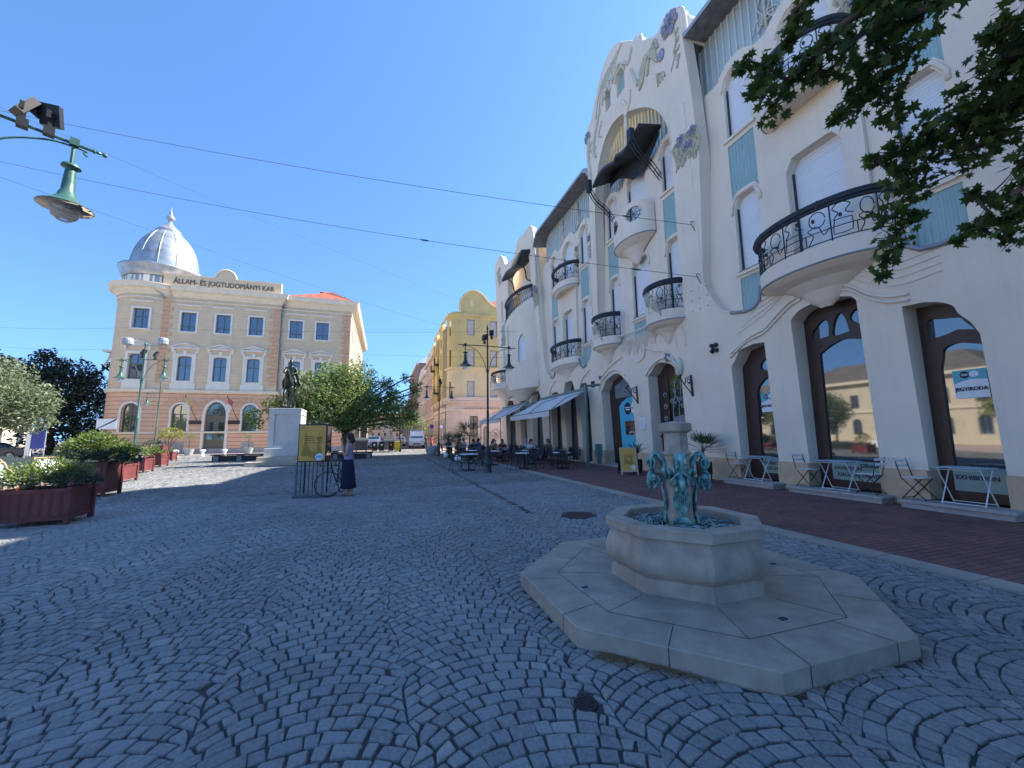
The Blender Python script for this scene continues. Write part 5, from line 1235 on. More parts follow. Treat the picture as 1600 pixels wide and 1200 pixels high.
bl = [(0,0,5.2,2.2),(-2.2,-.4,5.0,1.8),(2.3,.3,4.7,1.9),(.8,.2,6.4,1.5),(-1.1,.3,6.3,1.4),(3.9,.4,4.0,1.3),(-3.6,0,4.1,1.3),(1.2,-1.6,4.0,1.6),(-1.2,-1.6,3.9,1.6),(4.9,.5,3.2,.8),(0,-1.8,2.9,1.1),(1.5,-1.5,2.5,.8),(3.8,-.6,2.6,.7),(-1.8,-1.7,2.5,.9),(2.8,-1,3.3,1.2),(-2.9,-1,3.1,1.1),(0,1.8,5,1.8)]
bl += [(rnd.uniform(-4.6,5.4),rnd.uniform(-1.5,1.5),rnd.uniform(3.2,6.4),rnd.uniform(.35,.7)) for _ in range(26)]
tree('plaza_tree','broad leafy green tree behind the equestrian monument in front of the domed building',(-2.9,33.5,0),2.4,.26,bl,24000,.21,L_mid,3,extra=([(-5.0,-.3,4.0,.8),(-6.2,-.4,3.2,.6),(-4.4,-.8,3.0,.8),(-5.9,-.5,2.6,.45)],1300,L_bright))
tree('street_tree','small loose tree at the mouth of the street right of the big plaza tree',(1.6,43,0),2.3,.12,[(0,0,3.8,1.2),(1.5,0,3.4,.9),(-1.6,0,4.2,1.2),(2.4,.2,2.6,.6),(.7,-.3,2.9,.8),(-.5,0,5.0,.8)],2600,.2,L_mid,4)
tree('round_tree','grey green round crowned tree at the left edge of the photo',(-22.5,31,0),1.9,.2,[(0,0,4.2,2.3),(1.6,0,3.7,1.8),(-1.6,0,4.0,2.0),(.4,.5,5.2,1.7),(2.6,0,3.0,1.1),(.8,-1,3.0,1.5),(-1.4,-.6,2.8,1.4),(2.9,0,4.0,1.0)],14000,.2,L_grey,5)
tree('evergreen_tree','tall dark evergreen tree left of the domed building',(-33,54,0),3,.4,[(0,0,6.5,3.2),(2.4,0,4.5,2.8),(-3,0,6.5,3),(1.5,0,8.3,2),(-1.0,0,9.2,1.8),(3.2,0,6.8,1.6),(.5,-1,3,3),(-4.5,0,8,2.4),(3.4,-.5,2.2,1.9),(-1.3,0,10.4,.9)]+[(rnd.uniform(-5,4),rnd.uniform(-1,1),rnd.uniform(7.5,10.5),rnd.uniform(.3,.7)) for _ in range(16)],16000,.35,L_dark,6)
tree('evergreen_tree','dark evergreen tree filling the gap behind the round crowned tree',(-40,55,0),3,.4,[(0,0,6.5,3.4),(-3,0,5.5,3.0),(3,0,6,3),(0,0,9.3,1.8),(2.5,0,9.0,1.4)],11000,.35,L_dark,7)
tree('bushy_tree','green tree between the evergreens and the domed building',(-29.6,58,0),2,.2,[(0,0,5.4,1.6),(-1.2,0,4.8,1.8),(.8,0,3.6,1.5)],2800,.25,L_mid,8)
for i,(x,y,h) in enumerate(((-31,27,3.6),(-30,34,4.2),(-30,41,3.8),(-31,20,4.0))):
    tree('square_tree',('round green tree across the square, '+('third','second','farthest','nearest')[i]+' in the row seen in the shop windows'),(x,y,0),2,.16,[(0,0,h,1.7),(1.1,0.4,h-.4,1.2),(-1,-.3,h-.2,1.2)],2200,.24,L_mid,20+i,group='row of trees across the square')
# overhanging maple: trunk to the right of the photographer
MAPLE = [[(2.85,1.4,4.28,0.124),(2.8,1.56,4.19,0.112),(2.77,1.68,4.18,0.117),(2.76,1.82,4.16,0.141),(2.55,1.82,4.2,0.11),(2.36,1.84,4.19,0.073),(2.66,1.88,3.98,0.122),(2.48,1.88,4.08,0.074)],[(2.67,1.58,4.52,0.078),(2.68,1.65,4.46,0.08),(2.72,1.76,4.48,0.065),(2.74,1.8,4.43,0.047)],[(3.19,1.21,4.22,0.16),(3.12,1.33,4.29,0.187),(3.15,1.48,4.32,0.198),(3.3,1.49,4.15,0.2),(3.26,1.63,4.21,0.164),(3.33,1.78,4.1,0.127),(3.25,1.82,3.98,0.069),(3.37,1.62,4.07,0.14),(3.52,1.62,3.9,0.104)],[(2.83,1.63,4.03,0.088),(2.82,1.7,4.14,0.073)],[(3.57,0.98,3.86,0.168),(3.64,1.1,3.87,0.199),(3.69,1.21,3.83,0.208),(3.88,1.18,3.72,0.209),(3.8,1.33,3.73,0.197),(3.82,1.44,3.78,0.182),(3.94,1.3,3.62,0.197),(3.98,1.51,3.64,0.198),(3.92,1.61,3.87,0.167),(3.88,1.67,3.69,0.197),(3.73,1.73,3.72,0.139),(3.61,1.81,3.7,0.07),(3.87,1.78,3.52,0.172),(3.88,1.87,3.36,0.155),(3.96,1.94,3.18,0.137),(3.93,2.0,3.01,0.106),(3.95,2.06,2.9,0.065),(3.91,1.81,3.25,0.091)],[(3.39,0.98,3.93,0.129),(3.41,1.06,3.91,0.107)],[(4.1,1.23,3.25,0.171),(4.2,1.36,3.17,0.153),(4.28,1.49,3.11,0.132),(4.35,1.62,3.16,0.079),(4.48,1.51,3.02,0.097),(4.22,1.58,3.41,0.059),(4.35,1.54,3.37,0.068),(4.44,1.37,3.57,0.104),(4.55,1.81,3.18,0.054)]]
def mleaf(mb, p, a, n, s_):
    b = n.cross(a).normalized(); o = [(0,-.12),(.22,-.28),(.2,-.05),(.5,.05),(.28,.2),(.36,.5),(.13,.36),(0,.72),(-.13,.36),(-.36,.5),(-.28,.2),(-.5,.05),(-.2,-.05),(-.22,-.28)]
    fold = n*.06*s_
    vs = [p+(b*x+a*y)*s_+fold*abs(x)*2 for x,y in o]; mb.add(vs+[p+a*.2*s_], [(i,(i+1)%14,14) for i in range(14)])
mt = thing('maple_tree','large maple whose dark leafy branches hang in from the top right corner','tree',(5.4,-.9,0))
off = Vector((5.4,-.9,0)); rnd = random.Random(8); br = MB(); lf = MB()
br.tube(bez((0,0,-.1),(.05,0,1.5),(-.05,.1,3.2),(.1,0,5),(0,0,7.5),n=4), [.2*(1-.04*i) for i in range(17)], 10)
for ch_ in MAPLE:
    P_ = [Vector(q[:3])-off for q in ch_]; rt = Vector((-.05,.05,3.4+.2*len(ch_)%1.2))
    o_ = P_[0]+ (Vector((1.0,-.7,.35)) if len(ch_) > 2 else Vector((.3,-.3,.3)))
    br.tube(bez(rt,(rt+o_)/2+Vector((0,0,.3)),o_,*P_,n=3), [max(.003,.035*(1-i/(3*(len(P_)+2)))) for i in range(3*(len(P_)+2)+1)], 5)
    for (x,y,z,r) in ch_:
        c = Vector((x,y,z))-off
        for _ in range(int(16+1900*r*r)):
            d = Vector((rnd.gauss(0,1),rnd.gauss(0,1),rnd.gauss(0,1))); d = d.normalized()*r*rnd.random()**.5*1.05; d.x *= 1.0
            a = Vector((rnd.gauss(0,.7),rnd.gauss(0,.7),-abs(rnd.gauss(.5,.5)))).normalized(); n_ = (Vector((rnd.gauss(0,.6),rnd.gauss(0,.6),1))).normalized()
            mleaf(lf, c+d, a, n_, rnd.uniform(.045,.10))
        for _ in range(3): d = Vector((rnd.gauss(0,1),rnd.gauss(0,1),rnd.gauss(0,1))).normalized()*r; br.tube([c,c+d*.5,c+d],[.005,.004,.002],4)
br.build('trunk', M['bark'], mt, smooth=True); lf.build('foliage', L_maple, mt)
uc = MB(); leafcloud(uc,rnd,[(-.5,-2.4,6.3,2.0),(1.5,-1.6,6.6,2.0),(-2.4,-3.0,6.4,1.9),(.3,-2.8,8,2),(2.0,-3.5,6,2),(-4.6,-3.0,6.6,2.0),(-1.5,-1.6,5.6,1.2),(1.2,-1.2,5.2,1.2),(-6.5,-3.4,6.8,1.8)],9500,.3,keep=lambda p: p.y < .75); uc.build('unseen_shade_crown', L_maple, mt)  # unseen crown, spread over the camera to darken the foreground
# ---- wooden planters with shrubs
M['redwood'] = wavemat('dark red painted planks', (.13,.03,.032), 'X', 2.2, .7, .8, .02, .25)
M['redpost'] = mat('dark red painted post', (.14,.034,.034), .7, .3, 6)
def planter(label, x, y, w, d, h, rz, shrubs, seed, group='red wooden planters along the plaza edge', nl=2600, size=.07, sz=1.0):
    t = thing('planter', label, 'planter', (x,y,0), rz, group)
    m = MB(); m.box(-w/2,-d/2,.10,w/2,-d/2+.03,h-.04); m.box(-w/2,d/2-.03,.10,w/2,d/2,h-.04); m.box(-w/2,-d/2,.10,-w/2+.03,d/2,h-.04); m.box(w/2-.03,-d/2,.10,w/2,d/2,h-.04)
    m.build('plank_side', M['redwood'], t)
    m = MB()
    for z0 in (.09,h-.07): m.box(-w/2-.015,-d/2-.02,z0,w/2+.015,-d/2-.0,z0+.07); m.box(-w/2-.015,d/2,z0,w/2+.015,d/2+.02,z0+.07); m.box(-w/2-.02,-d/2,z0,-w/2,d/2,z0+.07); m.box(w/2,-d/2,z0,w/2+.02,d/2,z0+.07)
    m.build('rail', M['redpost'], t)
    for sx in (-1,1):
        for sy in (-1,1):
            p = MB(); p.box(sx*w/2-.04,sy*d/2-.04,0,sx*w/2+.04,sy*d/2+.04,h+.02); p.ball((sx*w/2,sy*d/2,h+.07),(.05,.05,.055),10,6); p.build('corner_post', M['redpost'], t, bevel=.006)
    m = MB(); m.box(-w/2+.03,-d/2+.03,.3,w/2-.03,d/2-.03,h-.08); m.build('soil', M['bark'], t)
    for i,(bl_,lm,k) in enumerate(shrubs):
        rnd = random.Random(seed+i); c = MB()
        for (bx,by,bz,r) in bl_:
            for _ in range(int(k*r*r*120)):
                d_ = Vector((rnd.gauss(0,1),rnd.gauss(0,1),abs(rnd.gauss(0,.8))-.25)).normalized(); r_ = r*(.35+.65*rnd.random()**.5); p = Vector((bx,by,bz))+Vector((d_.x*r_*1.2,d_.y*r_,d_.z*r_*.9))
                a = (d_+Vector((rnd.gauss(0,.4),rnd.gauss(0,.4),rnd.gauss(0,.4)))).normalized(); b = a.cross(Vector((rnd.gauss(0,1),rnd.gauss(0,1),rnd.gauss(0,1)))).normalized(); s_ = size*rnd.uniform(.6,1.4)*sz
                c.add([p-a*s_*.5,p+b*s_*.16,p+a*s_*.5,p-b*s_*.16],[(0,1,2,3)]); 
                for j in (-1,1): q = p+a*s_*.1; e = (a*.5+b*j*.7).normalized(); c.add([q,q+e*s_*.25+b*.008,q+e*s_*.45],[(0,1,2)])
        c.build('shrub', lm, t)
    return t
G1 = [([(-.25,0,.88,.40),(.15,0,.85,.36),(-.5,.05,.8,.33),(.0,.05,1.0,.32),(.3,.1,.95,.28)],L_jun,34),([(.35,-.1,.8,.30),(.05,-.25,.76,.28),(.5,0,.76,.26),(-.4,-.25,.74,.22)],L_jund,34)]
planter('near red wooden planter with spreading juniper, cut by the left edge',-6.28,10.42,1.0,.78,.68,.08,G1,1,size=.075)
planter('large dark planter with tall shaggy juniper, second from the left edge',-8.02,14.85,.95,.75,.95,.0,[([(-.1,0,1.4,.50),(-.4,0,1.25,.42),(.35,0,1.3,.46),(0,0,1.62,.32),(.7,0,1.25,.3)],L_jun,34),([(.5,-.25,1.08,.36),(.1,-.35,1.08,.34),(-.3,-.35,1.1,.3),(.8,-.1,.98,.3)],L_jund,36)],5,size=.10)
planter('bright red planter half hidden behind the large dark planter',-9.75,19.3,.9,.9,.66,0,[([(.2,0,.95,.35),(-.2,0,1.1,.38),(.35,-.1,.75,.2)],L_yel,16),([(0,0,1.3,.25)],L_jun,16)],9,size=.10)
planter('red planter with juniper and orange flowers, third along the row',-11.45,24.3,.9,.8,.66,0,[([(0,0,.95,.36),(-.3,0,.9,.25),(.3,0,.8,.2)],L_jun,16)],12,size=.11)
planter('small red planter with low greenery just beyond the flowering one',-12.7,28.8,.8,.8,.6,0,[([(0,0,.85,.35),(-.3,0,1.0,.35),(.3,0,.8,.2)],L_jun,11)],14,size=.13)
planter('tall narrow red planter with dark creeping shrub, further along the row',-14.25,32.6,.65,.7,1.15,0,[([(-.35,0,1.35,.3),(0,0,1.25,.25),(-.8,0,1.2,.25)],L_jund,11)],16,size=.14)
p7 = planter('farthest red planter holding a round yellow green bush',-14.9,35.4,.7,.7,.65,0,[([(.05,0,1.95,.62),(-.3,0,1.7,.4),(.4,0,1.7,.4)],L_yel,8),([(0,0,.8,.25)],L_jun,8)],18,size=.16)
m = MB(); 
for k in range(4): m.tube(bez((0,0,.5),(.05*k-.1,0,1.0),((k-1.5)*.25,0,1.6),n=4),.025,5)
m.build('stem', M['bark'], p7)
# lavender bed and low wall of the square on the left
def bed():
    rnd = random.Random(2); m = MB()
    for i in range(9000):
        x = rnd.uniform(-30,-14); y = rnd.uniform(19,33)
        if x/y > -.52-.0 or x < -.76*y: continue
        if y < 24.5 and x > -.7*y+1: continue
        h = rnd.uniform(.35,.75); a = rnd.uniform(-.25,.25); w = .025
        m.add([(x-w,y,0),(x+w,y,0),(x+a*h+w*.7,y,h),(x+a*h-w*.7,y,h)],[(0,1,2,3)])
    m.build('lavender_bed', L_lav, kind='stuff')
bed()
structure(MB().box(-60,-12,-.3,-16.5,47.5,-.006), 'park_path', mat('pinkish gravel path', (.42,.33,.28), .9, .12, 1, .2, 30))
# potted palms, olives, oleander
def frondfan(m, rnd, c, n, L, droop, w=.02, up=.9, leaf='fan'):
    for k in range(n):
        a = rnd.random()*6.283; el = rnd.uniform(.1,1.35)*up; ln = L*rnd.uniform(.7,1.1)
        d = Vector((cos(a)*cos(el),sin(a)*cos(el),sin(el))); pts = [Vector(c)+d*ln*t-Vector((0,0,droop*ln*t*t)) for t in (0,.35,.7,1)]
        if leaf == 'fan':
            m.tube(pts[:3],.006,4); e = pts[2]
            for j in range(9):
                an = (j-4)*.28; side = d.cross(Vector((0,0,1))).normalized(); dd = (d*cos(an)+side*sin(an)-Vector((0,0,.25))).normalized()
                q = side*cos(an)*.022; f_ = e+dd*L*.3; m.add([e-q*.5,e+q*.5,f_+q,e+dd*L*.62,f_-q],[(0,1,2,3,4)])
        else:
            side = d.cross(Vector((0,0,1))).normalized()*w
            m.add([pts[0]-side,pts[0]+side,pts[1]-side*1.2,pts[1]+side*1.2,pts[2]-side*.9,pts[2]+side*.9,pts[3]],[(0,1,3,2),(2,3,5,4),(4,5,6)])
def potted(name, label, loc, prof, potm, kind, L, n, cat='potted plant', group=None, stem=.3, seed=1, lm=None):
    rnd = random.Random(seed); t = thing(name, label, cat, loc, group=group)
    m = MB(); m.lathe(prof,(0,0,0),24); h = prof[-1][1]; m.build('pot', potm, t, auto=40)
    m = MB(); m.lathe([(prof[-1][0]*.85,h-.04),(0,h-.03)],(0,0,0),16); m.build('soil', M['bark'], t)
    if stem: m = MB(); m.tube([(0,0,h-.05),(.01,0,h+stem)],[.035,.03],7); m.build('stem', M['bark'], t)
    m = MB()
    if kind == 'fan': frondfan(m,rnd,(0,0,h+stem),n,L,.35,up=.95)
    elif kind == 'sword': frondfan(m,rnd,(0,0,h+stem),n,L,.25,w=.024,leaf='sword')
    else: leafcloud(m,rnd,[(0,0,h+stem+L*.8,L),(L*.4,0,h+stem+L*.6,L*.7),(-L*.4,.1,h+stem+L*.6,L*.7)],n,.07)
    m.build('leaves', lm or L_palm, t); return t
bp = [(.13,0),(.17,.03),(.21,.25),(.215,.5),(.20,.55),(.185,.55)]
potted('potted_palm','palm with sword leaves in a black pot beside the yellow pavement sign',(9.94,14.1,0),bp,M['black'],'sword',.75,34,seed=3,stem=.25)
potted('potted_palm','fan palm in a tall dark pot right of the carved door behind the fountain',(10.09,10.66,0),[(.16,0),(.2,.03),(.24,.3),(.25,.62),(.24,.66),(.21,.66)],M['black'],'fan',.7,26,seed=5,stem=.35)
M['greypot'] = mat('grey stone pot', (.36,.37,.36), .8, .1, 5)
for x,l in ((-18.0,'left'),(-13.0,'right')):
    potted('potted_olive','small olive tree in a grey tub, '+l+' of the arched entrance door',(x,46.5,0),[(.28,0),(.32,.1),(.42,.55),(.45,.62),(.4,.62)],M['greypot'],'bush',.42,420,seed=7,stem=.9,group='olive trees flanking the entrance',lm=L_mid)
potted('potted_oleander','bright green oleander in a big pale pot at the far end of the cafe terrace',(3.75,33.2,0),[(.3,0),(.42,.2),(.5,.6),(.46,.75),(.4,.78),(.36,.78)],M['greypot'],'bush',.65,900,seed=9,stem=.2,lm=L_bright)
for i,(x,y,s_,lb) in enumerate(((4.6,29.5,9,'dark bushy palm at the far corner of the cafe terrace'),(5.3,25.6,15,'tall spiky fan palm rising among the cafe tables'),(4.9,27.6,22,'low dark palm between two taller palms on the terrace'))):
    potted('terrace_palm',lb,(x,y,0),bp,M['black'],'fan',.95+.3*(i==1),44,seed=s_,stem=.5+.5*(i==1),group='potted palms edging the cafe terrace')
for x,y,lb in ((4.35,24.6,'white ball lantern pot at the left of the pair beside the terrace'),(4.62,24.4,'white ball lantern pot at the right of the pair beside the terrace'),(4.3,29.0,'white lantern pot at the far end of the terrace')):
    t = thing('white_pot', lb, 'pot', (x,y,0)); m = MB(); m.lathe([(.08,0),(.15,.08),(.17,.22),(.12,.36),(.06,.42)],(0,0,0),14); m.build('vessel', M['white'], t, smooth=True)
    m = MB(); leafcloud(m,rnd,[(0,0,.48,.12)],40,.06); m.build('leaves', L_palm, t)
potted('potted_bush','bright green bush in a pot behind the lamp post on the terrace',(7.9,28.5,0),bp,M['black'],'bush',.55,700,seed=19,stem=.7,lm=L_yel)
# ================= STREET FURNITURE =================
def lamp_shade(t, x, z, m, s_=1.0, nm='lantern'):
    a = MB(); a.tube([(x,0,z),(x,0,z-.42*s_)],.022*s_,8)
    a.lathe([(.03,-.32),(.09,-.34),(.10,-.37),(.055,-.39),(.05,-.42)],(x,0,z),16)
    a.lathe([(.055,-.42),(.065,-.60),(.07,-.72),(.085,-.74),(.10,-.80),(.16,-.87),(.25,-.93),(.27,-.945),(.27,-.95)][::-1],(x,0,z),24)
    o = a.build(nm, m, t, auto=45)
    b = MB(); b.lathe([(.265,-.952),(.2,-.93),(.13,-.91),(.02,-.9)],(x,0,z),24); b.build('reflector', M['shadeunder'], o, smooth=True)
    g_ = MB(); g_.lathe([(.0,-1.14),(.06,-1.13),(.12,-1.08),(.15,-1.0),(.15,-.93)],(x,0,z),18); g_.build('glass_bowl', M['bulb'], o, smooth=True)
def lamp_arm(t, s_, m, L=1.03, hz=5.62):
    a = MB(); a.tube([(0,0,hz),(s_*L*1.18,0,hz-.02)],.02,6); a.tube(bez((s_*.05,0,hz-1.15),(s_*.16,0,hz-.75),(s_*.42,0,hz-.32),(s_*.78,0,hz-.10),(s_*L,0,hz-.06),(s_*L*1.12,0,hz-.07),n=6),.013,6)
    a.tube([(s_*(L*1.12+.03*cos(q)),0,hz-.10+.03*sin(q)) for q in [j*.5 for j in range(3,11)]],.012,5)
    a.obox((s_*L,0,hz),(.09,.09,.10)); a.ball((s_*L*1.22,0,hz-.02),(.03,.02,.02)); a.ball((s_*L*1.28,0,hz-.02),(.03,.03,.03)); a.ball((s_*L*1.18,0,hz-.02),(.02,.03,.03)); return a.build('arm', m, t)
def street_lamp(label, loc, rz, m, arms=(-1,1), spots=(), group='green double armed street lamps', topspots=False):
    t = thing('street_lamp', label, 'street lamp', loc, rz, group)
    p = MB(); p.lathe([(.17,0),(.17,.05),(.145,.08),(.14,.30),(.15,.34),(.125,.38),(.115,.80),(.13,.86),(.135,.95),(.11,1.02),(.07,1.10),(.055,1.14),(.052,2.6),(.06,2.62),(.06,2.66),(.048,2.68),(.042,4.4),(.065,4.42),(.065,4.47),(.04,4.49),(.034,6.1),(.05,6.12),(.05,6.17),(.03,6.19),(.025,6.35),(.045,6.4),(.045,6.46),(.02,6.5),(.03,6.55),(.0,6.62)],(0,0,0),16)
    p.build('post', m, t, auto=40)
    for s_ in arms: lamp_arm(t,s_,m); lamp_shade(t,s_*1.03,5.62,m)
    for (x,z,ry,rz2) in spots:
        q = MB(); q.obox((x,0,z+.14),(.04,.04,.2)); q.obox((x,0,z+.02),(.10,.10,.11)); q.obox((x,.02,z+.26),(.09,.20,.27),rz2,ry); q.obox((x+.10*cos(rz2),.05,z+.3),(.14,.015,.17),rz2,ry); q.obox((x-.02,-.08,z+.22),(.04,.04,.1)); q.build('spotlight', M['black'], t)
    if topspots:
        for s_ in (-1,1):
            q = MB(); q.tube([(0,0,6.35),(s_*.85,0,6.35)],.022,5); q.lathe([(.0,.42),(.1,.42),(.2,.36),(.23,.26),(.23,.08),(.21,.05),(.0,.05)][::-1],(s_*.85,0,6.35),14); q.build('floodlight', M['zinc'], t)
    return t
street_lamp('tall dark green street lamp standing among the cafe tables in front of the white palace',(4.36,17.0,0),.05,M['lampdark'],spots=((-.14,5.75,.2,.6),(.2,6.0,.5,1.2)))
street_lamp('dark street lamp farther along the cafe terrace before the yellow building',(4.25,32.6,0),.05,M['lampdark'],spots=((.02,5.9,.2,.6),(.1,5.7,.2,1)))
street_lamp('light green street lamp with floodlights behind the row of planters on the left',(-11.75,24.5,0),-.25,M['lampgreen'],spots=((-.1,5.75,.2,.6),(.55,5.65,.5,1.2)),topspots=True)
street_lamp('small light green street lamp close to the domed building',(-18.75,42.0,0),-.3,M['lampgreen'],arms=(-1,))
street_lamp('near green street lamp whose shade and arm reach in at the top left edge',(-5.00,5.93,0),.565,M['lampgreen'],spots=((.80,5.62,-.3,1.1),(.58,5.60,.5,.3),(-.1,6.0,.3,.2)))
# overhead wires
M['wire'] = mat('steel wire', (.04,.045,.06), .6, .1, 4, metal=.3)
def wire(label, a, b, sag, r=.009, ins=()):
    a, b = Vector(a), Vector(b); t = thing('overhead_wire', label, 'wire', a, world=True)
    pt = lambda u: a+(b-a)*u-Vector((0,0,4*sag*u*(1-u)))
    MB().tube([pt(k/24) for k in range(25)], r, 5).build('cable', M['wire'], t)
    if ins:
        m = MB()
        for u in ins: m.tube([pt(u-.006),pt(u-.003),pt(u+.003),pt(u+.006)],[.01,.03,.03,.01],6)
        m.build('insulator', M['wire'], t)
wires = [('long wire from the upper left sky to the upper hook on the palace wall', (-17.94, 22.0, 16.25), (10.75, 10.97, 9.25), 0.35, (0.92,)), ('long wire from the left sky to the lower hook on the palace wall', (-18.81, 24.0, 15.0), (10.78, 10.89, 7.2), 0.45, (0.93, 0.68)), ('thin wire slanting down from the left lamp arm towards the yellow building', (-15.98, 20.0, 15.29), (9.36, 50.0, 19.36), 0.3, ()), ('thin wire slanting down past the dome towards the far street lamp', (-17.18, 22.0, 13.32), (7.23, 48.0, 15.0), 0.3, ()), ('thin high wire stretched between the domed building and the palace oriel', (-25.97, 49.5, 13.0), (10.2, 28.5, 9.7), 0.25, (0.93,)), ('thin low wire stretched between the domed building and the palace oriel', (-3.35, 52.0, 11.9), (10.4, 30.0, 7.9), 0.1, (0.9,)), ('thin wire above the dark trees at the left edge', (-34.18, 46.0, 11.56), (-26.22, 49.6, 12.94), 0.2, ()), ('lowest thin wire over the dark trees at the left edge', (-33.98, 46.0, 9.92), (-26.95, 50.0, 10.78), 0.25, ()), ('thin wire low over the street between the domed and yellow buildings', (-3.31, 52.0, 15.04), (8.13, 54.0, 16.49), 0.1, ())]
for w in wires: wire(w[0],w[1],w[2],w[3],.009,w[4])
# equestrian monument
M['bronze'] = mat('dark patinated bronze', (.035,.035,.032), .42, .4, 6, metal=.6, var2=(.06,.075,.065))
M['monstone'] = mat('grey monument limestone', (.50,.50,.48), .85, .07, 2, .15, 30, streak=.2)
M['monstep'] = mat('worn monument step', (.42,.38,.30), .85, .1, 3, .2, 30, streak=.3)
mo = thing('equestrian_monument','bronze rider on a standing horse on a tall pale stone pedestal','monument',(-5.75,27.6,0),.05)
m = MB(); m.box(-1.75,-1.6,0,1.75,2.6,.24); m.box(-1.25,-1.2,.24,1.25,2.1,.50); m.build('step', M['monstep'], mo, bevel=.02)
m = MB(); m.box(-.98,-.85,.50,.98,1.9,.98); m.build('pedestal_base', M['monstone'], mo, bevel=.02)
m = MB(); w_ = .84; 
m.wall([(-w_,.98),(-w_,3.28),(w_,3.28),(w_,.98)],[[(-w_+.3,1.15),(-w_+.3,3.0),(w_-.3,3.0),(w_-.3,1.15)]],lambda u,v,d:(u,-.74+d,v),.2,.065)
m.wall([(-.72,.98),(-.72,3.28),(1.75,3.28),(1.75,.98)],[[(-.45,1.15),(-.45,3.0),(1.45,3.0),(1.45,1.15)]],lambda u,v,d:(w_-d,u,v),.2,.04); m.box(-w_+.001,-.675,.98,w_-.045,1.75,3.275)
m.build('pedestal', M['monstone'], mo)
m = MB(); m.box(-w_-.03,-.76,3.28,w_+.03,1.8,3.36); m.build('pedestal_top', M['monstone'], mo, bevel=.015)
def skin(name, pts, edges, mat_, parent, sub=2, root=0):
    me = bpy.data.meshes.new(name); me.from_pydata([p[:3] for p in pts],edges,[]); o = link(name,me,mat_,parent)
    sk = o.modifiers.new('skin','SKIN'); 
    for i,p in enumerate(pts):
        r = p[3]; rr = r if isinstance(r,tuple) else (r,r)
        me.skin_vertices[0].data[i].radius = rr; me.skin_vertices[0].data[i].use_root = (i == root)
    sk.use_smooth_shade = True; sb = o.modifiers.new('smooth','SUBSURF'); sb.levels = sub; sb.render_levels = sub; return o
m = MB(); m.box(-.4,-.7,3.36,.4,1.55,3.44); m.build('bronze_base', M['bronze'], mo)
Z0 = 3.44
# horse facing -Y, head turned slightly to -X
H = [(0,.95,1.62,.30),(0,.45,1.55,.33),(0,-.05,1.58,.32),(-.02,-.35,1.80,.22),(-.05,-.52,2.10,.15),(-.10,-.60,2.34,.11),(-.14,-.78,2.24,.10),(-.17,-.98,2.04,.055),
 (.17,-.15,1.15,.12),(.18,-.2,.68,.065),(.17,-.18,.38,.05),(.17,-.22,.08,.055),(.17,-.28,.02,.06),
 (-.17,-.15,1.15,.12),(-.2,-.42,.80,.065),(-.2,-.36,.42,.045),(-.2,-.44,.12,.05),(-.2,-.5,.04,.055),
 (.2,1.05,1.15,.16),(.2,.92,.82,.09),(.2,1.15,.52,.055),(.2,1.05,.1,.05),(.2,.97,.03,.06),
 (-.2,1.05,1.15,.16),(-.2,1.0,.82,.09),(-.2,1.25,.52,.055),(-.2,1.2,.1,.05),(-.2,1.12,.03,.06),
 (0,1.2,1.72,.10),(0,1.36,1.4,.09),(0,1.38,.9,.07),(0,1.34,.55,.03)]
HE = [(0,1),(1,2),(2,3),(3,4),(4,5),(5,6),(6,7),(2,8),(8,9),(9,10),(10,11),(11,12),(2,13),(13,14),(14,15),(15,16),(16,17),(0,18),(18,19),(19,20),(20,21),(21,22),(0,23),(23,24),(24,25),(25,26),(26,27),(0,28),(28,29),(29,30),(30,31)]
skin('horse',[(x,y,z+Z0,r) for x,y,z,r in H],HE,M['bronze'],mo,2,1)
m = MB()
for s_ in (-1,1): m.tube([(-.10+s_*.06,-.58,Z0+2.38),(-.10+s_*.07,-.6,Z0+2.52)],[.035,.008],6)
for k in range(7): m.tube([(-.03-.01*k,-.28-.05*k,Z0+1.95+.07*k),(.05,-.22-.045*k,Z0+1.85+.07*k)],[.04,.015],5)
m.build('mane_and_ears', M['bronze'], mo)
Rd = [(0,.32,1.98,.19),(0,.33,2.22,.17),(0,.31,2.52,.19),(0,.30,2.66,.09),(0,.28,2.74,.07),(0,.25,2.86,.105),(0,.24,2.94,.085),
 (.2,.25,1.95,.13),(.33,-.02,1.62,.095),(.33,.08,1.28,.07),(.33,-.06,1.18,.05),(-.2,.25,1.95,.13),(-.33,-.02,1.62,.095),(-.33,.08,1.28,.07),(-.33,-.06,1.18,.05),
 (.24,.31,2.56,.085),(.36,.28,2.28,.06),(.25,.02,2.15,.05),(.18,-.12,2.16,.045),(-.24,.31,2.56,.085),(-.34,.25,2.28,.06),(-.2,0,2.12,.05),(-.08,-.12,2.12,.045)]
RE = [(0,1),(1,2),(2,3),(3,4),(4,5),(5,6),(0,7),(7,8),(8,9),(9,10),(0,11),(11,12),(12,13),(13,14),(2,15),(15,16),(16,17),(17,18),(2,19),(19,20),(20,21),(21,22)]
skin('rider',[(x,y,z+Z0,r) for x,y,z,r in Rd],RE,M['bronze'],mo,2)
m = MB(); m.lathe([(.11,0),(.12,.02),(.09,.05),(.09,.14),(.05,.17)],(0,.25,Z0+2.93),12); m.tube([(0,.25,Z0+3.08),(.02,.3,Z0+3.3)],[.02,.03],5); m.build('helmet', M['bronze'], mo, smooth=True)
m = MB(); m.grid(lambda u,v: ((u-.5)*(.55+.5*v), .42+.35*v+.12*sin(u*9)*v, Z0+2.6-1.1*v-.1*cos(u*6)),12,6); m.build('cloak', M['bronze'], mo, smooth=True)
m = MB(); m.tube([(.36,.45,Z0+2.0),(.42,.75,Z0+1.3)],.02,5); m.build('sword', M['bronze'], mo)
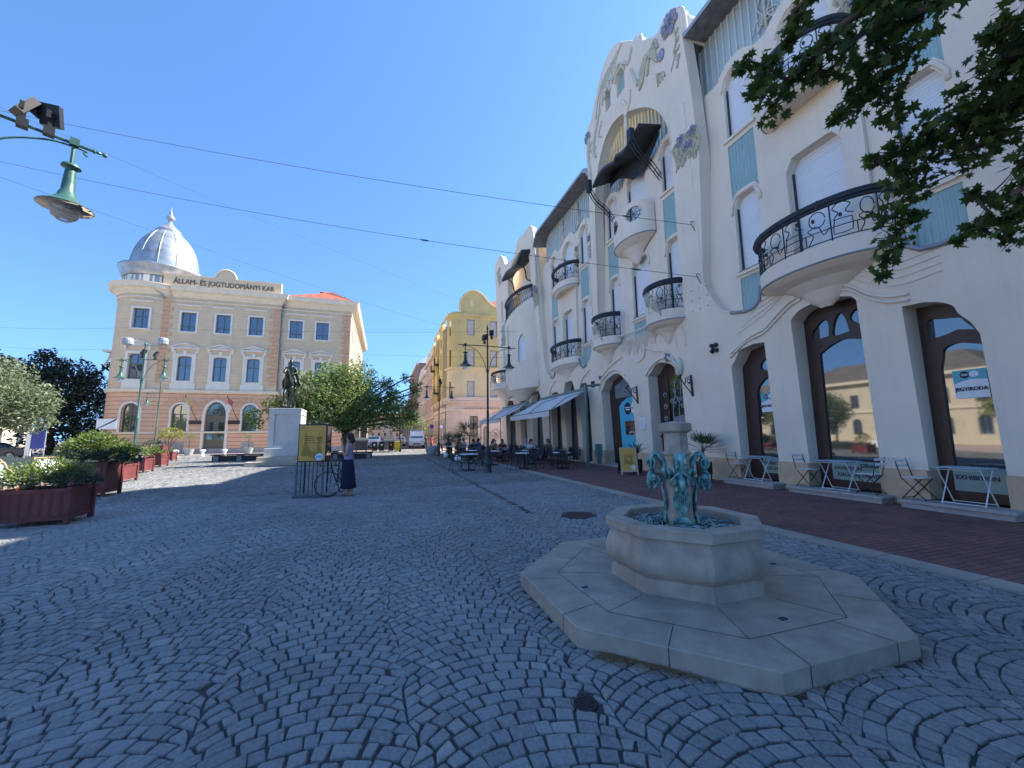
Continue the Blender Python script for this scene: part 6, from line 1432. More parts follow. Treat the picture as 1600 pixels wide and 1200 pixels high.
m = MB(); m.tube([(-.14,-.85,Z0+2.12),(.0,-.3,Z0+2.2),(.02,-.1,Z0+2.15)],.012,4); m.build('reins', M['bronze'], mo)
# benches: dark slabs on stone blocks
M['benchtop'] = mat('dark bench planks', (.025,.022,.03), .6, .3, 4, stretch=(.5,6,1)); M['benchleg'] = mat('grey concrete block', (.25,.25,.25), .85, .1, 4)
def bench(label, x, y, L, rz):
    t = thing('bench', label, 'bench', (x,y,0), rz, 'long dark benches around the monument')
    m = MB(); 
    for k in range(4): m.box(-L/2,-.34+k*.175,.40,L/2,-.18+k*.175,.47)
    m.build('seat', M['benchtop'], t)
    for k in range(3): q = MB(); q.box(-L/2+.15+(L-.6)*k/2,-.26,0,-L/2+.45+(L-.6)*k/2,.3,.40); q.build('leg', M['benchleg'], t)
    q = MB(); q.box(-L/2+.06,-.22,.02,L/2-.06,.26,.36); q.build('under_seat_shade_box', M['benchtop'], t)  # dark box stands in for the shade under the seat
bench('long dark bench left of the monument pedestal',-9.75,33.2,3.4,0)
bench('long dark bench behind the woman under the leafy tree',-2.2,31.9,2.9,0)
bench('dark bench standing behind the monument under the tree',-5.0,35.8,3.0,0)
# bollards in front of the domed building
for i,x in enumerate((-17.6,-15.6,-13.9)):
    t = thing('bollard', ('white stone bollard farthest left in front of the arched entrance','middle white stone bollard in front of the arched entrance','rightmost white stone bollard in front of the arched entrance')[i], 'bollard', (x,43,0), group='white stone bollards before the entrance')
    m = MB(); m.lathe([(.19,0),(.19,.06),(.13,.12),(.11,.28),(.15,.4),(.21,.46)],(0,0,0),14); m.build('shaft', M['white'], t, smooth=True); m = MB(); m.lathe([(.21,.46),(.23,.52),(.2,.58),(.1,.62),(0,.63)],(0,0,0),14); m.build('cap', M['white'], t, smooth=True)
# poster stand with bars, bicycle
M['posteryel'] = mat('mustard poster paper', (.66,.36,.07), .6, .06, 2); M['brownprint'] = mat('brown print', (.22,.08,.02), .7, .1, 4); M['palebrown'] = mat('faint brown print', (.36,.22,.04), .7, .1, 4)
M['greypost'] = mat('grey painted post', (.10,.12,.15), .6, .2, 5); M['plaquebl'] = mat('pale blue sticker', (.55,.68,.80), .5, .05, 3)
ps = thing('poster_stand','three sided poster stand with a mustard yellow poster on metal bars over a flat base','poster stand',(-1.83,12.25,0),-.12)
m = MB(); m.box(-.42,-.30,0,.55,.35,.07); m.build('base_plate', M['greypost'], ps, bevel=.01)
m = MB(); m.box(-.36,-.22,.93,.36,.30,.97); m.box(-.36,-.22,1.92,.36,.30,1.96); m.box(-.36,-.22,.97,-.33,.30,1.92); m.box(.335,-.22,.97,.36,.30,1.92); m.build('display_case', M['black'], ps)
m = MB(); m.box(-.335,-.232,.965,.335,-.222,1.925); po = m.build('poster', M['posteryel'], ps)
PP = lambda u,v,d: (u,-.234-d,v)
m = MB(); m.prism([(.09+.10+.1*cos(k*pi/12),1.07+.1*sin(k*pi/12)) for k in range(24)],0,.003,PP); m.build('sticker', M['plaquebl'], po)
m = MB(); m.prism([(.12,1.055),(.12,1.09),(.26,1.09),(.26,1.055)],.003,.005,PP); m.build('sticker_print', mat('blue print',(.12,.3,.6),.6,.1,3), po)
text('95','lettering',M['brownprint'],po,(.18,-.237,1.50),.17,RN,.001)
m = MB()
for k,(a,b) in enumerate(((-.2,.06),(-.2,.04),(-.2,.05))): m.prism([(a,1.61-.05*k),(a,1.625-.05*k),(b,1.625-.05*k),(b,1.61-.05*k)],0,.002,PP)
m.prism([(-.14,1.455),(-.14,1.465),(.27,1.465),(.27,1.455)],0,.002,PP); m.prism([(-.28,1.85),(-.28,1.87),(-.2,1.87),(-.2,1.85)],0,.002,PP); m.build('poster_print', M['brownprint'], po)
m = MB(); m.prism([(-.27,1.1),(-.2,1.45),(-.165,1.82),(-.13,1.45),(-.08,1.3),(.0,1.2),(.08,1.28),(.1,1.15),(.14,1.45),(.18,1.75),(.21,1.45),(.25,1.15),(.1,1.0),(-.1,1.1)],-.001,.001,PP); m.build('poster_drawing', M['palebrown'], po)
m = MB(); m.box(.362,-.18,1.0,.366,.27,1.9); m.build('side_pane', M['glass'], ps)
for x in (-.36,-.25,-.15,-.05,.05,.15,.3):
    m = MB(); w_ = .022 if x in (-.36,.3) else .009; m.box(x-w_,-.21-w_,.07,x+w_,-.21+w_,.94); m.build('bar', M['greypost'] if w_ > .02 else M['black'], ps)
for x in (-.3,.3): m = MB(); m.box(x-.02,.26,.07,x+.02,.3,.94); m.build('bar', M['black'], ps)
bk = thing('bicycle','black road bicycle with drop handlebars leaning on the poster stand','bicycle',(-1.40,11.85,0),1.3)
def wheel(x, st=0):
    r = MB(); c = Vector((x,0,.34)); ax = Vector((cos(st),sin(st),0))
    r.tube([c+ax*.325*cos(q)+Vector((0,0,.325*sin(q))) for q in [j*2*pi/36 for j in range(36)]],.014,6,closed=True); o = r.build('wheel', M['black'], bk, smooth=True)
    s_ = MB()
    for k in range(16): q = k*2*pi/16; s_.tube([c,c+ax*.315*cos(q)+Vector((0,0,.315*sin(q)))],.0018,3)
    n_ = Vector((-ax.y,ax.x,0)); s_.tube([c-n_*.04,c+n_*.04],.02,8); s_.build('spokes', M['zinc'], o)
wheel(0,-1.25); wheel(1.0)
m = MB()
for a,b,r in (((.18,0,.82),(.72,0,.80),.016),((.20,0,.76),(.60,0,.30),.018),((.60,0,.30),(.72,0,.86),.016),((.60,0,.30),(1.0,0,.34),.011),((.72,0,.78),(1.0,0,.34),.009),((.14,0,.92),(.20,0,.74),.018)): m.tube([a,b],r,6)
m.build('frame', M['black'], bk)
m = MB(); m.tube([(.18,.03,.78),(.06,.05,.55),(0,.05,.34)],.011,6); m.tube([(.18,-.03,.78),(.06,-.05,.55),(0,-.05,.34)],.011,6); m.build('fork', M['black'], bk)
m = MB(); m.tube([(.14,0,.95),(.06,0,.96)],.014,6)
for s_ in (-1,1): m.tube(bez((.06,0,.96),(.06,s_*.2,.96),(-.04,s_*.21,.95),(-.07,s_*.21,.87),(.0,s_*.21,.82),n=4),.014,6)
m.build('handlebar', M['black'], bk)
m = MB(); m.tube([(.72,0,.84),(.73,0,.93)],.013,6); m.ball((.76,0,.95),(.13,.06,.03)); m.build('saddle', M['black'], bk)
m = MB(); m.tube([(.60,-.06,.30),(.60,.06,.30)],.03,8); m.tube([(.60,.07,.30),(.66,.08,.16)],.01,5); m.obox((.66,.12,.16),(.09,.07,.02)); m.tube([(.60,-.07,.30),(.54,-.08,.44)],.01,5); m.obox((.54,-.12,.44),(.09,.07,.02)); m.build('crank', M['zinc'], bk)
# cafe awnings
M['awn'] = mat('pale grey awning cloth', (.60,.61,.62), .8, .06, 1.2, streak=.15); M['awnframe'] = mat('green grey awning frame', (.10,.19,.17), .5, .15, 5)
def awning(label, y0, y1, post):
    t = thing('awning', label, 'awning', (10.6,(y0+y1)/2,0), world=True)
    xi, zi, xo, zo = 10.4, 4.0, 8.2, 2.85
    m = MB(); m.grid(lambda u,v: (xi+(xo-xi)*v, y0+(y1-y0)*u, zi+(zo-zi)*v-.10*sin(pi*v)*(.6+.4*sin(u*pi))),10,8); m.build('cloth', M['awn'], t, smooth=True)
    m = MB(); m.grid(lambda u,v: (xo-.02, y0+(y1-y0)*u, zo-.02-.28*v+.02*sin(u*40)*v),60,2); m.build('valance', M['awn'], t, smooth=True)
    m = MB(); m.tube([(xo,y0,zo),(xo,y1,zo)],.035,6); m.tube([(xi,y0-.05,zi+.05),(xi,y1+.05,zi+.05)],.09,8)
    for y in (y0+.05,(y0+y1)/2,y1-.05): m.tube([(xi,y,zi-.05),(9.3,y+.3,zi-.45),(xo,y,zo-.03)],.025,5)
    m.build('roller_frame', M['awnframe'], t)
    for y,x in post:
        q = MB(); q.box(x-.05,y-.05,0,x+.05,y+.05,zi+.1); q.tube([(x,y,zi),(xi,y,zi+.1)],.06,6); q.build('post', M['awnframe'], t)
    for y in (y0+.1,y1-.1): q = MB(); q.tube([(xo+.05,y,0),(xo+.05,y,zo)],.03,6); q.build('post', M['lampdark'], t)
awning('near blue grey cafe awning over the terrace tables along the white palace',19.0,25.7,[(17.6,9.6)])
awning('far blue grey cafe awning beyond the first one, ending behind the lamp post',28.2,34.8,[])
m = MB(); m.box(10.2,17.75,.5,10.5,17.95,1.1); m.box(10.25,17.78,.1,10.45,17.92,.5); fin(m.build('utility_box', M['awnframe']), 'small green utility box at the foot of the awning post', 'utility box')
# cafe tables and chairs
def mk_table():
    t = thing('cafe_table','x','table',(0,0,0))
    m = MB(); m.box(-.36,-.36,.72,.36,.36,.745); m.build('table_top', M['white'], t, bevel=.01)
    m = MB(); m.tube([(0,0,.02),(0,0,.72)],.035,8); m.build('pedestal', M['black'], t)
    m = MB(); m.obox((0,0,.03),(.62,.09,.05),pi/4); m.obox((0,0,.031),(.62,.09,.051),-pi/4); m.build('foot', M['black'], t)
    return t
def mk_chair():
    t = thing('cafe_chair','x','chair',(0,0,0))
    m = MB(); m.lathe([(.21,.43),(.225,.445),(.225,.46),(.2,.47),(0,.472)],(0,0,0),16); m.build('seat', M['rattan'], t, auto=40)
    for sx in (-1,1):
        for sy in (-1,1): q = MB(); q.tube(bez((sx*.16,sy*.16,.44),(sx*.19,sy*.2,.2),(sx*.22,sy*.25,0),n=3),.013,6); q.build('leg', M['black'], t)
    m = MB(); m.tube(bez((-.19,.14,.42),(-.20,.2,.65),(-.17,.25,.86),(0,.27,.95),(.17,.25,.86),(.20,.2,.65),(.19,.14,.42),n=4),.014,6)
    m.build('back_frame', M['black'], t)
    m = MB(); m.grid(lambda u,v: ((u-.5)*(.34-.08*abs(v-.4)), .165+.10*v, .50+.40*v*(1-.2*(2*u-1)**2)),5,5)
    for k in range(5): m.tube([(-.14+.07*k,.17,.47),(-.13+.065*k,.26,.92-.02*abs(k-2))],.007,4)
    m.build('backrest', M['rattan'], t)
    m = MB()
    for s_ in (-1,1): m.tube(bez((s_*.2,.2,.66),(s_*.25,.0,.66),(s_*.24,-.14,.64),(s_*.2,-.16,.45),n=3),.012,5)
    m.build('armrest', M['black'], t)
    return t
M['rattan'] = mat('dark woven rattan', (.045,.045,.05), .7, .4, 60)
T0, K0 = mk_table(), mk_chair()
rnd = random.Random(21)
tabs = [(8.08,17.4,'nearest the green awning post'),(6.35,17.9,'second from the awning post, in the front row'),(3.75,18.2,'just left of the lamp post'),(9.4,20.4,'against the palace wall behind the awning post'),(7.6,20.6,'under the near awning where the woman in white sits'),(5.6,21.0,'in the middle of the terrace right behind the lamp post'),(9.2,23.4,'by the palace wall under the middle of the near awning'),(7.0,23.6,'under the near awning where the red dressed guest sits'),(4.9,22.6,'in the front row beyond the lamp post'),(8.4,26.2,'between the two awnings near the wall'),(6.3,26.4,'between the two awnings in the middle row'),(8.6,29.4,'under the far awning near the wall'),(6.4,29.8,'under the far awning in the middle row'),(5.2,31.8,'at the far end of the terrace')]
first = True
names = ('facing the street','backing onto the street','turned towards the palace','turned towards the lamp posts')
for i,(x,y,ds) in enumerate(tabs):
    rz = rnd.uniform(-.2,.2)
    o = T0 if i == 0 else copy_tree(T0,(x,y,.01))
    o.location = (x,y,.01); o.rotation_euler = (0,0,rz); o['label'] = 'small white topped cafe table '+ds; o['group'] = 'cafe terrace tables'
    for k in range(4 if i % 3 != 2 else 3):
        a = rz+k*pi/2+rnd.uniform(-.25,.25)+.4*(i%2); d = .62+rnd.uniform(-.04,.12)
        cx2, cy2 = x+d*cos(a), y+d*sin(a); r2 = a-pi/2+rnd.uniform(-.3,.3)
        c = K0 if (i == 0 and k == 0) else copy_tree(K0,(0,0,0))
        c.location = (cx2,cy2,.01); c.rotation_euler = (0,0,r2); c['group'] = 'dark rattan chairs around the cafe tables'
        c['label'] = 'rattan chair, '+('palace','far','street','near')[k]+' side of the table '+' '.join(ds.split()[:9])
# folding bistro sets below the shop windows
def mk_bistro():
    t = thing('bistro_table','x','table')
    m = MB(); m.box(-.28,-.36,.69,.28,.36,.71); m.build('table_top', mat('pale blue grey table top',(.36,.45,.50),.5,.08,3), t, bevel=.008)
    m = MB()
    for y in (-.3,.3): m.tube([(-.2,y,0),(.2,y,.68)],.011,5); m.tube([(.2,y,0),(-.2,y,.68)],.011,5)
    for x in (-.2,.2): m.tube([(x,-.3,.03),(x,.3,.03)],.009,5); m.tube([(x,-.3,.66),(x,.3,.66)],.009,5)
    m.build('folding_legs', M['whitepaint'], t); return t
def mk_fold():
    t = thing('folding_chair','x','chair')
    m = MB()
    for k in range(5): m.box(-.18+k*.072,-.19,.44,-.12+k*.072,.19,.455)
    m.build('seat', M['whitepaint'], t)
    m = MB()
    for z in (.68,.79): m.obox((.24,0,z),(.015,.42,.06),0,-.12)
    m.build('backrest', M['whitepaint'], t)
    m = MB()
    for y in (-.19,.19): m.tube([(-.2,y,0),(.24,y,.84)],.010,5) if False else m.tube([(-.2,y,0),(.17,y,.44),(.25,y,.84)],.010,5); m.tube([(.2,y,0),(-.17,y,.44)],.010,5)
    for x,z in ((-.2,.02),(.2,.02)): m.tube([(x,-.19,z),(x,.19,z)],.008,5)
    m.build('folding_frame', M['black'], t); return t
B0, F0 = mk_bistro(), mk_fold()
bs = [(10.72,4.72,.17,'in front of the rightmost shop window'),(10.72,6.98,.17,'in front of the widest shop window'),(10.72,9.25,.17,'in front of the shop window nearest the fountain column')]
for i,(x,y,z,ds) in enumerate(bs):
    o = B0 if i == 0 else copy_tree(B0,(0,0,0)); o.location = (x,y,z); o.rotation_euler = (0,0,0); o['label'] = 'pale folding bistro table '+ds; o['group'] = 'folding bistro tables below the shop windows'
for i,(x,y,rz,ds) in enumerate(((10.7,5.45,pi/2,'left of the bistro table at the rightmost shop window'),(10.75,7.75,pi/2,'left of the bistro table at the widest shop window'),(10.66,6.3,-pi/2+.1,'right of the bistro table at the widest shop window'),(10.75,9.95,pi/2,'left of the bistro table at the window nearest the fountain column'))):
    o = F0 if i == 0 else copy_tree(F0,(0,0,0)); o.location = (x,y,.17); o.rotation_euler = (0,0,rz); o['label'] = 'white slatted folding chair '+ds; o['group'] = 'white folding chairs below the shop windows'
# pavement sign
sg = thing('pavement_sign','wooden framed A board with a mustard yellow poster beside the turquoise door','sign',(9.25,13.75,.005),-.35)
for s_,mm in ((-1,M['posteryel']),(1,M['black'])):
    P = lambda u,v,d: (u, s_*(.30-.26*v/1.05)+s_*d, v)
    m = MB(); fr = mat('pale wood frame',(.50,.40,.25),.7,.1,5) if s_ < 0 else M['black']
    m.prism(rect(-.33,-.28,0,1.05),0,.025,P); m.prism(rect(.28,.33,0,1.05),0,.025,P); m.prism(rect(-.28,.28,1.0,1.05),0,.025,P); m.prism(rect(-.28,.28,.12,.17),0,.025,P); fo = m.build('frame', fr, sg)
    m = MB(); m.prism(rect(-.28,.28,.17,1.0),.005,.015,P); pn = m.build('panel', mm, sg)
    if s_ < 0:
        m = MB(); m.prism([(.16+.085*cos(k*pi/12),.29+.085*sin(k*pi/12)) for k in range(24)],.015,.018,P); m.build('sticker', M['plaquebl'], pn)
        m = MB(); m.prism([(-.2,.4),(-.12,.75),(-.1,.9),(-.06,.6),(.05,.5),(.12,.85),(.15,.55),(.2,.42)],.015,.017,P); m.build('poster_drawing', M['palebrown'], pn)
        m = MB(); 
        for k in range(3): m.prism(rect(-.05,.2,.66+.04*k,.675+.04*k),.017,.019,P)
        m.build('poster_print', M['brownprint'], pn)
# ================= PEOPLE =================
M['skin'] = mat('skin', (.42,.25,.17), .6, .06, 5); M['hair'] = mat('dark hair', (.02,.014,.012), .6, .3, 20); M['hairb'] = mat('brown hair', (.10,.055,.03), .6, .3, 20)
def cloth(c, n='cloth'): return mat(n, c, .9, .12, 6)
def face(par, c, fwd, s_=1.0):
    """eyes, nose, mouth and ears on a head at c looking along fwd"""
    f = Vector(fwd).normalized(); r = Vector((-f.y,f.x,0)).normalized(); c = Vector(c)
    m = MB(); 
    for k in (-1,1): m.ball(c+f*.088*s_+r*k*.032*s_+Vector((0,0,.012)),(.012*s_,)*3,6,4)
    m.tube([c+f*.092*s_-r*.022*s_-Vector((0,0,.052)),c+f*.098*s_-Vector((0,0,.054)),c+f*.092*s_+r*.022*s_-Vector((0,0,.052))],.006,4); m.build('eyes_and_mouth', M['hair'], par)
    m = MB(); m.tube([c+f*.095*s_+Vector((0,0,.012)),c+f*.115*s_-Vector((0,0,.022))],[.009,.014],5)
    for k in (-1,1): m.ball(c+r*k*.078*s_-Vector((0,0,.008)),(.015,.015,.026),6,4)
    m.build('nose_and_ears', M['skin'], par)
def hand(m, w, d, side, grip=.5):
    """five fingers from a palm at w, pointing along d"""
    d = Vector(d).normalized(); s_ = Vector(side).normalized(); n_ = d.cross(s_)
    m.ball(tuple(w+d*.035),(.034,.03,.038),8,5)
    for k,(o,l) in enumerate(((-.028,.062),(-.01,.075),(.009,.07),(.026,.055))):
        b = w+d*.06+s_*o; m.tube([b,b+d*l*.5+n_*.008,b+d*l*(1-.4*grip)+n_*l*.6*grip],[.0095,.0085,.007],6)
    b = w+d*.02-s_*.032; m.tube([b,b-s_*.02+d*.03,b-s_*.018+d*.055+n_*.01],[.011,.0095,.008],6)
# woman with a phone beside the poster stand
wm = thing('person','woman in lilac sleeveless top and long navy skirt holding a phone to her face','person',(-.93,12.0,0),0)
# faces -X; coordinates local
B = [(0,0,.92,.125),(0,0,1.10,.105),(.0,0,1.28,.12),(.01,0,1.38,.10),(.005,0,1.44,.052),(-.01,0,1.50,.058),(-.015,0,1.575,.088),(-.01,0,1.63,.07),
 (.01,.085,.86,.09),(-.02,.09,.48,.065),(.03,.09,.12,.042),(.04,.09,.045,.04),(-.06,.095,.03,.034),(-.12,.095,.022,.028),
 (.0,-.085,.86,.09),(.06,-.09,.48,.065),(.12,-.09,.12,.042),(.13,-.09,.045,.04),(.03,-.095,.03,.034),(-.03,-.095,.022,.028),
 (.0,-.165,1.355,.052),(-.03,-.2,1.10,.042),(-.1,-.16,1.12,.038),(-.17,-.06,1.46,.03),
 (.0,.165,1.355,.052),(-.08,.2,1.12,.042),(-.12,.18,1.15,.036),(-.18,.05,1.46,.03)]
BE = [(0,1),(1,2),(2,3),(3,4),(4,5),(5,6),(6,7),(0,8),(8,9),(9,10),(10,11),(11,12),(12,13),(0,14),(14,15),(15,16),(16,17),(17,18),(18,19),(3,20),(20,21),(21,22),(22,23),(3,24),(24,25),(25,26),(26,27)]
skin('body',B,BE,M['skin'],wm,2)
face(wm,(-.02,0,1.585),(-1,.1,0))
m = MB(); hand(m,Vector((-.175,-.06,1.47)),(-.1,.3,1),(0,-1,0),.6); hand(m,Vector((-.185,.05,1.47)),(-.1,-.3,1),(0,1,0),.6); m.build('hands', M['skin'], wm, smooth=True)
m = MB(); m.obox((-.20,-.0,1.545),(.012,.15,.075)); m.build('phone', M['black'], wm)
m = MB(); m.ball((.02,0,1.62),(.112,.108,.108),14,9); m.tube([(.07,0,1.6),(.10,0,1.48),(.085,0,1.40)],[.08,.075,.03],9); m.build('hair', M['hair'], wm, smooth=True)
m = MB(); vs = []
def tube2(m, rows, n=24, pleat=0):
    vs = []
    for (x,y,z,rx,ry) in rows:
        for k in range(n):
            a = 2*pi*k/n; q = 1+pleat*(.5 if k % 2 else -.5)*(rows[0][2]-z if pleat else 0); vs.append((x+rx*q*cos(a),y+ry*q*sin(a),z))
    m.add(vs,[(i*n+k,i*n+(k+1)%n,(i+1)*n+(k+1)%n,(i+1)*n+k) for i in range(len(rows)-1) for k in range(n)])
tube2(m,[(.0,0,1.0,.112,.145),(.0,0,.9,.15,.175),(.01,0,.7,.17,.20),(.02,0,.45,.185,.225),(.03,0,.22,.20,.25),(.03,0,.20,.195,.245)],36,.09); m.build('skirt', cloth((.008,.010,.035),'navy skirt'), wm, smooth=True)
m = MB(); tube2(m,[(0,0,.98,.118,.15),(0,0,1.1,.113,.135),(0,0,1.25,.128,.155),(.0,0,1.36,.12,.15),(.005,0,1.42,.085,.11),(.005,0,1.435,.06,.07)],22); m.build('top', cloth((.30,.25,.42),'lilac top'), wm, smooth=True)
m = MB(); m.tube([(-.08,-.12,1.40),(-.13,.0,1.2),(-.10,.1,1.02)],.012,5); m.obox((-.13,.1,.98),(.1,.14,.16)); m.build('shoulder_bag', M['hair'], wm)
for y,x in ((.093,.0),(-.093,.08)): m = MB(); m.obox((x-.035,y,.009),(.25,.085,.018)); m.tube([(x-.07,y-.04,.02),(x-.07,y,.06),(x-.07,y+.04,.02)],.008,5); m.build('sandal', M['hairb'], wm)
# seated cafe guests: one prototype body, copied with other clothes
def sitter(label, x, y, rz, top, hair, lean_=0, legs=(.02,.025,.04)):
    t = thing('person', label, 'person', (x,y,.01), rz, 'guests sitting on the cafe terrace')
    Bs = [(0,.02,.55,.14),(0,.03,.75,.12),(0,.0+lean_,.95,.14),(0,-.01+lean_,1.04,.11),(0,-.02+lean_,1.10,.055),(0,-.03+lean_,1.16,.06),(0,-.04+lean_,1.23,.09),(0,-.035+lean_,1.29,.072),
      (.1,-.02,.53,.09),(.12,-.42,.52,.07),(.12,-.44,.12,.045),(.12,-.47,.05,.04),(.12,-.58,.04,.03),(-.1,-.02,.53,.09),(-.12,-.42,.52,.07),(-.12,-.40,.12,.045),(-.12,-.43,.05,.04),(-.12,-.54,.04,.03),
      (.18,0+lean_,1.02,.055),(.24,-.08,.80,.045),(.16,-.32,.78,.036),(-.18,0+lean_,1.02,.055),(-.24,-.08,.80,.045),(-.14,-.30,.80,.036)]
    E_ = [(0,1),(1,2),(2,3),(3,4),(4,5),(5,6),(6,7),(0,8),(8,9),(9,10),(10,11),(11,12),(0,13),(13,14),(14,15),(15,16),(16,17),(3,18),(18,19),(19,20),(3,21),(21,22),(22,23)]
    skin('body',Bs,E_,M['skin'],t,1); face(t,(0,-.045+lean_,1.24),(0,-1,0))
    m = MB(); hand(m,Vector((.15,-.33,.785)),(-.3,-1,-.1),(1,0,0)); hand(m,Vector((-.13,-.31,.80)),(.3,-1,0),(-1,0,0)); m.build('hands', M['skin'], t, smooth=True)
    m = MB(); m.ball((0,lean_-.01,1.27),(.108,.11,.105),12,7); m.tube([(0,.05+lean_,1.25),(0,.09+lean_,1.12),(0,.08+lean_,1.0)],[.08,.08,.03],8); m.build('hair', hair, t, smooth=True)
    m = MB(); tube2(m,[(0,.02,.5,.17,.15),(0,.03,.75,.15,.135),(0,lean_,.96,.18,.14),(0,lean_,1.05,.13,.10),(0,lean_-.01,1.08,.07,.07)],18)
    for s_ in (-1,1): m.tube([(s_*.16,lean_,1.02),(s_*.22,-.03,.9),(s_*.24,-.07,.82)],[.065,.06,.058],8)
    m.build('top', cloth(top), t, smooth=True)
    m = MB()
    for s_ in (-1,1): m.tube([(s_*.09,.02,.54),(s_*.12,-.42,.54),(s_*.12,-.43,.3),(s_*.12,-.42,.14)],[.105,.085,.07,.065],8)
    m.build('trousers', cloth(legs), t, smooth=True)
    return t
sitter('dark haired woman in a white top sitting nearest the palace wall under the awning',8.0,21.3,.3,(.62,.62,.66),M['hair'])
sitter('guest in an olive brown top with light brown hair beside the woman in white',9.0,21.2,-.9,(.16,.12,.06),M['hairb'])
sitter('guest in a white shirt sitting by the wall under the middle of the near awning',8.7,24.1,.2,(.60,.62,.68),cloth((.35,.33,.30),'grey hair'))
sitter('guest in a deep red dress sitting under the near awning',7.2,24.4,-.7,(.22,.015,.02),M['hairb'],legs=(.2,.015,.02))
sitter('fair haired guest facing the one in the red dress',6.5,24.0,1.3,(.30,.17,.10),M['hairb'])
sitter('woman in a blue top with long dark hair near the front of the terrace',6.2,26.9,.4,(.05,.09,.28),M['hair'])
sitter('dark haired guest in a navy shirt left of the woman in blue',5.8,26.6,-.9,(.02,.03,.08),M['hair'])
sitter('guest in a pale pink shirt at the far tables behind the lamp post',5.5,30.1,.3,(.55,.35,.34),M['hair'])
sitter('guest in a white blouse at the far tables behind the lamp post',5.9,30.6,-.4,(.6,.6,.6),M['hairb'])
sitter('guest in dark clothes sitting at the last terrace table',5.0,32.4,.2,(.03,.03,.04),M['hair'])
sitter('guest in a checked grey shirt under the far awning',7.0,30.2,1.0,(.25,.25,.28),M['hair'])
# pedestrian in pink far down the street
def walker(label, x, y, top, leg, rz=0):
    t = thing('person', label, 'person', (x,y,0), rz)
    Bs = [(0,0,.92,.13),(0,0,1.15,.12),(0,0,1.36,.15),(0,0,1.45,.10),(0,0,1.5,.055),(0,0,1.56,.06),(0,-.01,1.64,.09),(0,0,1.70,.07),(.1,0,.85,.09),(.11,-.1,.48,.065),(.11,-.02,.08,.045),(.11,-.12,.03,.035),(-.1,0,.85,.09),(-.11,.02,.48,.065),(-.11,.2,.1,.045),(-.11,.1,.04,.035),(.2,0,1.40,.055),(.25,.06,1.12,.045),(.24,-.06,.86,.035),(-.2,0,1.40,.055),(-.25,-.03,1.12,.045),(-.24,-.16,.9,.035)]
    skin('body',Bs,[(0,1),(1,2),(2,3),(3,4),(4,5),(5,6),(6,7),(0,8),(8,9),(9,10),(10,11),(0,12),(12,13),(13,14),(14,15),(3,16),(16,17),(17,18),(3,19),(19,20),(20,21)],M['skin'],t,1); face(t,(0,-.01,1.65),(0,-1,0))
    m = MB(); m.ball((0,.015,1.67),(.105,.11,.105),12,7); m.build('hair', M['hair'], t, smooth=True)
    m = MB(); tube2(m,[(0,0,.88,.17,.14),(0,0,1.15,.15,.13),(0,0,1.38,.19,.14),(0,0,1.46,.12,.1)],16)
    for s_ in (-1,1): m.tube([(s_*.18,0,1.41),(s_*.24,.02,1.2)],[.07,.06],8)
    m.build('top', cloth(top), t, smooth=True)
    m = MB(); m.tube([(.09,0,.92),(.11,-.1,.48),(.11,-.03,.12)],[.11,.085,.065],8); m.tube([(-.09,0,.92),(-.11,.02,.48),(-.11,.18,.14)],[.11,.085,.065],8); m.build('trousers', cloth(leg), t, smooth=True)
walker('person in a bright pink top and trousers walking beside the white van',5.6,50,(.6,.10,.14),(.45,.12,.14))
walker('person in dark clothes standing just left of the one in pink',5.0,50.6,(.05,.04,.06),(.03,.03,.04),.4)
walker('person in a white top far down the street near the parked cars',2.4,75,(.6,.6,.6),(.05,.06,.1))
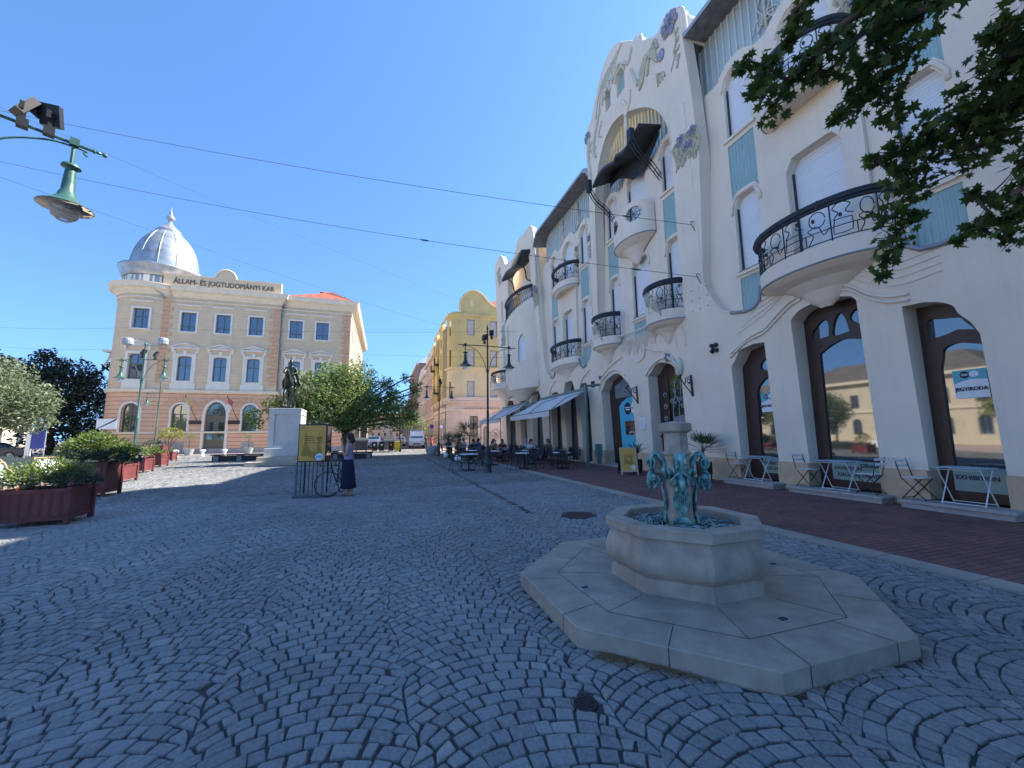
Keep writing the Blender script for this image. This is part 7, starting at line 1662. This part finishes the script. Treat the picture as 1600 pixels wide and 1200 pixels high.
# ================= VEHICLES AND BINS =================
M['carglass'] = glassmat('car glass', (.015,.02,.03), .05); M['tyre'] = mat('tyre rubber', (.02,.02,.02), .8, .1, 8)
def vehicle(name, label, cat, x, y, rz, L, Wd, prof, glassz, col, wheelx, roof=None, group=None):
    """prof: side outline (x along length, z)"""
    t = thing(name, label, cat, (x,y,0), rz, group); paint = mat(name+' paint', col, .35, .04, 2, coat=.6); hw = Wd/2
    n = len(prof); top = max(p[1] for p in prof)
    m = MB(); 
    def q(z, s_): return s_*(hw-.16*max(0,(z-glassz)/(top-glassz+1e-6)))
    vs = [(a,q(b,-1),b) for a,b in prof]+[(a,q(b,1),b) for a,b in prof]
    tri = tessellate_polygon([[Vector((a,b,0)) for a,b in prof]])
    m.add(vs,[tuple(k) for k in tri]+[tuple(n+i for i in reversed(k)) for k in tri]+[(i,(i+1)%n,n+(i+1)%n,n+i) for i in range(n)])
    m.build('body', paint, t, bevel=.05)
    up = [(a,b) for a,b in prof if b > glassz-.02]; a0,a1 = min(p[0] for p in up), max(p[0] for p in up)
    # windscreens and side glass as slightly proud panes
    f = [p for p in prof if p[1] >= glassz-.02]; f.sort()
    zt = top-.10
    def xat(z, left):
        best = None
        for i in range(n):
            (xa,za),(xb,zb) = prof[i],prof[(i+1)%n]
            if (za-z)*(zb-z) <= 0 and abs(za-zb) > 1e-6:
                xx = xa+(xb-xa)*(z-za)/(zb-za)
                if best is None or (xx < best if left else xx > best): best = xx
        return best
    z0, z1 = glassz+.04, zt
    for left in (True,False):
        s_ = -1 if left else 1; xa, xb = xat(z0,left), xat(z1,left)
        g_ = MB(); g_.add([(xa+s_*.012,-(hw-.14),z0),(xa+s_*.012,hw-.14,z0),(xb+s_*.012,hw-.24,z1),(xb+s_*.012,-(hw-.24),z1)],[(0,1,2,3)]); g_.build('windscreen' if left else 'rear_window', M['carglass'], t)
    xa0, xa1, xb0, xb1 = xat(z0,True)+.18, xat(z0,False)-.18, xat(z1,True)+.12, xat(z1,False)-.12
    for s_ in (-1,1):
        g_ = MB(); g_.add([(xa0,q(z0,s_)+s_*.012,z0),(xa1,q(z0,s_)+s_*.012,z0),(xb1,q(z1,s_)+s_*.012,z1),(xb0,q(z1,s_)+s_*.012,z1)],[(0,1,2,3)]); g_.build('side_window', M['carglass'], t)
    for wx in wheelx:
        for s_ in (-1,1):
            w = MB(); w.tube([(wx,s_*(hw-.2),.32),(wx,s_*(hw+.01),.32)],.32,18); o = w.build('wheel', M['tyre'], t); r = MB(); r.tube([(wx,s_*(hw),.32),(wx,s_*(hw+.02),.32)],.19,12); r.build('rim', M['zinc'], o)
    xf = min(p[0] for p in prof)
    for s_ in (-1,1): h = MB(); h.obox((xf+.0,s_*(hw-.28),.78 if top < 1.8 else .95),(.06,.30,.16)); h.build('headlight', M['white'], t)
    h = MB(); h.obox((xf-.0,0,.55),(.05,.9,.16)); h.build('grille', M['black'], t); h = MB(); h.obox((xf-.03,0,.42),(.03,.5,.11)); h.build('number_plate', M['white'], t)
    return t
van = [(-2.6,.35),(-2.65,.9),(-2.55,1.15),(-1.9,1.3),(-1.35,2.05),(-1.0,2.45),(2.5,2.5),(2.6,.4)]
vehicle('white_van','tall white van parked at the kerb at the mouth of the street','van',4.4,58,pi/2-.06,5.3,2.0,van,1.3,(.75,.76,.78),(-1.7,1.7))
carp = [(-2.1,.3),(-2.12,.75),(-1.95,.92),(-1.1,1.0),(-.45,1.45),(.9,1.48),(1.7,1.05),(2.08,.95),(2.12,.35)]
vehicle('parked_car','white car parked behind the rubbish bins','car',-1.4,62,pi/2,4.4,1.8,[(a,b*1.15) for a,b in carp],1.2,(.75,.75,.77),(-1.35,1.35),group='cars parked along the street')
vehicle('parked_car','silver car parked beyond the white van','car',2.6,72,pi/2+.03,4.3,1.75,carp,1.02,(.5,.52,.55),(-1.35,1.35),group='cars parked along the street')
vehicle('parked_car','dark red car far down the left side of the street','car',-1.0,82,pi/2,4.3,1.75,carp,1.02,(.25,.03,.03),(-1.35,1.35),group='cars parked along the street')
vehicle('parked_car','black car farthest down the left side of the street','car',-1.0,96,pi/2,4.3,1.75,carp,1.02,(.03,.03,.035),(-1.35,1.35),group='cars parked along the street')
vehicle('dark_car','dark blue car at the left edge behind the lavender bed','car',-33.5,48.5,pi+.25,4.3,1.75,carp,1.02,(.012,.015,.03),(-1.35,1.35))
def wheelie(label, x, y, lid, body, rz=0, sticker=None):
    t = thing('wheelie_bin', label, 'bin', (x,y,0), rz, 'wheeled rubbish bins behind the woman')
    m = MB(); b = [(-.24,-.26,.08),(.24,-.26,.08),(.24,.26,.08),(-.24,.26,.08),(-.29,-.36,1.0),(.29,-.36,1.0),(.29,.36,1.0),(-.29,.36,1.0)]; m.add(b,[(0,3,2,1),(4,5,6,7),(0,1,5,4),(1,2,6,5),(2,3,7,6),(3,0,4,7)]); m.build('body', body, t, bevel=.02)
    m = MB(); m.box(-.31,-.40,1.0,.31,.38,1.06); m.tube([(-.28,.4,1.03),(.28,.4,1.03)],.025,6); m.build('lid', lid, t, bevel=.02)
    m = MB(); m.tube([(-.26,.24,.1),(-.20,.24,.1)],.1,10); m.tube([(.20,.24,.1),(.26,.24,.1)],.1,10); m.build('wheels', M['tyre'], t)
    if sticker: m = MB(); m.box(-.09,-.345,.62,.09,-.335,.80); m.build('label', sticker, t)
bb = mat('blue plastic',(.02,.05,.30),.45,.08,3); yy = mat('yellow plastic',(.62,.47,.02),.45,.06,3)
wheelie('blue lidded black bin, leftmost of the four by the dumpster',-.95,45.6,bb,M['black'],sticker=M['white']); wheelie('black bin with pale label, second of the four',-.2,45.4,M['black'],M['black'],sticker=M['white']); wheelie('black bin with orange label, next to the yellow bin',.75,44.6,M['black'],M['black'],sticker=M['posteryel']); wheelie('bright yellow wheeled bin at the right end of the row',1.35,43.8,yy,yy)
dm = thing('dumpster','dark grey domed rubbish container left of the wheeled bins','dumpster',(-2.3,46.0,0)); dg = mat('dark grey plastic',(.05,.055,.06),.55,.15,3)
m = MB(); m.add([(-.6,-.45,.15),(.6,-.45,.15),(.6,.45,.15),(-.6,.45,.15),(-.68,-.55,1.1),(.68,-.55,1.1),(.68,.55,1.1),(-.68,.55,1.1)],[(0,3,2,1),(4,5,6,7),(0,1,5,4),(1,2,6,5),(2,3,7,6),(3,0,4,7)]); m.build('body', dg, dm, bevel=.03)
m = MB(); m.prism([(-.6*cos(pi*k/8),1.1+.38*sin(pi*k/8)) for k in range(9)],-.7,.7,lambda u,v,d:(d,u,v)); m.build('lid', dg, dm)
m = MB(); 
for sx in (-1,1): m.tube([(sx*.5-.04,-.35,.08),(sx*.5+.04,-.35,.08)],.08,8); m.tube([(sx*.5-.04,.35,.08),(sx*.5+.04,.35,.08)],.08,8)
m.build('wheels', M['tyre'], dm)
# road signs
def roadsign(label, x, y, h, kind, c):
    t = thing('road_sign', label, 'sign', (x,y,0)); m = MB(); m.tube([(0,0,0),(0,0,h)],.035,8); m.build('post', M['zinc'], t)
    m = MB()
    if kind == 'round': m.tube([(0,-.05,h-.3),(0,-.07,h-.3)],.32,24)
    else: m.box(-.75,-.06,h-.95,.75,-.04,h)
    o = m.build('plate', c[0], t); m = MB()
    if kind == 'round': m.tube([(0,-.07,h-.3),(0,-.08,h-.3)],.24,24)
    else: m.prism([(-.75,h-.95),(-.62,h-.95),(.75,h-.12),(.75,h),(.68,h)],.062,.066,lambda u,v,d:(u,-d,v))
    m.build('symbol', c[1], o)
sr = mat('sign red',(.5,.03,.03),.5,.05,3)
roadsign('round no entry style sign with red rim by the yellow building',7.2,53,3.1,'round',(sr,M['white']))
roadsign('round red sign a little left of the other round sign, near the cream house',6.3,56,3.2,'round',(sr,bb))
roadsign('white traffic board with a black diagonal bar left of the domed building',-24.9,47.2,3.55,'board',(M['white'],M['black']))
t = thing('information_pillar','white and blue information pillar under the trees at the left','pillar',(-28.4,45,0)); m = MB(); m.box(-.6,-.1,0,-.3,.1,2.7); m.build('white_panel', M['white'], t); m = MB(); m.box(-.28,-.08,.9,.55,.08,2.4); m.build('blue_panel', bb, t); m = MB(); m.tube([(.6,0,0),(.6,0,2.5)],.04,6); m.build('post', M['zinc'], t)
# deck chairs on the lawn strip behind the planters
def deckchair(label, x, y, rz, c):
    t = thing('deck_chair', label, 'deck chair', (x,y,0), rz, 'deck chairs behind the planters'); m = MB()
    for s_ in (-.3,.3): m.tube([(s_,-.7,.05),(s_,.6,.95)],.02,5); m.tube([(s_,-.6,.45),(s_,.55,.05)],.02,5)
    m.tube([(-.3,-.7,.05),(.3,-.7,.05)],.02,5); m.tube([(-.3,.6,.95),(.3,.6,.95)],.02,5); m.build('frame', M['law_quoin'], t)
    m = MB(); m.grid(lambda u,v: (-.28+.56*u,-.6+1.15*v,.42-.22*sin(v*pi*.75)+.62*v*v),4,10); m.build('sling', c, t, smooth=True)
for i,(x,y,rz,c,l) in enumerate(((-10.6,15.6,.9,M['white'],'white canvas deck chair just behind the near juniper planter'),(-12.3,18.2,1.1,M['law_quoin'],'salmon canvas deck chair in front of the lavender bed'),(-11.9,19.6,.7,M['white'],'white canvas deck chair left of the large dark planter'),(-13.2,17.6,1.2,M['greywood'],'grey canvas deck chair farthest left by the lavender bed'))):
    deckchair(l,x,y,rz,c)
